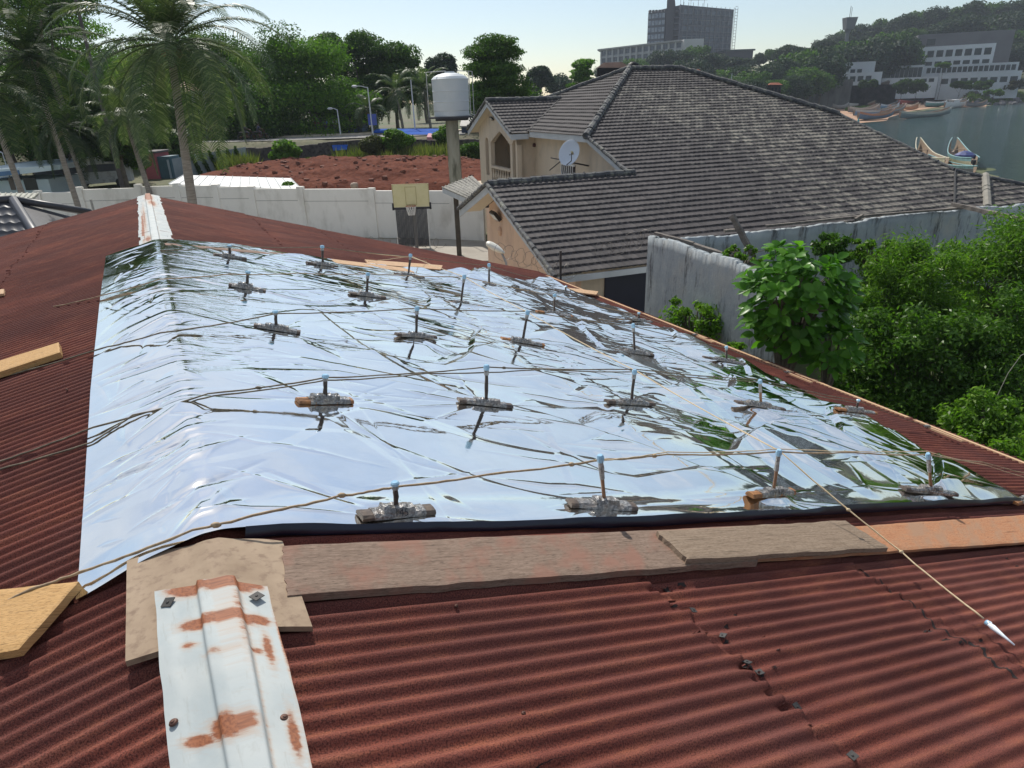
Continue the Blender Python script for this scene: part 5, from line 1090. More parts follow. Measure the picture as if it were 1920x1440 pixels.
# near slope as stepped courses
n = 9; A0, A1 = np.array([-22., 0, 0]), None
top0, top1 = atY(-90, 380, 20.6), atY(26, 378, 20.6); bot0, bot1 = top0+np.array([0, -3.6, -1.5]), atY(135, 423, 18.0)
bot1 = np.array([bot1[0], top0[1]-3.6, bot0[2]])
NC, NA = 9, 60; V = []
for k in range(NC):
    for f, h in ((0, 0), (.97, .05), (.99, .05)):
        q = (k+f)/NC
        for i in range(NA):
            s_ = i/(NA-1); p = (top0*(1-s_)+top1*s_)*(1-q)+(bot0*(1-s_)+bot1*s_)*q; V.append(p+Z*(h+.02*sin(p[0]*2*pi/.3)*(h > 0)))
obj('tiled_roof', np.array(V), grid_faces(NC*3, NA), DT, lr)
top2 = top1; b = MB(); r0 = top1; b.tube([top0+Z*.06, top1+Z*.06], .12, 8); b.tube([top1+Z*.05, top1*.5+bot1*.5+Z*.07, bot1+Z*.08], .13, 8); far1 = atY(170, 401, 22.5); b.tube([top1+Z*.06, far1+Z*.05], .11, 8); b.build('ridge_tile', simple('black_ridge_tile', (.035, .037, .045), None, 4, .45), lr, smooth=True)
b = MB(); b.add([top1, bot1, far1+np.array([.1, 0, -.3])], [(0, 1, 2)]); b.build('side_slope', DT, lr)
b = MB(); q_ = [bot0+[0, .3, -.05], bot1+[-.3, .3, -.05], far1+[-.4, 0, -.5], np.array([bot0[0], far1[1], bot0[2]])]; b.hexa([p*[1, 1, 0] for p in q_]+q_); b.build('wall', WALLM, lr)
ps = thing('patched_lean_to', atY(20, 374, 26)*[1, 1, 0], 'pale patched sheet lean-to roof at the left edge, just above the black tiles', 'lean-to')
P = [atY(-60, 372, 26), atY(62, 371, 26), atY(72, 362, 28), atY(-60, 362, 28)]; b = MB(); b.hexa([p-Z*.06 for p in P]+P); 
for k in range(14): q = k/13; b.tube([P[0]*(1-q)+P[1]*q+Z*.02, P[3]*(1-q)+P[2]*q+Z*.02], .025, 4)
b.build('roof', simple('pale_patched_sheet', (.42, .42, .36), (.28, .28, .24), 2, .8), ps); b = MB(); b.hexa([p*[1, 1, 0] for p in P]+[p-Z*.07 for p in P]); b.build('wall', WALLM, ps)
gh = thing('guard_house', atY(50, 360, 50)*[1, 1, 0], 'small pale blue house with flat overhanging roof at the left edge', 'house')
YB = 50; b = MB(); p0, p1 = atY(-60, 345, YB), atY(90, 336, YB); z0 = 1.; b.box(p0[0], p1[0], YB, YB+4, z0, p1[2]); b.build('wall', simple('pale_blue_wall', (.5, .58, .6), (.44, .52, .54), 1, .8), gh)
a = atY(-60, 338, YB-.8); c_ = atY(112, 318, YB-.8); d_ = atY(112, 309, YB-.8); e_ = atY(-60, 322, YB-.8); b = MB(); b.hexa([a, c_, c_+[0, 5.5, 0], a+[0, 5.5, 0], e_, d_, d_+[0, 5.5, .2], e_+[0, 5.5, .2]]); b.build('roof_slab', simple('light_blue_slab', (.5, .62, .66), (.58, .66, .68), 2, .6), gh)
a = atY(-60, 337, YB-.86); c_ = atY(37, 327, YB-.86); b = MB(); b.hexa([a-Z*.0, c_, c_+[0, .05, 0], a+[0, .05, 0], a+Z*.33, c_+Z*.28, c_+[0, .05, .28], a+[0, .05, .33]]); b.build('blue_trim', simple('navy_trim', (.1, .2, .36), None, 3, .6), gh)
for x0, x1, m_ in ((42, 72, simple('dark_window', (.04, .045, .05), None, 3, .2)), (14, 30, simple('brown_door', (.16, .13, .11), None, 3, .7))):
    p, q = atY(x0, 334, YB-.05), atY(x1, 356, YB-.05); b = MB().box(p[0], q[0], YB-.05, YB-.003, q[2], p[2]); w_ = b.build('window' if x0 == 42 else 'door', m_, gh)
# ================================================================ vegetation
def unit(v): return v/(np.linalg.norm(v, axis=-1, keepdims=True)+1e-9)
def leafgeo(C, L, asp, up, g, out=None, ob=.6, fold=0.12, jit=.35):
    N_ = len(C); n = g.normal(0, 1, (N_, 3))*.75+np.array([0, 0, up])
    if out is not None: n = n+out*ob
    n = unit(n); t = unit(np.cross(n, g.normal(0, 1, (N_, 3)))); b_ = np.cross(n, t); l = (L*(1+g.uniform(-jit, jit, N_)))[:, None]; w_ = l*asp
    V = np.stack([C-t*l*.5, C-b_*w_*.5+n*l*fold-t*l*.05, C+t*l*.5, C+b_*w_*.5+n*l*fold-t*l*.05], 1)
    return V.reshape(-1, 3), (np.arange(N_)[:, None]*4+np.arange(4)[None])
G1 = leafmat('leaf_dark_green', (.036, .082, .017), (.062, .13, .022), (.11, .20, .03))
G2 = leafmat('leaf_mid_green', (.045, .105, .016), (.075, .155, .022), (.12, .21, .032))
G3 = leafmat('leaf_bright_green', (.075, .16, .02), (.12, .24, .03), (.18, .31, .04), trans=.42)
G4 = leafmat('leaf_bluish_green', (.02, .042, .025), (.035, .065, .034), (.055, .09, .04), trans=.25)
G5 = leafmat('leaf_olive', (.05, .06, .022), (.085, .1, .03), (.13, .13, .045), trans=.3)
GPD = leafmat('palm_leaf_dark', (.028, .05, .02), (.05, .085, .03), (.11, .13, .06), trans=.25)
GP_ = leafmat('palm_leaf', (.055, .09, .04), (.10, .14, .065), (.22, .25, .14), trans=.3, rough=.45)
BARK = simple('bark', (.10, .085, .065), (.17, .145, .11), 4, .95, bump=.8, bdist=.05)
def crowngeo(R, Hh, lobes, per, leaf, g, up=.5, flat=1., lobe_r=.42, shell=.65, asp=.5, layered=False, top=1.0):
    """crown geometry about the crown centre; R horizontal radius, Hh half height"""
    Cs = []; O = []; cen = []
    for k in range(lobes):
        d = unit(g.normal(0, 1, 3)); d[2] = abs(d[2])*top if g.random() < .72 else -abs(d[2])*.5
        q = g.uniform(.45, .85); c = np.array([d[0]*R*q, d[1]*R*q, d[2]*Hh*q]); 
        if layered:
            zz = g.uniform(-.8, .95); rr_ = R*(1-.75*max(0, zz))*(1-.5*max(0, -zz))*g.uniform(.25, .85); th = g.uniform(0, 2*pi); c = np.array([rr_*cos(th), rr_*sin(th), zz*Hh])
        lr = min(R, Hh*1.4)*lobe_r*g.uniform(.6, 1.15); n = int(per*g.uniform(.7, 1.3))
        dd = unit(g.normal(0, 1, (n, 3))); rr_ = lr*(shell+(1-shell)*g.random(n)**.5)*g.uniform(.75, 1.2, n)
        sc = np.array([1.25, 1.25, flat*(.35 if layered else .8)]); Cs.append(c+dd*rr_[:, None]*sc); O.append(dd); cen.append(c)
    C_ = np.vstack(Cs); V, Fc = leafgeo(C_, leaf, asp, up, g, np.vstack(O)); return V, Fc, cen
def limbs(m, base, top, cen, C0, r0, g, nl=9):
    """tapered trunk with limbs reaching into the lobes"""
    n = 7; bend = g.normal(0, .03*np.linalg.norm(top-base), 2); pth = []
    for q in np.linspace(0, 1, n): pth.append(base+(top-base)*q+np.array([bend[0], bend[1], 0])*sin(pi*q))
    m.tube(pth, list(np.linspace(r0, r0*.5, n)), 8)
    for c in cen[:nl]:
        s_ = pth[g.integers(n//2, n)]; e_ = C0+c*.92; mid = (s_+e_)/2+np.array([0, 0, -.08*np.linalg.norm(e_-s_)]); m.tube([s_, mid, e_], [r0*.42, r0*.25, r0*.08], 6)
def tree(base, R, Hh, zc, label, mat, lobes=22, per=420, leaf=.3, seed=1, group=None, r0=.28, name='broadleaf_tree', cat='tree', nl=9, **k):
    g = np.random.default_rng(seed); base = np.asarray(base, float); root = thing(name, base, label, cat, group); C0 = np.array([0, 0, zc])
    V, Fc, cen = crowngeo(R, Hh, lobes, int(per*1.7), leaf*1.35, g, **k)
    obj('crown', V+C0, Fc, mat, root, local=True); m = MB(); limbs(m, np.array([0, 0, -.3]), C0-np.array([0, 0, Hh*.2]), cen, C0, r0, g, nl); m.build('trunk', BARK, root, local=True, smooth=True); return root
def ptree(px, ytop, Y, wpx, hpx, label, mat, name='broadleaf_tree', drop=0, **k):
    """tree by picture extents: centre x, top y, depth, crown width and height in pixels"""
    top = atY(px, ytop, Y); s = np.dot(top-CAM, FW)/F; R = wpx*s/2; Hh = hpx*s/2; zg_ = float(terrain(top[0], Y))
    return tree((top[0], Y, zg_), R/1.05, Hh/1.02, top[2]-Hh-zg_, label, mat, name=name, leaf=k.pop('leaf', max(.16, 3.8*s)), **k)
LT = 'tall trees behind the road'
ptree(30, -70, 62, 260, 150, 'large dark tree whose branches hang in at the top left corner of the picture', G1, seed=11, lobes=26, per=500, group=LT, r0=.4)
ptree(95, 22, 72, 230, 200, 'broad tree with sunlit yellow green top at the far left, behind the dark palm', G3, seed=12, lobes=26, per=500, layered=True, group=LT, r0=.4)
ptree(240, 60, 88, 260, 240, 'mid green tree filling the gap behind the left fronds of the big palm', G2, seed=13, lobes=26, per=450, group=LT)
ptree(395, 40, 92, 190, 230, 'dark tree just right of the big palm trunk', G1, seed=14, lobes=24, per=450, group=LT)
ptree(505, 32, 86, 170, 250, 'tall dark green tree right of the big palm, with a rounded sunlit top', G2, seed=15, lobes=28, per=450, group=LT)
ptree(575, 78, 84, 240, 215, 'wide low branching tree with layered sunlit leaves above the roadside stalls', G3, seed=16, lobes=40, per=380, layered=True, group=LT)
ptree(462, 150, 80, 190, 150, 'dark bushy tree over the road, left of the stalls', G1, seed=17, lobes=24, per=450, group=LT)
ptree(605, 48, 100, 90, 150, 'slender tree with open top between two taller trees', G1, seed=18, lobes=20, per=260, lobe_r=.35, group=LT)
ptree(668, 36, 97, 120, 230, 'tall thick tree with drooping dark foliage, left half of the tallest pair', G1, seed=19, lobes=34, per=420, lobe_r=.36, group=LT)
ptree(728, 38, 98, 125, 235, 'tall thick tree with knobbly outline, right half of the tallest pair', G1, seed=20, lobes=38, per=400, lobe_r=.34, group=LT)
ptree(640, 150, 90, 160, 120, 'shaded low tree under the tallest pair', G1, seed=21, lobes=20, per=400, group=LT)
ptree(826, 98, 130, 62, 60, 'small round topped dark tree just left of the layered tree', G4, seed=22, lobes=24, per=300, group=LT)
ptree(795, 135, 120, 70, 70, 'dim tree in the gap left of the water tank', G4, seed=41, lobes=18, per=260, group=LT)
ptree(930, 66, 72, 150, 150, 'layered almond tree with tiered branches behind the water tank', G2, seed=23, lobes=60, per=330, layered=True, group=LT, name='almond_tree', lobe_r=.4)
ptree(925, 150, 74, 170, 90, 'dark undergrowth tree below the layered almond tree', G1, seed=24, lobes=24, per=350, group=LT)
ptree(1012, 124, 170, 60, 50, 'small bluish tree between the almond tree and the tiled roof', G4, seed=25, lobes=20, per=220, group=LT)
ptree(1050, 142, 210, 60, 40, 'tiny distant tree on the skyline left of the bright round tree', G4, seed=26, lobes=16, per=180, group=LT)
ptree(985, 160, 150, 60, 40, 'pale bush behind the ridge of the balcony roof', G4, seed=27, lobes=16, per=180, group=LT)
ptree(1095, 113, 120, 66, 62, 'bright green round tree standing at the left hip of the tiled roof', G3, seed=28, lobes=24, per=300, layered=True, group=LT)
# undergrowth
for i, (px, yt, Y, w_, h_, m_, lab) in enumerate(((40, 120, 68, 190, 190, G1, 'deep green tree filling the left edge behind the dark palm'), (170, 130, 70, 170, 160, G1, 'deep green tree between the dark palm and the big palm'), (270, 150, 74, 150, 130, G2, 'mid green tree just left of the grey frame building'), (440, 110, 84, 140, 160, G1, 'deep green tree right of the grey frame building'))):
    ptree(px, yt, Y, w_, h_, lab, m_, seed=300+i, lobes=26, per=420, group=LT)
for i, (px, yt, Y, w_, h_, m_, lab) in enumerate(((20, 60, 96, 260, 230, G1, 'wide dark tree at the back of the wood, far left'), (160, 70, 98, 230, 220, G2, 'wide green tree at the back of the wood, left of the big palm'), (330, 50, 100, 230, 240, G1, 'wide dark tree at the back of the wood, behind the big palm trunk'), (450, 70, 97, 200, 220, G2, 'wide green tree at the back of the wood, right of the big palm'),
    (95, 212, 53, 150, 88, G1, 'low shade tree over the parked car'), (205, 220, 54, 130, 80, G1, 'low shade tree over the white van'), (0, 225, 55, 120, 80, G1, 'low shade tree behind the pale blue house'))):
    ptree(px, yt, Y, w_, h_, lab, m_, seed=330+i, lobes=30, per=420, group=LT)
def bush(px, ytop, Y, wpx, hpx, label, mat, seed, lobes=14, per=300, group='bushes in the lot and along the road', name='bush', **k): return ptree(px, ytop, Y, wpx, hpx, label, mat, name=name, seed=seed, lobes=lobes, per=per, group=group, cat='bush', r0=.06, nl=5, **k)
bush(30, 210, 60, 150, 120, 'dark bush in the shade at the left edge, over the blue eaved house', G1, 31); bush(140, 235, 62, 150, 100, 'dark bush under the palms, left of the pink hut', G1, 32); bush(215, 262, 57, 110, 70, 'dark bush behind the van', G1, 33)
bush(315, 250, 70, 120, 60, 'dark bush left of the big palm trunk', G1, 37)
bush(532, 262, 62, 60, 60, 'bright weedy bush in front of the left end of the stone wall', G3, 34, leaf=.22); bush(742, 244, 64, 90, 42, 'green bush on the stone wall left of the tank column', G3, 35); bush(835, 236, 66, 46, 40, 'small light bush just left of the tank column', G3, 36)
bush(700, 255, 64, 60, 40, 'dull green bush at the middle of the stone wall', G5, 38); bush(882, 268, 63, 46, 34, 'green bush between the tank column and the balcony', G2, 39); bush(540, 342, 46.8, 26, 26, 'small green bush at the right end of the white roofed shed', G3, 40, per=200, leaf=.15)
# tall weeds: nobody could count these blades
def weeds(name, boxes, label, mat, h=1.2, n=6000, seed=3, wd=.05):
    g = np.random.default_rng(seed); V = []; 
    tot = []
    for (x0, x1, Ya, Yb, hh_) in boxes: 
        m_ = int(n/len(boxes)); y = g.uniform(Ya, Yb, m_); px_ = g.uniform(x0, x1, m_); x = (px_-960)/F*y/cos(PITCH)*1.02; z = terrain(x, y); H_ = hh_*g.uniform(.4, 1.1, m_)*(.6+.6*vnoise(x*.8, y*.8, 3)); tot.append((x, y, z, H_))
    x, y, z, H_ = [np.concatenate(q) for q in zip(*tot)]; N_ = len(x); a = g.uniform(0, 2*pi, N_); d = np.stack([np.cos(a), np.sin(a), 0*a], -1)*wd; ln = np.stack([g.normal(0, .22, N_)*H_, g.normal(0, .22, N_)*H_, H_], -1); B_ = np.stack([x, y, z-.05], -1)
    V = np.stack([B_-d, B_+d, B_+ln*.6+d*.8, B_+ln], 1).reshape(-1, 3); return tag(obj(name, V, np.arange(N_)[:, None]*4+np.arange(4)[None], mat), label, 'grass', kind='stuff')
GR = leafmat('tall_grass', (.09, .12, .03), (.16, .19, .05), (.24, .22, .1), trans=.4)
weeds('tall_grass', [(690, 910, 62, 65.5, 2.0), (740, 860, 60, 64, 1.6), (640, 700, 63, 65.5, 1.2)], 'tall weeds growing between the red earth and the stone wall', GR, n=9000, wd=.07)
weeds('tall_grass', [(500, 560, 60, 65, 1.8), (430, 480, 72, 73, .8)], 'patch of tall weeds at the left end of the stone wall', GR, n=3000, seed=5, wd=.07)
weeds('grass_tuft', [(800, 830, 41.5, 42.5, .9)], 'tuft of yellow green grass on the wall top left of the tank column', GR, n=400, seed=6, wd=.04)
# ---- palms
def palm(base, crown, label, nf=26, L=4.3, seed=1, r0=.17, r1=.12, leaf=.75, group='coconut palms', mat=None, droop=1., nl=46, steps=11, lw=.06):
    g = np.random.default_rng(seed); base = np.array(base, float); crown = np.array(crown, float); root = thing('coconut_palm', base, label, 'palm tree', group); d = crown-base; m = MB(); pth = []; n = 26
    for q in np.linspace(0, 1, n): pth.append(np.array([d[0]*q**1.25, d[1]*q, d[2]*q]))
    rs = [(r0*(1-q)+r1*q)*(1.35 if q < .03 else 1)*(1+.05*(i % 2)) for i, q in enumerate(np.linspace(0, 1, n))]; m.tube(pth, rs, 10); m.build('trunk', simple('palm_trunk', (.2, .17, .14), (.32, .29, .25), 9, .95, bump=.7, bdist=.03, mscale=(.3, .3, 3)) if 'palm_trunk' not in bpy.data.materials else bpy.data.materials['palm_trunk'], root, local=True, smooth=True)
    c = d
    for f in range(nf):
        az = 2*pi*(f*.381966)+g.uniform(-.2, .2); q = f/(nf-1); el = radians(80-q*112+g.uniform(-8, 8)); Lf = L*g.uniform(.85, 1.1)*(.8 if q < .12 else 1); V = []; Fc = []; pts = [c.copy()]; dirs = []; e = el; st = Lf/steps
        hz = np.array([cos(az), sin(az), 0])
        for k in range(steps):
            dd = hz*cos(e)+Z*sin(e); pts.append(pts[-1]+dd*st); dirs.append(dd); e -= radians(3+9.5*(k/steps)*droop+2.5*q)*(1.15-.2*sin(e)); e = max(e, radians(-86))
        dirs.append(dirs[-1]); side = np.array([-sin(az), cos(az), 0]); mb = MB(); mb.tube(pts, list(np.linspace(.035, .006, steps+1)), 5)
        LV = []; LF = []
        for k in range(nl):
            s_ = .1+.9*k/nl; x = s_*steps; i = min(int(x), steps-1); p = pts[i]*(1-(x-i))+pts[i+1]*(x-i); t_ = dirs[i]; ll = leaf*sin(pi*min(1, .12+s_*.83))**.6*g.uniform(.85, 1.1)
            for sg in (-1, 1):
                o_ = side*sg*.75+t_*.55+Z*.12; o_ /= np.linalg.norm(o_); hang = g.uniform(.35, 1.0)*droop
                a1 = p+o_*ll*.45; o2 = o_*.75-Z*.75*hang; o2 /= np.linalg.norm(o2); a2 = a1+o2*ll*.55; w_ = t_*lw
                b0 = len(LV); LV += [p-w_*.5, p+w_*.5, a1+w_*.6, a1-w_*.6, a2]; LF += [(b0, b0+1, b0+2, b0+3), (b0+3, b0+2, b0+4)]
        mb.add(LV, LF); mb.build('frond', mat or GP_, root, local=True)
    b = MB()
    for k in range(7): a = g.uniform(0, 2*pi); p = c+np.array([cos(a)*.28, sin(a)*.28, -.25-.2*g.random()]); b.lathe(p-Z*.12, [(.02, 0), (.1, .06), (.12, .13), (.09, .2), (.01, .25)], 8)
    b.build('coconut_cluster', simple('coconut', (.12, .13, .05), (.2, .14, .07), 4, .7) if 'coconut' not in bpy.data.materials else bpy.data.materials['coconut'], root, local=True, smooth=True); return root
b_ = atY(343, 378, 28); c_ = atY(318, 82, 28.4); gz = np.array([b_[0]+.15, 28, 0]); palm(gz, c_, 'tall coconut palm in front of the cream wall with a large drooping crown', nf=46, L=4.9, seed=5, droop=.78, nl=50, leaf=.85, lw=.046, r0=.21, r1=.13)
def ppalm(px, py, Y, L, seed, label, nf=22, **k): c = atY(px, py, Y); z = float(terrain(c[0], Y)); return palm((c[0]+.5, Y, z), c, label, nf=nf, L=L, seed=seed, nl=38, **k)
ppalm(55, 108, 40, 5.2, 6, 'dark coconut palm at the left edge with fronds hanging straight down', nf=40, lw=.06, mat=GPD); ppalm(-30, 170, 36, 4.2, 7, 'coconut palm mostly outside the left edge, with pale frond tips', lw=.06, mat=GPD); ppalm(235, 222, 44, 3.6, 8, 'low palm with yellowish fronds left of the big palm trunk', lw=.06); ppalm(118, 240, 50, 4.0, 9, 'short palm standing over the van and the parked things', lw=.06, mat=GPD)
ppalm(742, 172, 88, 4.2, 10, 'palm with hanging dry fronds under the tallest trees', droop=1.3, lw=.06); ppalm(795, 168, 92, 4.5, 12, 'pale feathery palm left of the water tank', lw=.06); ppalm(690, 205, 80, 2.8, 13, 'small bright palm beside the street lamp', lw=.08, nf=14)
# ---- plants close by on the right
def bigleaf(name, base, C0, R, Hh, n, L, label, seed, mat, asp=.55, ros=5):
    """shrub of large oval leaves set in rosettes at the twig ends"""
    g = np.random.default_rng(seed); root = thing(name, base, label, 'shrub'); V = []; Fc = []; tw = MB(); base = np.asarray(base, float)
    for k in range(n):
        d = unit(g.normal(0, 1, 3)); q = g.uniform(.35, 1.0)**.5; c = C0+np.array([d[0]*R, d[1]*R, d[2]*Hh])*q
        ax_ = unit(np.array([d[0]*.6, d[1]*.6, .75+.3*d[2]])+g.normal(0, .18, 3)); s_ = unit(np.cross(ax_, g.normal(0, 1, 3))); u_ = np.cross(ax_, s_)
        if k % 3 == 0: tw.tube([base*.0+C0*.6+np.array([0, 0, -Hh*.4]), (C0+c)/2-Z*.1, c], [.03, .018, .007], 5)
        for j in range(ros+int(g.integers(-1, 3))):
            th = 2*pi*j/ros+g.uniform(-.3, .3); el = g.uniform(.15, .9); o = (s_*cos(th)+u_*sin(th))*cos(el)+ax_*sin(el); o = unit(o); l = L*g.uniform(.6, 1.15); nn = unit(np.cross(o, np.cross(ax_, o))); sd_ = np.cross(o, nn); i0 = len(V)
            for t_, w_ in ((.06, .03), (.3, .75), (.55, 1.0), (.8, .8), (1.0, .12)):
                p = c+o*l*t_-nn*0+ (-Z)*l*.22*t_*t_; V += [p-sd_*l*asp*.5*w_+nn*l*.07*w_, p-nn*0, p+sd_*l*asp*.5*w_+nn*l*.07*w_]
            for r_ in range(4): a = i0+r_*3; Fc += [(a, a+1, a+4, a+3), (a+1, a+2, a+5, a+4)]
    obj('foliage', np.array(V), np.array(Fc), mat, root, local=True, smooth=True); tw.build('twigs', BARK, root, local=True); return root
def glossleaf(name, c1, c2, c3, trans):
    m = leafmat(name, c1, c2, c3, trans, rough=.32); return m
BL = glossleaf('big_oval_leaf', (.06, .17, .02), (.10, .26, .03), (.16, .36, .045), .42)
c_ = atY(1488, 562, 12.0); bigleaf('big_leaved_shrub', (c_[0], c_[1], 0), np.array([0, 0, c_[2]]), .98, 1.1, 230, .27, 'shrub with large glossy oval leaves growing against the ruined wall', 3, BL)
c_ = atY(1560, 650, 11.6); bigleaf('big_leaved_shrub', (c_[0], c_[1], 0), np.array([0, 0, c_[2]]), .5, .45, 34, .26, 'low offshoot of large oval leaves at the right foot of the big leaved shrub', 4, BL)
def fineshrub(name, px, py, Y, wpx, hpx, label, mat, n, leaf, seed, asp=.3, lobes=40, shell=.5, group=None, up=.35, dy=None, lobe_r=.3, cat='shrub'):
    c = atY(px, py, Y); s = np.dot(c-CAM, FW)/F; R = wpx*s/2; Hh = hpx*s/2; g = np.random.default_rng(seed); root = thing(name, (c[0], Y, 0), label, cat, group); Cs = []; O = []; tw = MB(); dy = dy or R*.7
    for k in range(lobes):
        d = unit(g.normal(0, 1, 3)); q = g.uniform(.2, .95)**.6; cc = np.array([d[0]*R, d[1]*dy, d[2]*Hh])*q; lr = min(R, Hh)*lobe_r*g.uniform(.5, 1.3); m_ = int(n/lobes)
        dd = unit(g.normal(0, 1, (m_, 3))); Cs.append(cc+dd*(lr*(shell+(1-shell)*g.random(m_))*g.uniform(.6, 1.35, m_))[:, None]*np.array([1.1, 1.1, .8])); O.append(dd)
        tw.tube([np.array([cc[0]*.3, cc[1]*.3, -Hh]), cc*.55, cc], [.03, .015, .005], 4)
    V, Fc = leafgeo(np.vstack(Cs), leaf, asp, up, g, np.vstack(O), fold=.08); off = np.array([0, 0, c[2]]); obj('foliage', V+off, Fc, mat, root, local=True); tw.v = [v+off for v in tw.v]; tw.build('twigs', BARK, root, local=True); return root
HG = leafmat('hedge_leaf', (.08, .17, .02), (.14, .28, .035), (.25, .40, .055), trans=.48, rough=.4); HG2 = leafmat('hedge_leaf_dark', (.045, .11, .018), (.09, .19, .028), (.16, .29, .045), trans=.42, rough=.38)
GH = 'wild shrubs crowding the yard right of the rusty roof'
fineshrub('leafy_shrub', 1300, 600, 15.0, 135, 110, 'small light leafed shrub in front of the bare side wall of the ruin', HG, 2600, .12, 1, asp=.42, group=GH, lobes=34)
fineshrub('leafy_shrub', 1385, 668, 12.4, 90, 60, 'lowest tuft of leaves at the foot of the small shrub by the eave', HG, 700, .11, 2, asp=.42, group=GH, lobes=14)
fineshrub('wild_shrub', 1880, 520, 16.2, 300, 250, 'tall feathery shrub rising highest at the right edge', HG, 26000, .125, 3, asp=.26, group=GH, lobes=90)
fineshrub('wild_shrub', 1690, 560, 15.4, 250, 210, 'feathery shrub right behind the big leaved shrub', HG, 22000, .12, 4, asp=.26, group=GH, lobes=80)
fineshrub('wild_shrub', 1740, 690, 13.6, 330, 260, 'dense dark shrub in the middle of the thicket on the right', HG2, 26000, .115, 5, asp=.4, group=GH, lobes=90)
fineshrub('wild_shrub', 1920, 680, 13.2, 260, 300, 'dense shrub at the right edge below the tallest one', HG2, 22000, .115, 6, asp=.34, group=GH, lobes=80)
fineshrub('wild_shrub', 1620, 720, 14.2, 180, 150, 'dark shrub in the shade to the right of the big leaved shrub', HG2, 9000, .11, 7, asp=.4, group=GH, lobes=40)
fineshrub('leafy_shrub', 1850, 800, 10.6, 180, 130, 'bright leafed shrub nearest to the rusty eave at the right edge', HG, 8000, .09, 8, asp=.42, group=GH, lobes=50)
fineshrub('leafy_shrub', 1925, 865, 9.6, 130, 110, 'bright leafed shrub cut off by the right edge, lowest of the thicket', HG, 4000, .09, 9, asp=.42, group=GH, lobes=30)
fineshrub('climbing_vine', 1560, 470, 16.6, 70, 80, 'vine clump climbing the far ruined wall above the big leaved shrub', HG2, 3500, .09, 10, asp=.6, group=GH, lobes=26, cat='vine')
fineshrub('climbing_vine', 1640, 470, 16.4, 150, 60, 'vine spilling over the far ruined wall, left of the feathery shrubs', HG, 5200, .09, 11, asp=.5, group=GH, lobes=36, cat='vine')
fineshrub('climbing_vine', 1390, 478, 15.2, 120, 34, 'thin vine creeping along the top of the side wall of the ruin', HG, 1500, .07, 12, asp=.6, group=GH, lobes=30, dy=.6, cat='vine')
b = MB(); p0 = atY(1890, 700, 11.5); b.tube([p0+np.array([-.15, 0, -.8]), p0+np.array([0, 0, 0]), p0+np.array([.15, 0, .35]), p0+np.array([.5, 0, .55])], .006, 5); tag(b.build('bare_twig', simple('pale_twig', (.4, .38, .3), None, 5, .8)), 'thin pale bare twig arching out of the thicket at the right edge', 'twig')
# ================================================================ far shore
HT = []
def hillprotos():
    out = []
    for i, (m_, lay) in enumerate(((G4, False), (G1, False), (G4, True), (G2, False), (G4, False))):
        g = np.random.default_rng(100+i); V, Fc, cen = crowngeo(6.2, 4.4 if not lay else 3.4, 26, 240, .95, g, layered=lay, up=.6, flat=1.1); out.append((V, Fc, cen, m_))
    return out
protos = hillprotos(); roots = []
HLAB = ['rounded dark tree in the wood on the far hill', 'broad spreading tree in the wood on the far hill', 'tiered tree in the wood on the far hill', 'greener tree in the wood on the far hill', 'tall tree in the wood on the far hill']
g = np.random.default_rng(77); cnt = 0
def hilltree(x, y, sc, k, zextra=0):
    global cnt
    z = float(terrain(x, y)); V, Fc, cen, m_ = protos[k]
    if len(roots) <= k or roots[k] is None:
        while len(roots) <= k: roots.append(None)
        r = thing('hill_tree', (x, y, z), HLAB[k], 'tree', ['dark rounded trees on the far hill', 'spreading trees on the far hill', 'tiered trees on the far hill', 'greener trees on the far hill', 'tall trees on the far hill'][k]); C0 = np.array([0, 0, 7.5])
        obj('crown', V+C0, Fc, m_, r, local=True); mb = MB(); limbs(mb, np.array([0, 0, -1.]), C0, cen, C0, .4, np.random.default_rng(k), 6); mb.build('trunk', BARK, r, local=True, smooth=True); roots[k] = r
    else: r = copy_tree(roots[k]); r.location = (x, y, z)
    r.rotation_euler[2] = g.uniform(0, 6.28); r.scale = (sc, sc, sc*g.uniform(.9, 1.2)); return r
def htree_px(px, py_top, Y, k, sc=None):
    if px > 1550: Y = Y*1.27
    p = atY(px, py_top, Y); z = float(terrain(p[0], Y)); h = p[2]-z; sc = h/11.8; sc = min(max(sc, .55), 2.2); return hilltree(p[0], Y, sc, k)
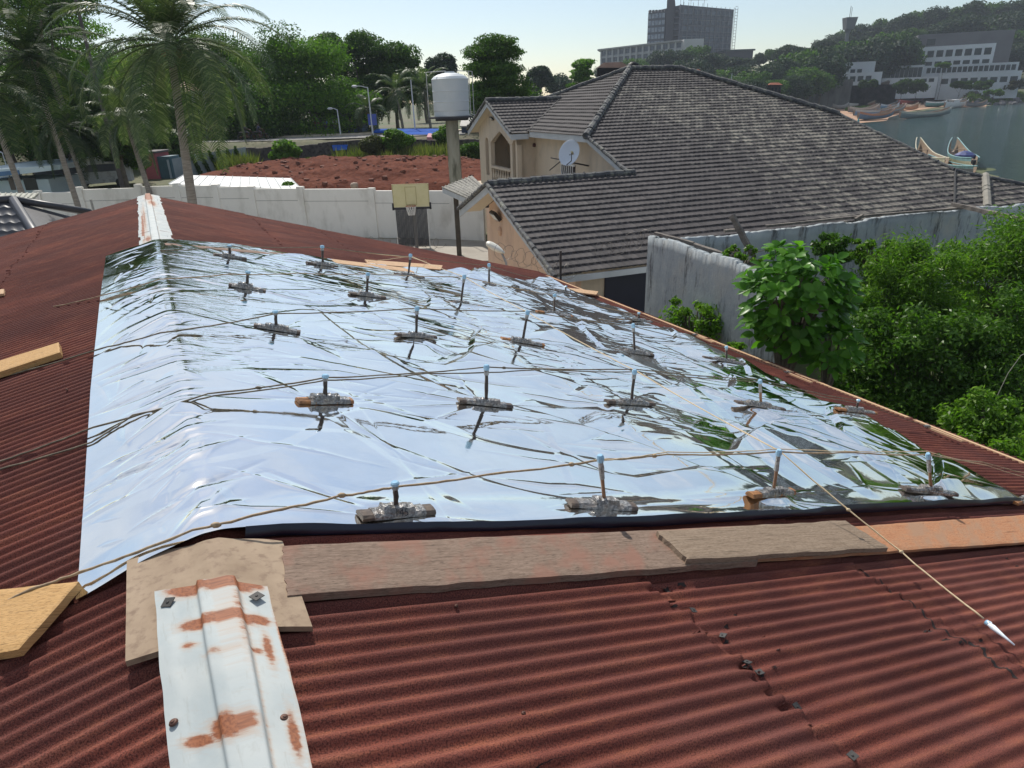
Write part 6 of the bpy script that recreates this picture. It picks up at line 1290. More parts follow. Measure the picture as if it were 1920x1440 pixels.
for (px, yt, Y, k) in ((1140, 128, 330, 4), (1165, 118, 350, 0), (1190, 112, 345, 3), (1215, 108, 360, 4), (1240, 104, 350, 0), (1262, 106, 370, 4), (1285, 98, 350, 0), (1305, 96, 360, 1), (1328, 98, 355, 4), (1350, 100, 370, 0), (1375, 104, 350, 2), (1400, 108, 370, 4), (1425, 104, 380, 0), (1452, 92, 390, 1), (1478, 88, 380, 4), (1500, 86, 390, 0), (1525, 84, 380, 2), (1548, 74, 390, 4), (1568, 66, 380, 0), (1590, 60, 390, 1), (1612, 52, 385, 0), (1636, 46, 380, 2), (1660, 42, 390, 1), (1685, 38, 380, 4), (1706, 30, 370, 0), (1730, 26, 380, 1), (1755, 24, 375, 0), (1780, 28, 380, 4), (1804, 20, 370, 1), (1828, 10, 365, 0), (1855, 2, 370, 1), (1884, 4, 365, 2), (1912, 10, 360, 0), (1940, 10, 360, 1),
                      (1150, 150, 270, 3), (1200, 140, 290, 0), (1250, 132, 290, 4), (1300, 126, 300, 0), (1345, 124, 300, 3), (1385, 128, 300, 0), (1410, 138, 270, 1), (1440, 128, 290, 0), (1470, 118, 300, 4), (1500, 112, 310, 3), (1530, 108, 310, 0), (1340, 150, 255, 0), (1376, 152, 255, 4), (1420, 160, 250, 0), (1455, 152, 260, 3), (1490, 145, 265, 0), (1518, 128, 280, 3), (1545, 124, 290, 0),
                      (1560, 92, 330, 0), (1590, 84, 330, 4), (1622, 78, 330, 0), (1652, 70, 330, 2), (1640, 95, 310, 0), (1600, 104, 310, 0), (1668, 92, 305, 4), (1690, 62, 335, 0), (1718, 50, 335, 1), (1748, 48, 335, 0), (1780, 46, 335, 4), (1815, 40, 335, 0), (1850, 34, 335, 1), (1885, 40, 330, 0), (1915, 50, 320, 1), (1900, 80, 305, 0), (1925, 90, 295, 4), (1885, 95, 312, 0),
   (1556, 104, 262, 0), (1574, 100, 266, 4), (1592, 98, 262, 0), (1610, 94, 268, 3), (1628, 92, 264, 0), (1646, 90, 270, 4), (1664, 88, 266, 0), (1680, 86, 272, 1), (1600, 84, 285, 0), (1622, 80, 288, 4), (1644, 76, 286, 0), (1668, 72, 290, 1), (1690, 70, 300, 0), (1580, 90, 282, 4), (1700, 84, 290, 0)):
    htree_px(px, yt, Y, k)
# ---- hotel tower on the hill
CON = simple('raw_concrete_facade', (.06, .068, .085), (.09, .097, .115), .15, .9); GLZ = simple('tower_glass', (.03, .045, .07), (.06, .08, .11), .2, .25); LCON = simple('pale_concrete', (.34, .35, .36), (.28, .29, .3), .2, .9); DKS = simple('dark_shaft', (.04, .042, .05), None, .3, .9)
tw_ = thing('tower_block', atY(1290, 100, 520)*[1, 1, 0]+Z*25, 'tall unfinished dark tower block with stair shaft on the hill', 'building')
A = atY(1214, 14, 505); B0 = atY(1262, 10, 500); Cc = atY(1368, 14, 560); zt1 = A[2]; zb1 = 20
def px2(x, Y): p = atY(x, 60, Y); return p[0]
x0, x1, x2, x3 = px2(1214, 520), px2(1247, 512), px2(1272, 508), px2(1369, 540); ztop = atY(1300, 12, 520)[2]
b = MB(); b.prism([(x0, 520, zb1+16), (x1, 514, zb1+16), (x1, 514, ztop-3), (x0, 520, ztop-3)], (10, 45, 0)); b.build('left_block', CON, tw_)
b = MB(); b.prism([(x1+.05, 511, zb1), (x2-3.4, 509, zb1), (x2-3.4, 509, ztop+3.5), (x1+.05, 511, ztop+3.5)], (10, 40, 0)); b.build('lift_shaft', DKS, tw_)
b = MB(); b.prism([(x2+.6, 507, zb1), (x3, 536, zb1), (x3, 536, ztop-1), (x2+.6, 507, ztop-.2)], (-12, 34, 0)); b.build('right_block', CON, tw_)
b = MB()
for k in range(9): z = ztop-4-k*3.6; b.box(x2-3.3, x2+.55, 507, 512, z, z+.5)
b.box(x2-.3, x2+.3, 505.6, 506.6, zb1, ztop); b.build('stair_tower', CON, tw_)
for r_ in range(5):
    z = ztop-6.6-r_*4.2
    for k in range(5):
        q0, q1 = (k+.12)/5, (k+.88)/5; P = [np.array([x0+(x1-x0)*q, 519.9-6*q, z+dz]) for q, dz in ((q0, 0), (q1, 0), (q1, 2.7), (q0, 2.7))]; b = MB(); b.prism(P, (0, -.25, 0)); b.build('window', simple('tower_window', (.30, .34, .38), (.10, .14, .2), .4, .3) if 'tower_window' not in bpy.data.materials else bpy.data.materials['tower_window'], tw_)
for r_ in range(6):
    for k in range(9):
        q0, q1 = (k+.15)/9.5+.03, (k+.85)/9.5+.03; z = ztop-6-r_*5.1; P = [np.array([x2+.6+(x3-x2-.6)*q, 506.9+29*q, z+dz]) for q, dz in ((q0, 0), (q1, 0), (q1, 3.4), (q0, 3.4))]; b = MB(); b.prism(P, (0, -.25, 0)); b.build('window', GLZ, tw_)
b = MB(); 
for q in np.linspace(0.04, 1.0, 12): b.tube([(x2+.6+(x3-x2-.6)*q, 506+29*q, zb1), (x2+.6+(x3-x2-.6)*q, 506+29*q, ztop+(1.5 if q < .5 else 0))], .14, 4)
for k in range(11): z = ztop-2-k*3.4; b.tube([(x2+.6, 506.2, z), (x3, 535.2, z)], .12, 4)
for xx in (x3+.8, x3+2.6): b.tube([(xx, 535, zb1), (xx, 535, ztop)], .16, 4)
for k in range(24): b.tube([(x3+.8, 535, zb1+k*1.9), (x3+2.6, 535, zb1+k*1.9)], .12, 4)
for xx in (x2+2, x2+4, x2+9, x2+14, x2+18): b.tube([(xx, 515, ztop-1), (xx, 515, ztop+4.5)], .1, 4)
b.tube([(x2+7, 515, ztop+3), (x2+20, 515, ztop+3)], .1, 4); b.build('scaffolding', simple('scaffold_steel', (.2, .2, .2), None, 5, .7), tw_)
b = MB(); 
for k in range(6): b.box(x0+.3+k*2.1, x0+1.5+k*2.1, 517, 521, ztop-3, ztop-1.6)
b.build('parapet_block', DKS, tw_)
b = MB(); 
for k in range(3): b.box(x0+.6+k*4, x0+1.4+k*4, 520, 524, zb1, zb1+16)
b.build('column', LCON, tw_)
# long low wing in front
lw = thing('hotel_wing', atY(1200, 100, 470)*[1, 1, 0]+Z*22, 'long two storey pale concrete wing stretching left below the dark tower', 'building')
a0 = atY(1127, 92, 500); a1 = atY(1280, 74, 455); d_ = a1-a0; zt0, zt1_ = a0[2], a1[2]
def wp(q, z, off=0): p = a0+d_*q; nrm = np.array([d_[1], -d_[0], 0]); nrm /= np.linalg.norm(nrm); return np.array([p[0], p[1], z])+nrm*off
zT = (zt0+zt1_)/2
b = MB(); b.prism([wp(0, 22), wp(1, 22), wp(1, zt1_-1), wp(0, zt0-1)], (4, 14, 0)); b.build('wall', LCON, lw); b = MB(); b.prism([wp(-.03, zt0-.9, 1.5), wp(1, zt1_-.9, 1.5), wp(1, zt1_, 1.5), wp(-.03, zt0, 1.5)], (4, 17, 0)); b.build('roof', simple('dim_roof_edge', (.3, .3, .3), None, 3, .9), lw)
for r_ in range(2):
    for k in range(13):
        q0, q1 = (k+.2)/13, (k+.8)/13; P = [wp(q, (zt0*(1-q)+zt1_*q)-1.6-r_*4.2+dz, .05) for q, dz in ((q0, -2.6), (q1, -2.6), (q1, 0), (q0, 0))]; b = MB(); b.prism(P, (0, -.2, 0)); b.build('window', GLZ, lw)
b = MB()
for k in range(14): q = k/13; zz_ = zt0*(1-q)+zt1_*q; b.prism([wp(q-.006, 24, .3), wp(q+.006, 24, .3), wp(q+.006, zz_-.95, .3), wp(q-.006, zz_-.95, .3)], (0, -.9, 0))
b.prism([wp(0, zt0-5.6, .3), wp(1, zt1_-5.6, .3), wp(1, zt1_-5.2, .3), wp(0, zt0-5.2, .3)], (0, -.8, 0)); b.build('balcony_frame', simple('pale_frame', (.42, .43, .44), None, .5, .9), lw)
p, q = atY(1281, 74, 454.5), atY(1320, 75, 452); b = MB(); b.box(p[0], q[0], 452, 466, 24, p[2]); b.build('stair_block', simple('blank_pale_wall', (.42, .43, .43), (.36, .37, .37), .3, .9), lw)
p, q = atY(1362, 94, 500), atY(1412, 100, 500); b = MB(); b.box(p[0], q[0], 500, 520, 20, p[2]-.8); fb = thing('flat_roofed_block', (p[0], 500, 20), 'low dark flat roofed block right of the tower foot', 'building'); b.build('wall', DKS, fb); b = MB(); b.box(p[0]-1, q[0]+1, 499, 521, p[2]-.8, p[2]+.2); b.build('roof', simple('dark_green_roof', (.03, .05, .05), None, 3, .8), fb)
# reddish houses on the hillside
def hut(px0, px1, yt, ye, Y, wall, roof, label, zb=None):
    a = atY(px0, ye, Y); c = atY(px1, ye, Y); t_ = atY((px0+px1)/2, yt, Y+3)[2]; z0 = float(terrain(a[0], Y))-1 if zb is None else zb; h = thing('hillside_house', (a[0], Y, z0), label, 'house'); D_ = (c[0]-a[0])*.7
    MB().box(a[0]+.3, c[0]-.3, Y+.3, Y+D_, z0, a[2]-.05).build('wall', wall, h); m = MB(); m.add([(a[0], Y, a[2]), (c[0], Y, c[2]), (c[0], Y+D_+.3, a[2]), (a[0], Y+D_+.3, a[2]), (a[0]+D_*.3, Y+D_/2, t_), (c[0]-D_*.3, Y+D_/2, t_)], [(0, 1, 5, 4), (1, 2, 5), (2, 3, 4, 5), (3, 0, 4), (3, 2, 1, 0)]); m.build('roof', roof, h)
    for k in range(3): x = a[0]+(c[0]-a[0])*(k+.7)/3.6; MB().box(x, x+(c[0]-a[0])*.13, Y+.22, Y+.29, a[2]-2.1, a[2]-.9).build('window', DKS, h)
    return h
REDR = simple('red_roof', (.42, .13, .07), (.5, .18, .1), .6, .8); BRR = simple('brown_roof', (.13, .07, .05), None, 1, .9); BRK = simple('brick_wall', (.16, .1, .08), (.2, .14, .11), 1, .9)
hut(1122, 1182, 117, 127, 150, BRK, BRR, 'brown brick house with brown roof, behind the left end of the big tiled roof'); hut(1294, 1317, 130, 135, 230, BRK, REDR, 'house with bright orange red roof just over the big tiled roof'); hut(1443, 1468, 155, 159, 245, BRK, REDR, 'small house with pink red roof at the foot of the far hill')
# round dark tank on the roof top seen by the apex
p = atY(1187, 122, 60); b = MB(); b.lathe((p[0], 60, p[2]-.5), [(.5, 0), (.55, .3), (.45, .6), (.1, .75)], 12); b.tube([(p[0], 60, 0), (p[0], 60, p[2]-.5)], .08, 5); tag(b.build('roof_tank', BLK, smooth=True), 'round black tank peeping over the apex of the tiled roof', 'tank')
# ---- white shore hotel
WHH = simple('white_render', (.88, .91, .92), (.82, .86, .87), .3, .8); WGL = simple('dark_hotel_glass', (.035, .05, .055), (.08, .11, .12), .3, .2); GRB = simple('grey_render_block', (.26, .26, .27), (.2, .2, .21), .1, .9)
wh = thing('shore_hotel', atY(1780, 160, 270)*[1, 1, 0], 'white terraced hotel with rows of dark windows on the far shore', 'hotel')
def facade(pxl, yl, Yl, pxr, yr, Yr, hpx_l, depth, mat, name, parent, win=None, zb=0):
    """box whose top edge runs from (pxl,yl) to (pxr,yr); hpx_l face height in pixels at the left"""
    Yl *= 1.22; Yr *= 1.22; depth *= 1.2
    a = atY(pxl, yl, Yl); c = atY(pxr, yr, Yr); zt_ = (a[2]+c[2])/2; s = np.dot(a-CAM, FW)/F; h = hpx_l*s
    zz = zt_-h if zb is None else zb
    d = np.array([c[0]-a[0], c[1]-a[1], 0]); L = np.linalg.norm(d); d /= L; n = np.array([d[1], -d[0], 0]); O = np.array([a[0], a[1], 0])
    b = MB(); b.span(O, d, -n, Z, (0, L), (0, depth), (zz, zt_)); o = b.build(name, mat, parent)
    if win:
        for (row0, row1, x0, x1, n_w, fr) in win:   # heights below top in px, span as fraction
            for k in range(n_w):
                q0 = (x0+(x1-x0)*(k+(1-fr)/2)/n_w)*L; q1 = (x0+(x1-x0)*(k+(1+fr)/2)/n_w)*L
                b = MB(); b.span(O, d, n, Z, (q0, q1), (.02, .12), (zt_-row1*s, zt_-row0*s)); w_ = b.build('window', WGL, parent)
    return O, d, n, L, zt_, s
facade(1722, 66, 316, 1905, 54, 302, 60, 14, GRB, 'rear_block', wh, [(8, 19, .1, .2, 1, .9)], zb=5)
facade(1684, 92, 288, 1869, 79, 272, 30, 16, WHH, 'upper_storeys', wh, [(7, 18, .02, .98, 10, .72), (25.5, 35, .02, .98, 10, .72)], zb=4)
facade(1655, 124, 276, 1733, 122, 270, 22, 9, WHH, 'glazed_hall', wh, [(4, 22, .02, .98, 9, .93)], zb=3)
facade(1733, 124, 274, 1912, 115, 261, 14, 9, WHH, 'terrace_storey', wh, [(4, 13, .03, .98, 17, .78)], zb=3)
facade(1655, 147, 269, 1760, 143, 264, 14, 4, WHH, 'lower_terrace', wh, [(3, 9, .3, .95, 5, .7)], zb=3); facade(1762, 140, 268, 1918, 130, 256, 24, 4, WHH, 'lower_terrace', wh, [(9, 18, .02, .98, 8, .72)], zb=2)
wb = thing('white_villa', atY(1590, 140, 255)*[1, 1, 0], 'low white building with few windows at the left end of the shore hotel', 'villa')
facade(1544, 119, 266, 1641, 115, 258, 20, 9, WHH, 'wall', wb, [(12, 18, .42, .48, 1, .9), (12, 19, .55, .65, 1, .9), (12, 19, .68, .78, 1, .9)], zb=2); facade(1570, 137, 258, 1655, 135, 252, 16, 5, WHH, 'lower_wall', wb, [(6, 15, .1, .8, 4, .7)], zb=2)
sw_ = thing('sea_wall', atY(1550, 160, 246)*[1, 1, 0], 'stained grey retaining wall below the white villa on the far shore', 'wall'); facade(1505, 148, 250, 1600, 152, 246, 20, 1.5, simple('stained_sea_wall', (.3, .3, .28), (.16, .16, .15), .4, .9, mscale=(1, 1, .3)), 'wall', sw_, zb=0); facade(1598, 158, 246, 1682, 160, 246, 12, 1.5, simple('stained_sea_wall2', (.22, .21, .19), (.12, .12, .11), .4, .9), 'wall', sw_, zb=0)
# hill water tower
wt = thing('hill_water_tower', atY(1594, 58, 370)*[1, 1, 0]+Z*30, 'grey square water tower on a stem above the trees of the far hill', 'water tower')
p = atY(1594, 33, 370); b = MB(); b.hexa([(p[0]-1.9, 368, p[2]-5.2), (p[0]+1.9, 368, p[2]-5.2), (p[0]+1.9, 372, p[2]-5.2), (p[0]-1.9, 372, p[2]-5.2), (p[0]-2.7, 367.5, p[2]), (p[0]+2.8, 367.5, p[2]), (p[0]+2.8, 372.5, p[2]), (p[0]-2.7, 372.5, p[2])]); b.build('tank', LCON, wt); b = MB(); b.lathe((p[0]-.1, 370, 28), [(1, 0), (.9, p[2]-5.2-28-1.6), (1.8, p[2]-5.2-28-.01)], 10); b.build('stem', LCON, wt); b = MB(); b.tube([(p[0]-.3, 370, p[2]), (p[0]-.3, 370, p[2]+5)], .12, 4); b.tube([(p[0]+.4, 370, p[2]), (p[0]+.4, 370, p[2]+4.4)], .1, 4); b.build('antenna', DKS, wt)
# shore shrubs
SH = 'bushes along the far shore'
for i, (px, yt, Y, w_, h_, m_, lab) in enumerate(((1630, 150, 243, 46, 16, G1, 'dark bush on the sea wall'), (1695, 150, 250, 40, 26, G1, 'dark rounded bush below the glazed hall'), (1722, 152, 250, 36, 24, G1, 'dark bush just right of the rounded one'), (1805, 152, 256, 50, 18, G2, 'palmy bush below the terraces, left part'), (1850, 152, 258, 54, 20, G2, 'palmy bush below the terraces, middle part'), (1900, 150, 262, 50, 20, G5, 'pale bush below the terraces, right part'), (1865, 168, 250, 50, 14, G3, 'yellow green bush above the rocks'), (1560, 128, 248, 26, 30, G2, 'bush in front of the white villa, left'), (1528, 138, 246, 30, 34, G2, 'tree like bush left of the white villa'), (1770, 118, 262, 40, 10, G3, 'planted bush on the hotel terrace'))):
    ptree(px, yt, Y*1.2, w_, h_, lab, m_, name='shore_bush', seed=200+i, lobes=12, per=110, leaf=.8, group=SH, cat='bush', r0=.08, nl=4)
weeds('shore_grass', [(1500, 1590, 262, 300, 1.1), (1640, 1740, 300, 330, 1.1), (1740, 1900, 322, 334, .9)], 'green grass strip along the far shore', leafmat('shore_grass', (.1, .17, .03), (.15, .24, .04), (.2, .28, .06), trans=.4), n=14000, seed=15, wd=.25)
# sand and rocks
SANDM = simple('orange_sand', (.42, .24, .13), (.3, .2, .14), .5, .95)
def onland(px, py, lift=0.):
    z = 0.
    for _ in range(12): p = atZ(px, py, z); z = min(1.3, max(-.3, float(terrain(p[0], p[1]))+lift))*.6+z*.4
    return np.array([p[0], p[1], max(-.3, float(terrain(p[0], p[1]))+lift)])
up_ = [(1530, 196), (1600, 187), (1660, 186), (1720, 185), (1800, 187), (1850, 188)]; lo_ = [(1530, 236), (1600, 232), (1660, 227), (1700, 210), (1760, 201), (1850, 197)]
gp = []
for i in range(40):
    q = i/39*5; k_ = min(int(q), 4); f_ = q-k_; u0 = np.array(up_[k_])*(1-f_)+np.array(up_[k_+1])*f_; l0 = np.array(lo_[k_])*(1-f_)+np.array(lo_[k_+1])*f_
    for j in range(14): pp_ = l0*(1-j/13)+u0*(j/13); p = onland(*pp_); gp.append((p[0], p[1], float(terrain(p[0], p[1]))+.06))
tag(obj('beach', gp, grid_faces(40, 14), SANDM, smooth=True), kind='structure')
RK = simple('brick_wall', (.16, .1, .08), (.2, .14, .11), 1, .9)
hut(1122, 1182, 117, 127, 150, BRK, BRR, 'brown brick house with brown roof, behind the left end of the big tiled roof'); hut(1294, 1317, 130, 135, 230, BRK, REDR, 'house with bright orange red roof just over the big tiled roof'); hut(1443, 1468, 155, 159, 245, BRK, REDR, 'small house with pink red roof at the foot of the far hill')
# round dark tank on the roof top seen by the apex
p = atY(1187, 122, 60); b = MB(); b.lathe((p[0], 60, p[2]-.5), [(.5, 0), (.55, .3), (.45, .6), (.1, .75)], 12); b.tube([(p[0], 60, 0), (p[0], 60, p[2]-.5)], .08, 5); tag(b.build('roof_tank', BLK, smooth=True), 'round black tank peeping over the apex of the tiled roof', 'tank')
# ---- white shore hotel
WHH = simple('white_render', (.88, .91, .92), (.82, .86, .87), .3, .8); WGL = simple('dark_hotel_glass', (.035, .05, .055), (.08, .11, .12), .3, .2); GRB = simple('grey_render_block', (.26, .26, .27), (.2, .2, .21), .1, .9)
wh = thing('shore_hotel', atY(1780, 160, 270)*[1, 1, 0], 'white terraced hotel with rows of dark windows on the far shore', 'hotel')
def facade(pxl, yl, Yl, pxr, yr, Yr, hpx_l, depth, mat, name, parent, win=None, zb=0):
    """box whose top edge runs from (pxl,yl) to (pxr,yr); hpx_l face height in pixels at the left"""
    Yl *= 1.22; Yr *= 1.22; depth *= 1.2
    a = atY(pxl, yl, Yl); c = atY(pxr, yr, Yr); zt_ = (a[2]+c[2])/2; s = np.dot(a-CAM, FW)/F; h = hpx_l*s
    zz = zt_-h if zb is None else zb
    d = np.array([c[0]-a[0], c[1]-a[1], 0]); L = np.linalg.norm(d); d /= L; n = np.array([d[1], -d[0], 0]); O = np.array([a[0], a[1], 0])
    b = MB(); b.span(O, d, -n, Z, (0, L), (0, depth), (zz, zt_)); o = b.build(name, mat, parent)
    if win:
        for (row0, row1, x0, x1, n_w, fr) in win:   # heights below top in px, span as fraction
            for k in range(n_w):
                q0 = (x0+(x1-x0)*(k+(1-fr)/2)/n_w)*L; q1 = (x0+(x1-x0)*(k+(1+fr)/2)/n_w)*L
                b = MB(); b.span(O, d, n, Z, (q0, q1), (.02, .12), (zt_-row1*s, zt_-row0*s)); w_ = b.build('window', WGL, parent)
    return O, d, n, L, zt_, s
facade(1722, 66, 316, 1905, 54, 302, 60, 14, GRB, 'rear_block', wh, [(8, 19, .1, .2, 1, .9)], zb=5)
facade(1684, 92, 288, 1869, 79, 272, 30, 16, WHH, 'upper_storeys', wh, [(7, 18, .02, .98, 10, .72), (25.5, 35, .02, .98, 10, .72)], zb=4)
facade(1655, 124, 276, 1733, 122, 270, 22, 9, WHH, 'glazed_hall', wh, [(4, 22, .02, .98, 9, .93)], zb=3)
facade(1733, 124, 274, 1912, 115, 261, 14, 9, WHH, 'terrace_storey', wh, [(4, 13, .03, .98, 17, .78)], zb=3)
facade(1655, 147, 269, 1760, 143, 264, 14, 4, WHH, 'lower_terrace', wh, [(3, 9, .3, .95, 5, .7)], zb=3); facade(1762, 140, 268, 1918, 130, 256, 24, 4, WHH, 'lower_terrace', wh, [(9, 18, .02, .98, 8, .72)], zb=2)
wb = thing('white_villa', atY(1590, 140, 255)*[1, 1, 0], 'low white building with few windows at the left end of the shore hotel', 'villa')
facade(1544, 119, 266, 1641, 115, 258, 20, 9, WHH, 'wall', wb, [(12, 18, .42, .48, 1, .9), (12, 19, .55, .65, 1, .9), (12, 19, .68, .78, 1, .9)], zb=2); facade(1570, 137, 258, 1655, 135, 252, 16, 5, WHH, 'lower_wall', wb, [(6, 15, .1, .8, 4, .7)], zb=2)
sw_ = thing('sea_wall', atY(1550, 160, 246)*[1, 1, 0], 'stained grey retaining wall below the white villa on the far shore', 'wall'); facade(1505, 148, 250, 1600, 152, 246, 20, 1.5, simple('stained_sea_wall', (.3, .3, .28), (.16, .16, .15), .4, .9, mscale=(1, 1, .3)), 'wall', sw_, zb=0); facade(1598, 158, 246, 1682, 160, 246, 12, 1.5, simple('stained_sea_wall2', (.22, .21, .19), (.12, .12, .11), .4, .9), 'wall', sw_, zb=0)
# hill water tower
wt = thing('hill_water_tower', atY(1594, 58, 370)*[1, 1, 0]+Z*30, 'grey square water tower on a stem above the trees of the far hill', 'water tower')
p = atY(1594, 33, 370); b = MB(); b.hexa([(p[0]-1.9, 368, p[2]-5.2), (p[0]+1.9, 368, p[2]-5.2), (p[0]+1.9, 372, p[2]-5.2), (p[0]-1.9, 372, p[2]-5.2), (p[0]-2.7, 367.5, p[2]), (p[0]+2.8, 367.5, p[2]), (p[0]+2.8, 372.5, p[2]), (p[0]-2.7, 372.5, p[2])]); b.build('tank', LCON, wt); b = MB(); b.lathe((p[0]-.1, 370, 28), [(1, 0), (.9, p[2]-5.2-28-1.6), (1.8, p[2]-5.2-28-.01)], 10); b.build('stem', LCON, wt); b = MB(); b.tube([(p[0]-.3, 370, p[2]), (p[0]-.3, 370, p[2]+5)], .12, 4); b.tube([(p[0]+.4, 370, p[2]), (p[0]+.4, 370, p[2]+4.4)], .1, 4); b.build('antenna', DKS, wt)
# shore shrubs
SH = 'bushes along the far shore'
for i, (px, yt, Y, w_, h_, m_, lab) in enumerate(((1630, 150, 243, 46, 16, G1, 'dark bush on the sea wall'), (1695, 150, 250, 40, 26, G1, 'dark rounded bush below the glazed hall'), (1722, 152, 250, 36, 24, G1, 'dark bush just right of the rounded one'), (1805, 152, 256, 50, 18, G2, 'palmy bush below the terraces, left part'), (1850, 152, 258, 54, 20, G2, 'palmy bush below the terraces, middle part'), (1900, 150, 262, 50, 20, G5, 'pale bush below the terraces, right part'), (1865, 168, 250, 50, 14, G3, 'yellow green bush above the rocks'), (1560, 128, 248, 26, 30, G2, 'bush in front of the white villa, left'), (1528, 138, 246, 30, 34, G2, 'tree like bush left of the white villa'), (1770, 118, 262, 40, 10, G3, 'planted bush on the hotel terrace'))):
    ptree(px, yt, Y*1.2, w_, h_, lab, m_, name='shore_bush', seed=200+i, lobes=12, per=110, leaf=.8, group=SH, cat='bush', r0=.08, nl=4)
weeds('shore_grass', [(1500, 1590, 262, 300, 1.1), (1640, 1740, 300, 330, 1.1), (1740, 1900, 322, 334, .9)], 'green grass strip along the far shore', leafmat('shore_grass', (.1, .17, .03), (.15, .24, .04), (.2, .28, .06), trans=.4), n=14000, seed=15, wd=.25)
# sand and rocks
SANDM = simple('orange_sand', (.42, .24, .13), (.3, .2, .14), .5, .95)
pts = [atZ(x, y, .0) for x, y in ((1560, 232), (1640, 222), (1700, 206), (1745, 198), (1790, 192), (1700, 186), (1600, 188), (1530, 195))]; pts = [np.array([p[0], p[1], .02]) for p in pts]; N0 = len(pts); cc = sum(pts)/N0+Z*.45; s_ = MB().add(pts+[cc], [(k, (k+1) % N0, N0) for k in range(N0)]).build('beach', SANDM); tag(s_, kind='structure')
RK = simple('dark_shore_rock', (.07, .07, .075), (.17, .165, .16), .8, .95)
r_ = random.Random(9); rocks = []
for k in range(70):
    px = r_.uniform(1795, 1935); p = onland(px, 192+r_.uniform(-5, 4)-.03*(px-1795)); s_ = r_.uniform(.8, 1.7); rock = MB(); V = []
    for i in range(5):
        for j in range(7): th = 2*pi*j/7; ph = -pi/2+pi*(i+.5)/5; rr_ = s_*r_.uniform(.7, 1.1); V.append(p+np.array([cos(th)*cos(ph)*rr_*1.2, sin(th)*cos(ph)*rr_, sin(ph)*rr_*.75+.2]))
    rock.add(V, [(i*7+j, i*7+(j+1) % 7, (i+1)*7+(j+1) % 7, (i+1)*7+j) for i in range(4) for j in range(7)]+[tuple(range(7))[::-1], tuple(28+j for j in range(7))]); tag(rock.build('shore_rock', RK), 'dark boulder piled at the waterline right of the beached boats', 'rock', 'boulders along the far waterline')
# ---- boats
def paint(name, c): return bpy.data.materials[name] if name in bpy.data.materials else simple(name, c, tuple(q*.8 for q in c), 1.5, .6, c3=tuple(q*.45+.05 for q in c), s3=4)
BTN = paint('boat_inside_wood', (.3, .22, .15))
def boat(pa, pb, beam, hull, stripe, label, z0=-.3, depth=.75, rise=(.9, .6), thw=4, cabin=False, group='fishing boats on and off the far beach', name='fishing_boat', tilt=0., name2=None, outboard=False):
    a = atZ(*pa, z0); c = atZ(*pb, z0)
    if z0 > -.29: a = onland(*pa, .25); c = onland(*pb, .25)
    d = (c-a)*[1, 1, 0]; L = np.linalg.norm(d); d /= L; s_ = np.array([-d[1], d[0], 0]); root = thing(name, (a+c)/2, label, 'boat', group); n = 17; up_ = Z*cos(tilt)+s_*sin(tilt); sd_ = s_*cos(tilt)-Z*sin(tilt)
    def sect(q, k):
        b_ = beam/2*max(.03, sin(pi*min(max(q*.94+.03, 0), 1))**.62); r_ = rise[0]*max(0, (q-.55)/.45)**2+rise[1]*max(0, (.45-q)/.45)**2; kz = -.2+.55*r_; top = depth+r_-.2
        out = []
        for w_, h_ in ((0, 0), (.55, .06), (.88, .4), (1, .72), (1.06, 1.0)): out.append((b_*w_*k, kz+(top-kz)*h_))
        return out, top, b_
    V = []; S = []
    for i in range(n):
        q = i/(n-1); o_, top, b_ = sect(q, 1); P = a+d*L*q
        row = [P-sd_*w_+up_*h_ for w_, h_ in o_[::-1]]+[P+sd_*w_+up_*h_ for w_, h_ in o_[1:]]; V += row
    m9 = 9; Fc = [(i*m9+j, i*m9+j+1, (i+1)*m9+j+1, (i+1)*m9+j) for i in range(n-1) for j in range(m9-1)]; nn = len(V)
    Vi = []
    for i in range(n):
        q = i/(n-1); o_, top, b_ = sect(q, .93); P = a+d*L*q; Vi += [P-sd_*w_+up_*(h_+.05) for w_, h_ in o_[::-1]]+[P+sd_*w_+up_*(h_+.05) for w_, h_ in o_[1:]]
    mi_ = [0 if (j not in (0, 7)) else 1 for i in range(n-1) for j in range(8)]; obj('hull', V, Fc, hull, root, mats=[hull, stripe], midx=mi_); obj('inner_planking', Vi, Fc, BTN, root)
    m = MB(); 
    for e in (0, 8): m.tube([V[i*9+e]*.5+Vi[i*9+e]*.5+Z*.0 for i in range(n)], .06, 5)
    m.build('gunwale', stripe, root)
    for k in range(thw):
        q = .2+.6*k/max(1, thw-1); o_, top, b_ = sect(q, .95); P = a+d*L*q+up_*(top-.22); MB().obox(P, sd_, d, up_, b_*.95, .14, .03).build('thwart', BTN, root)
    if cabin: P = a+d*L*.4+up_*(depth+.1); MB().obox(P, sd_, d, up_, beam*.3, L*.13, .6).build('cabin', paint('boat_white', (.7, .7, .68)), root); MB().obox(P+up_*.68, sd_, d, up_, beam*.38, L*.17, .06).build('cabin_roof', paint('boat_white', (.7, .7, .68)), root)
    if outboard: P = a-d*.15+up_*.7; MB().obox(P, sd_, d, up_, .14, .2, .22).obox(P-up_*.5, sd_, d, up_, .05, .08, .4).build('outboard_motor', BLK, root)
    return root
boat((1823, 318), (1783, 293), 2.3, paint('boat_cream', (.5, .46, .3)), paint('boat_teal', (.2, .36, .36)), 'cream wooden boat with teal rim and a blue cover inside, nearest on the right', depth=1.0, rise=(1.3, .3), outboard=True, group='nearest boats on the water')
boat((1772, 316), (1716, 292), 1.7, paint('boat_cream', (.5, .46, .3)), paint('boat_cream2', (.55, .5, .36)), 'cream boat with tall pointed bow, left of the one with the blue cover', depth=.9, rise=(1.4, .3), group='nearest boats on the water')
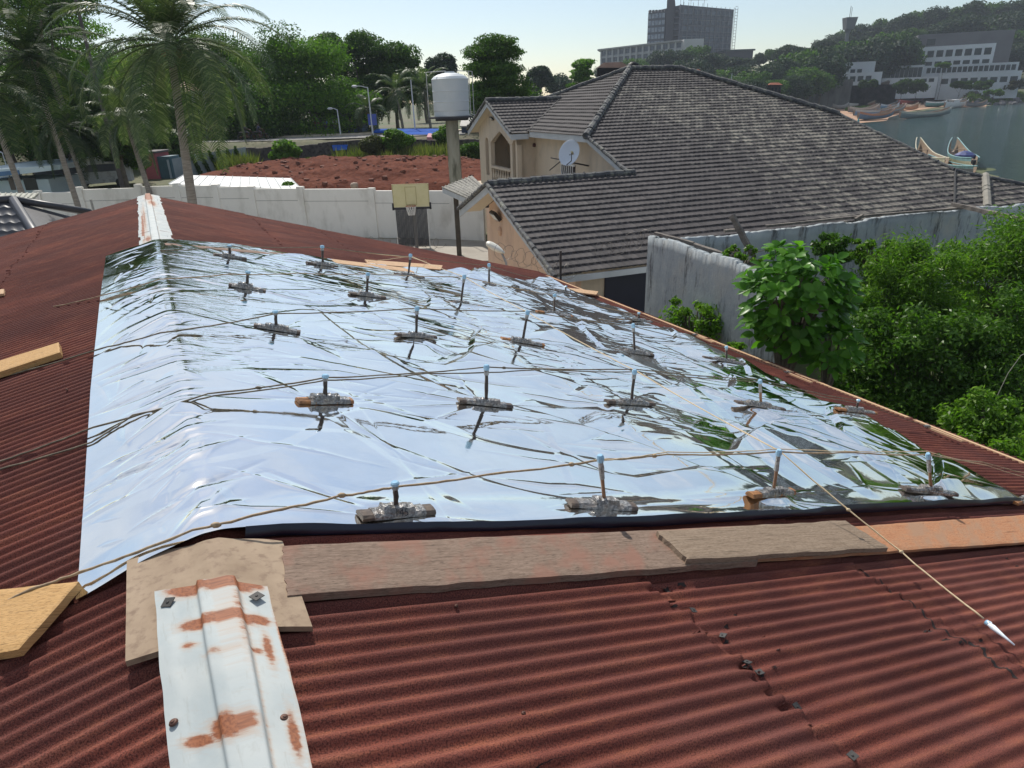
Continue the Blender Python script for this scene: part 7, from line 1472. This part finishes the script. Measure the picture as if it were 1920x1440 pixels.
boat((1826, 326), (1735, 304), 1.3, paint('boat_dark', (.09, .1, .11)), paint('boat_teal', (.2, .36, .36)), 'dark low canoe lying across in front of the two cream boats', depth=.6, rise=(.4, .3), group='nearest boats on the water', thw=6)
boat((1684, 296), (1716, 302), 1.2, paint('boat_dark', (.09, .1, .11)), paint('boat_cream2', (.55, .5, .36)), 'small boat end showing above the roof edge, leftmost of the nearest boats', depth=.6, rise=(.3, .3), group='nearest boats on the water')
p = atZ(1806, 306, -.3); b = MB(); b.lathe(p+Z*.55, [(1.05, 0), (1.0, .35), (.6, .6), (.15, .75), (.01, .76)], 9); tag(b.build('boat_cover', paint('cover_blue', (.04, .06, .2))), 'dark blue tarpaulin bundled inside the nearest cream boat', 'tarp')
BL_ = (((1686, 223), (1780, 216), 2.0, (.2, .25, .25), (.5, .5, .42), 'long grey green canoe with upturned bow pointing right, out in front of the beached boats'),
 ((1608, 225), (1672, 222), 2.2, (.12, .2, .3), (.5, .22, .12), 'blue canoe with red brown rim, nearest of the row on the left'), ((1600, 219), (1682, 210), 2.0, (.18, .3, .45), (.5, .5, .48), 'long blue canoe with pale rim, second of the row on the left'),
 ((1640, 215), (1692, 213), 2.0, (.4, .22, .14), (.3, .3, .3), 'rusty orange canoe between the blue ones'), ((1590, 212), (1645, 207), 2.0, (.25, .22, .2), (.5, .45, .38), 'weathered brown canoe at the left of the beach'), ((1648, 206), (1684, 199), 2.2, (.15, .3, .5), (.5, .6, .7), 'bright blue boat in the middle of the beach'),
 ((1592, 204), (1622, 194), 1.8, (.35, .3, .24), (.5, .46, .4), 'grey wooden canoe lying tilted on the left of the beach'), ((1568, 196), (1592, 192), 2.2, (.2, .3, .55), (.6, .62, .65), 'small boat with blue inside at the far left of the beach'), ((1612, 199), (1640, 200), 1.8, (.42, .2, .12), (.5, .4, .3), 'small red brown canoe among the grey ones'),
 ((1628, 193), (1660, 196), 1.8, (.3, .26, .22), (.45, .42, .38), 'pale skeleton like canoe behind the brown ones'), ((1682, 196), (1730, 191), 2.6, (.5, .06, .04), (.55, .1, .07), 'bright red boat drawn up on the beach'), ((1734, 200), (1774, 199), 3.0, (.12, .3, .3), (.7, .72, .7), 'green and white open boat tilted towards the water'),
 ((1692, 204), (1722, 206), 1.8, (.45, .25, .15), (.5, .4, .3), 'orange brown boat on the sand below the red one'), ((1664, 208), (1696, 206), 1.8, (.3, .2, .16), (.5, .3, .25), 'dark brown boat below the bright blue one'), ((1810, 200), (1850, 194), 2.4, (.3, .27, .26), (.2, .18, .18), 'brown grey boat at the right end, beside the boulders'), ((1806, 190), (1846, 186), 2.4, (.32, .26, .26), (.25, .2, .2), 'purplish brown boat behind the one beside the boulders'), ((1560, 204), (1590, 204), 1.8, (.3, .28, .26), (.4, .38, .36), 'grey canoe half hidden by the edge of the tiled roof'))
for i, (pa, pb, bm, h_, s_, lab) in enumerate(BL_): boat(pa, pb, bm*1.35, paint('hull%d' % i, h_), paint('rim%d' % i, s_), lab, tilt=(.25 if i in (6, 11) else 0), z0=-.15 if i > 0 else -.3, depth=1.3, rise=(1.2, .9))
boat((1770, 203), (1812, 198), 3.0, paint('boat_white', (.7, .7, .68)), paint('boat_white', (.7, .7, .68)), 'white boat with a small cabin beside the green and white one', cabin=True, z0=-.2, depth=1.9)
p = atZ(1607, 241, -.3); b = MB(); b.lathe(p, [(.6, 0), (.5, .6), (.12, 1.9), (.02, 2.2)], 8); tag(b.build('buoy', paint('buoy_teal', (.1, .35, .33))), 'small teal cone buoy by the edge of the tiled roof', 'buoy')
p = onland(1510, 172); b = MB(); b.hexa([p+np.array(q) for q in ((-5, -1, 0), (5, 0, .6), (5, 2, .8), (-5, 1, .2), (-5, -1, .5), (5, 0, 1.2), (5, 2, 1.4), (-5, 1, .8))]); tag(b.build('upturned_skiff', paint('boat_white', (.7, .7, .68))), 'small white skiff lying on the far grass, left', 'boat')
# ================================================================ road side
FRC = simple('bare_frame_concrete', (.34, .33, .31), (.26, .25, .24), .7, .9)
ub = thing('unfinished_building', atY(365, 280, 80)*[1, 1, 0]+Z*3, 'unfinished grey concrete frame building behind the big palm trunk', 'building')
a = atY(330, 172, 80); c = atY(400, 275, 80); X0, X1 = a[0], c[0]; zt_ = a[2]; zb_ = 3.; hs = (zt_-zb_)/3; m = MB()
for k in range(3): m.box(X0-.2, X1+.3, 79.6, 88, zb_+hs*(k+1)-.25, zb_+hs*(k+1)); 
m.build('floor_slab', FRC, ub)
for k in range(6): x = X0+(X1-X0)*k/5; MB().box(x-.12, x+.12, 79.8, 80.05, zb_-.5, zt_-.26).build('column', FRC, ub)
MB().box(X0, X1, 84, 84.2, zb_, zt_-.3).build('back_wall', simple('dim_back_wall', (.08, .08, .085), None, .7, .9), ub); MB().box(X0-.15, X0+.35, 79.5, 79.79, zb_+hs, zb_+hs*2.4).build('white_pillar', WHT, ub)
m = MB(); m.add([(X0-.4, 79.4, zt_), (X1*.5+X0*.5, 79.4, zt_), (X1*.5+X0*.5, 84, zt_), (X0-.4, 84, zt_), (X0+.8, 81.5, zt_+1.2)], [(0, 1, 4), (1, 2, 4), (2, 3, 4), (3, 0, 4)]); m.build('roof', simple('salmon_roof', (.5, .32, .26), None, 2, .8), ub)
rt_ = thing('retaining_wall', atY(390, 320, 62)*[1, 1, 0]+Z*1.5, 'blue grey wall hung with dark creepers, right of the big palm trunk', 'wall')
p0, p1, p2 = atY(312, 300, 60), atY(350, 292, 62), atY(458, 276, 65.2)
m = MB(); m.hexa([p0*[1, 1, 0]+Z, p1*[1, 1, 0]+Z, p1*[1, 1, 0]+Z+[0, .3, 0], p0*[1, 1, 0]+Z+[0, .3, 0], p0, p1, p1+[0, .3, 0], p0+[0, .3, 0]]); m.hexa([(p1+[.01, 0, 0])*[1, 1, 0]+Z, p2*[1, 1, 0]+Z, p2*[1, 1, 0]+Z+[0, .3, 0], p1*[1, 1, 0]+Z+[.01, .3, 0], p1+[.01, 0, 0], p2, p2+[0, .3, 0], p1+[.01, .3, 0]]); m.build('wall', simple('blue_grey_wall', (.3, .34, .36), (.24, .28, .3), 1, .85), rt_)
g = np.random.default_rng(3); Cs = []
for k in range(6):
    q0 = .1+k*.15; n_ = 260; t_ = g.random(n_); pos = p1+(p2-p1)*(q0+.07*t_[:, None]*1.6)+np.stack([0*t_, -.1-g.random(n_)*.3, -t_*2.0+g.normal(0, .14, n_)], -1); Cs.append(pos)
V, Fc = leafgeo(np.vstack(Cs), .3, .6, .2, g); tag(obj('creeper', V, Fc, G1), 'dark creepers hanging down the blue grey wall in slanting strands', 'creeper')
pk = thing('pink_hut', atY(282, 322, 60)*[1, 1, 0]+Z, 'small pink red hut seen between the palms', 'hut'); a = atY(266, 288, 60); c = atY(298, 325, 60); MB().box(a[0], c[0], 60, 62.5, .8, a[2]).build('wall', simple('pink_wall', (.42, .12, .13), (.36, .1, .12), 1, .8, mscale=(1, 1, 4)), pk); MB().box(a[0]-.2, c[0]+.2, 59.8, 62.7, a[2], a[2]+.15).build('roof', simple('dark_hut_roof', (.1, .09, .09), None, 2, .8), pk); MB().box(c[0]+.02, c[0]+1.1, 60.2, 62, .8, a[2]-.3).build('side_door', simple('teal_door', (.07, .14, .17), None, 2, .7), pk)
# van parked under the palms
def van(px, py, Y, heading, label, colr, L=4.4, W_=1.8, Hh=1.9, name='parked_van', cat='van'):
    c = atY(px, py, Y); z0 = float(terrain(c[0], Y)); root = thing(name, (0, 0, 0), label, cat); prof = [(-L/2, .35), (-L/2, 1.1), (-L/2+.15, Hh), (L/2-1.5, Hh), (L/2-.8, 1.15), (L/2-.05, 1.0), (L/2, .35)]; LOC[root.name] = np.zeros(3)
    m = MB(); m.prism([(x, -W_/2, z) for x, z in prof], (0, W_, 0)); m.build('body', colr, root, local=True)
    for s_ in (-1, 1):
        MB().prism([(x, s_*(W_/2+.004), z) for x, z in ((-L/2+.3, 1.2), (-L/2+.35, Hh-.15), (L/2-1.6, Hh-.15), (L/2-1.15, 1.2))], (0, s_*.01, 0)).build('side_window', GLZ, root, local=True)
        for x in (-L/2+.8, L/2-.8):
            m = MB(); m.lathe((x, s_*(W_/2-.08), .33), [(.33, -.1), (.33, .1), (.2, .12)], 14, ((1, 0, 0), (0, 0, 1), (0, 1, 0))); wh_ = m.build('wheel', BLK, root, local=True)
        MB().box(L/2-.03, L/2+.02, s_*.62-.16, s_*.62+.16, .72, .9).build('headlight', WHT, root, local=True)
    MB().prism([(L/2-1.45, -W_/2+.15, Hh-.08), (L/2-.84, -W_/2+.1, 1.2), (L/2-.84, W_/2-.1, 1.2), (L/2-1.45, W_/2-.15, Hh-.08)], (.03, 0, .03)).build('windscreen', GLZ, root, local=True)
    root.location = (c[0], Y, z0+.02); root.rotation_euler[2] = heading; return root
van(192, 340, 56, radians(200), 'white van parked under the palms behind the cream wall', paint('van_white', (.62, .64, .64))); van(128, 330, 60, radians(185), 'dark car in deep shade left of the white van', paint('car_dark', (.04, .045, .05)), Hh=1.45, name='parked_car', cat='car'); 
# ---- people
def skinobj(name, pts, edges, rad, mat, parent, sub=2):
    me = bpy.data.meshes.new(name); me.from_pydata([tuple(p) for p in pts], edges, []); me.update(); o = bpy.data.objects.new(name, me); COL.objects.link(o)
    sk = o.modifiers.new('s', 'SKIN'); sk.use_smooth_shade = True
    for i, r_ in enumerate(rad): me.skin_vertices[0].data[i].radius = (r_, r_)
    me.skin_vertices[0].data[0].use_root = True
    sb = o.modifiers.new('u', 'SUBSURF'); sb.levels = sb.render_levels = sub
    dg = bpy.context.evaluated_depsgraph_get(); dg.update(); ev = o.evaluated_get(dg); me2 = bpy.data.meshes.new_from_object(ev); bpy.data.objects.remove(o); me2.materials.clear(); me2.materials.append(mat)
    o2 = bpy.data.objects.new(name, me2); COL.objects.link(o2); o2.parent = parent; return o2
SKIN = simple('dark_skin', (.09, .05, .03), None, 4, .6); HAIR = simple('black_hair', (.012, .01, .01), None, 5, .9)
def person(loc, heading, label, shirt, trou, pose='stand', group='people by the road'):
    root = thing('person', (0, 0, 0), label, 'person', group)
    if pose == 'stand':
        J = dict(pel=(0, 0, .95), ch=(0, 0, 1.28), nk=(0, 0, 1.46), hd=(0, .02, 1.58), tp=(0, .02, 1.70), sl=(-.19, 0, 1.40), el=(-.26, .02, 1.12), wl=(-.25, .1, .88), hl=(-.25, .12, .79), sr=(.19, 0, 1.40), er=(.26, .02, 1.12), wr=(.25, .1, .88), hr=(.25, .12, .79), tl=(-.1, 0, .90), kl=(-.12, .04, .5), al=(-.12, -.03, .09), fl=(-.12, .14, .04), tr=(.1, 0, .90), kr=(.13, .02, .5), ar=(.14, -.04, .09), fr=(.15, .12, .04))
    else:
        J = dict(pel=(0, -.15, .88), ch=(0, -.05, 1.18), nk=(0, 0, 1.36), hd=(0, .05, 1.48), tp=(0, .06, 1.6), sl=(-.19, -.01, 1.30), el=(-.3, .15, 1.1), wl=(-.3, .38, 1.0), hl=(-.29, .46, 1.0), sr=(.19, -.01, 1.30), er=(.3, .15, 1.1), wr=(.3, .38, 1.0), hr=(.29, .46, 1.0), tl=(-.12, -.12, .84), kl=(-.22, .25, .72), al=(-.2, .12, .34), fl=(-.2, .28, .28), tr=(.12, -.12, .84), kr=(.22, .25, .72), ar=(.2, .12, .34), fr=(.2, .28, .28))
    names = list(J); R_ = dict(pel=.14, ch=.15, nk=.055, hd=.095, tp=.07, sl=.065, el=.045, wl=.033, hl=.04, sr=.065, er=.045, wr=.033, hr=.04, tl=.1, kl=.065, al=.042, fl=.04, tr=.1, kr=.065, ar=.042, fr=.04)
    E_ = [('pel', 'ch'), ('ch', 'nk'), ('nk', 'hd'), ('hd', 'tp'), ('ch', 'sl'), ('sl', 'el'), ('el', 'wl'), ('wl', 'hl'), ('ch', 'sr'), ('sr', 'er'), ('er', 'wr'), ('wr', 'hr'), ('pel', 'tl'), ('tl', 'kl'), ('kl', 'al'), ('al', 'fl'), ('pel', 'tr'), ('tr', 'kr'), ('kr', 'ar'), ('ar', 'fr')]
    def sk(name, keys, scale, mat): ks = [k for k in names if k in keys]; ix = {k: i for i, k in enumerate(ks)}; return skinobj(name, [J[k] for k in ks], [(ix[a], ix[b_]) for a, b_ in E_ if a in ix and b_ in ix], [R_[k]*scale for k in ks], mat, root, 1)
    sk('body', names, 1., SKIN); sk('shirt', ('pel', 'ch', 'sl', 'el', 'sr', 'er'), 1.14, shirt); sk('trousers', ('pel', 'tl', 'kl', 'al', 'tr', 'kr', 'ar'), 1.16, trou)
    h = np.array(J['hd']); m = MB(); m.lathe(h+[0, -.015, .01], [(.1, 0), (.112, .05), (.1, .11), (.06, .15), (.01, .165)], 12); m.build('hair', HAIR, root, smooth=True, local=True)
    root.location = loc; root.rotation_euler[2] = heading; return root
def cl(n, c): return paint(n, c)
for (px, py, Y, hd, lab, s_, t_) in ((392, 276, 76, 2.8, 'person in pale shirt standing on the pavement by the grey frame building', (.5, .5, .48), (.06, .07, .12)), (402, 275, 77, 3.4, 'person in dark clothes right beside the one in the pale shirt', (.06, .06, .07), (.05, .05, .06)), (631, 256, 82, 3., 'person in white shirt standing in front of the roadside stalls', (.6, .6, .6), (.08, .08, .1)), (614, 257, 82, 2.6, 'person in blue shirt left of the one in white by the stalls', (.1, .2, .45), (.05, .05, .06)), (598, 258, 83, 3., 'person in red top walking by the stalls', (.4, .08, .08), (.07, .07, .1)), (660, 252, 84, 3.2, 'person in yellow top under the street lamp', (.5, .4, .12), (.06, .06, .08))):
    c = atY(px, py, Y); person((c[0], Y, float(terrain(c[0], Y))+.1), hd, lab, cl('sh'+str(px), s_), cl('tr'+str(px), t_))
def motorbike(c, hd, label):
    root = thing('motorcycle', (0, 0, 0), label, 'motorcycle', 'motorcycles on the road')
    for y in (-.62, .68):
        m = MB(); m.tube([np.array([0, y+cos(t)*.27, .31+sin(t)*.27]) for t in np.linspace(0, 2*pi, 19)], .045, 6); wl_ = m.build('wheel', BLK, root, local=True); m = MB(); m.lathe((-.05, y, .31), [(.06, 0), (.06, .1)], 10, ((0, 1, 0), (0, 0, 1), (1, 0, 0)))
        for k in range(6): m.tube([(0, y, .31), (0, y+cos(k*pi/3)*.25, .31+sin(k*pi/3)*.25)], .01, 4)
        m.build('rim', STEEL_D, wl_, local=True)
    m = MB(); m.tube([(0, -.62, .31), (0, -.2, .5), (0, .25, .72), (0, .42, .85)], .04, 6); m.tube([(0, -.2, .5), (0, .1, .3), (0, .4, .6)], .035, 6); m.build('frame', STEEL_D, root, local=True); m = MB(); m.tube([(0, .68, .31), (0, .45, .92)], .035, 6); m.tube([(-.33, .36, 1.02), (0, .44, .95), (.33, .36, 1.02)], .02, 6); m.build('handlebar', STEEL_D, root, local=True)
    m = MB(); m.lathe((0, .02, .78), [(.06, -.12), (.14, -.02), (.13, .08), (.04, .14)], 10); m.build('fuel_tank', cl('bike_red', (.3, .05, .05)), root, local=True, smooth=True); m = MB(); m.hexa([(-.12, -.7, .72), (.12, -.7, .72), (.1, -.05, .72), (-.1, -.05, .72), (-.12, -.72, .82), (.12, -.72, .82), (.09, -.05, .80), (-.09, -.05, .80)]); m.build('seat', BLK, root, local=True); m = MB(); m.obox((0, .1, .4), np.array([1, 0, 0]), np.array([0, 1, 0]), Z, .12, .17, .14); m.build('engine', STEEL_D, root, local=True); root.location = c; root.rotation_euler[2] = hd
for (px, Y, hd, l1, l2, s_) in ((468, 73.5, -1.2, 'motorcycle heading right on the road, left of the pair', 'rider in black on the left motorcycle', (.03, .03, .035)), (492, 74, -1.3, 'motorcycle heading right on the road, right of the pair', 'rider in dark blue on the right motorcycle', (.04, .05, .1))):
    c = atY(px, 285, Y); z = float(terrain(c[0], Y))+.08; motorbike((c[0], Y, z), hd, l1); person((c[0], Y, z), hd, l2, cl('rd'+str(px), s_), cl('rdt', (.05, .05, .06)), 'ride', 'motorcycle riders')
# ---- poles and lamps
WP = simple('white_pole', (.6, .62, .63), None, 5, .6)
def lamp(px, ytop, ybot, Y, label, arm=1.2, banner=False, mat=WP, name='street_lamp', cat='street lamp', r=.09):
    t_ = atY(px, ytop, Y); z0 = float(terrain(t_[0], Y)); root = thing(name, (t_[0], Y, z0), label, cat); m = MB(); m.tube([(t_[0], Y, z0), (t_[0]-.05, Y, t_[2])], [r, r*.6], 8); m.build('pole', mat, root)
    if arm: m = MB(); m.tube([(t_[0], Y, t_[2]-.1), (t_[0]-arm*.6, Y, t_[2]+.1), (t_[0]-arm, Y, t_[2]+.12)], .04, 6); m.build('arm', mat, root); m = MB(); m.lathe((t_[0]-arm-.5, Y, t_[2]+.1), [(.03, 0), (.12, .15), (.12, .45), (.04, .6)], 8, ((0, 1, 0), (0, 0, 1), (1, 0, 0))); m.build('lamp_head', mat, root)
    if banner: MB().box(t_[0]-.35, t_[0]+.55, Y-.04, Y-.01, t_[2]-3.7, t_[2]-2.6).build('banner', paint('banner_blue', (.06, .1, .4)), root)
    return root
lamp(690, 163, 246, 76, 'white street lamp with a small blue banner, in front of the tall trees', banner=True); lamp(633, 205, 262, 78, 'short pale lamp post left of the one with the blue banner', arm=.6); lamp(771, 150, 236, 80, 'thin leaning pale pole left of the water tank', arm=0, name='utility_pole', cat='pole'); lamp(133, -40, 200, 50, 'dark wooden utility pole between the left palms, cut off by the top edge', arm=0, mat=simple('dark_pole_wood', (.09, .08, .075), None, 5, .9), name='utility_pole', cat='pole', r=.16); lamp(5, 285, 330, 52, 'short white bracket lamp on the roof of the guard house', arm=.5, r=.05)
lamp(1374, 138, 165, 47, 'thin white aerial pole behind the right slope of the tiled roof', arm=0, name='aerial_pole', cat='pole', r=.04)
for (x0, y0, x1, y1, Y, lab) in ((633, 206, 700, 235, 78, 'sagging overhead wire between the lamp posts'), (560, 225, 690, 190, 80, 'overhead wire left of the lamp with the blue banner')):
    a = atY(x0, y0, Y); c = atY(x1, y1, Y); m = MB(); m.tube([a+(c-a)*q-Z*.8*4*q*(1-q) for q in np.linspace(0, 1, 14)], .025, 4); tag(m.build('overhead_wire', BLK), lab, 'wire')
# ================================================================ haze
m = bpy.data.materials.new('haze'); m.use_nodes = True; nt = m.node_tree; nt.nodes.remove(nt.nodes['Principled BSDF']); pv = nt.nodes.new('ShaderNodeVolumePrincipled'); pv.inputs['Density'].default_value = HAZE_D; pv.inputs['Color'].default_value = (.80, .88, 1, 1); pv.inputs['Anisotropy'].default_value = .1
lk(nt, pv.outputs[0], nt.nodes['Material Output'].inputs['Volume'])
hz = MB().box(-720, 1010, -510, 910, -4, 82).build('haze', m); tag(hz, 'thin pale sea haze over the whole bay', 'haze', kind='stuff')
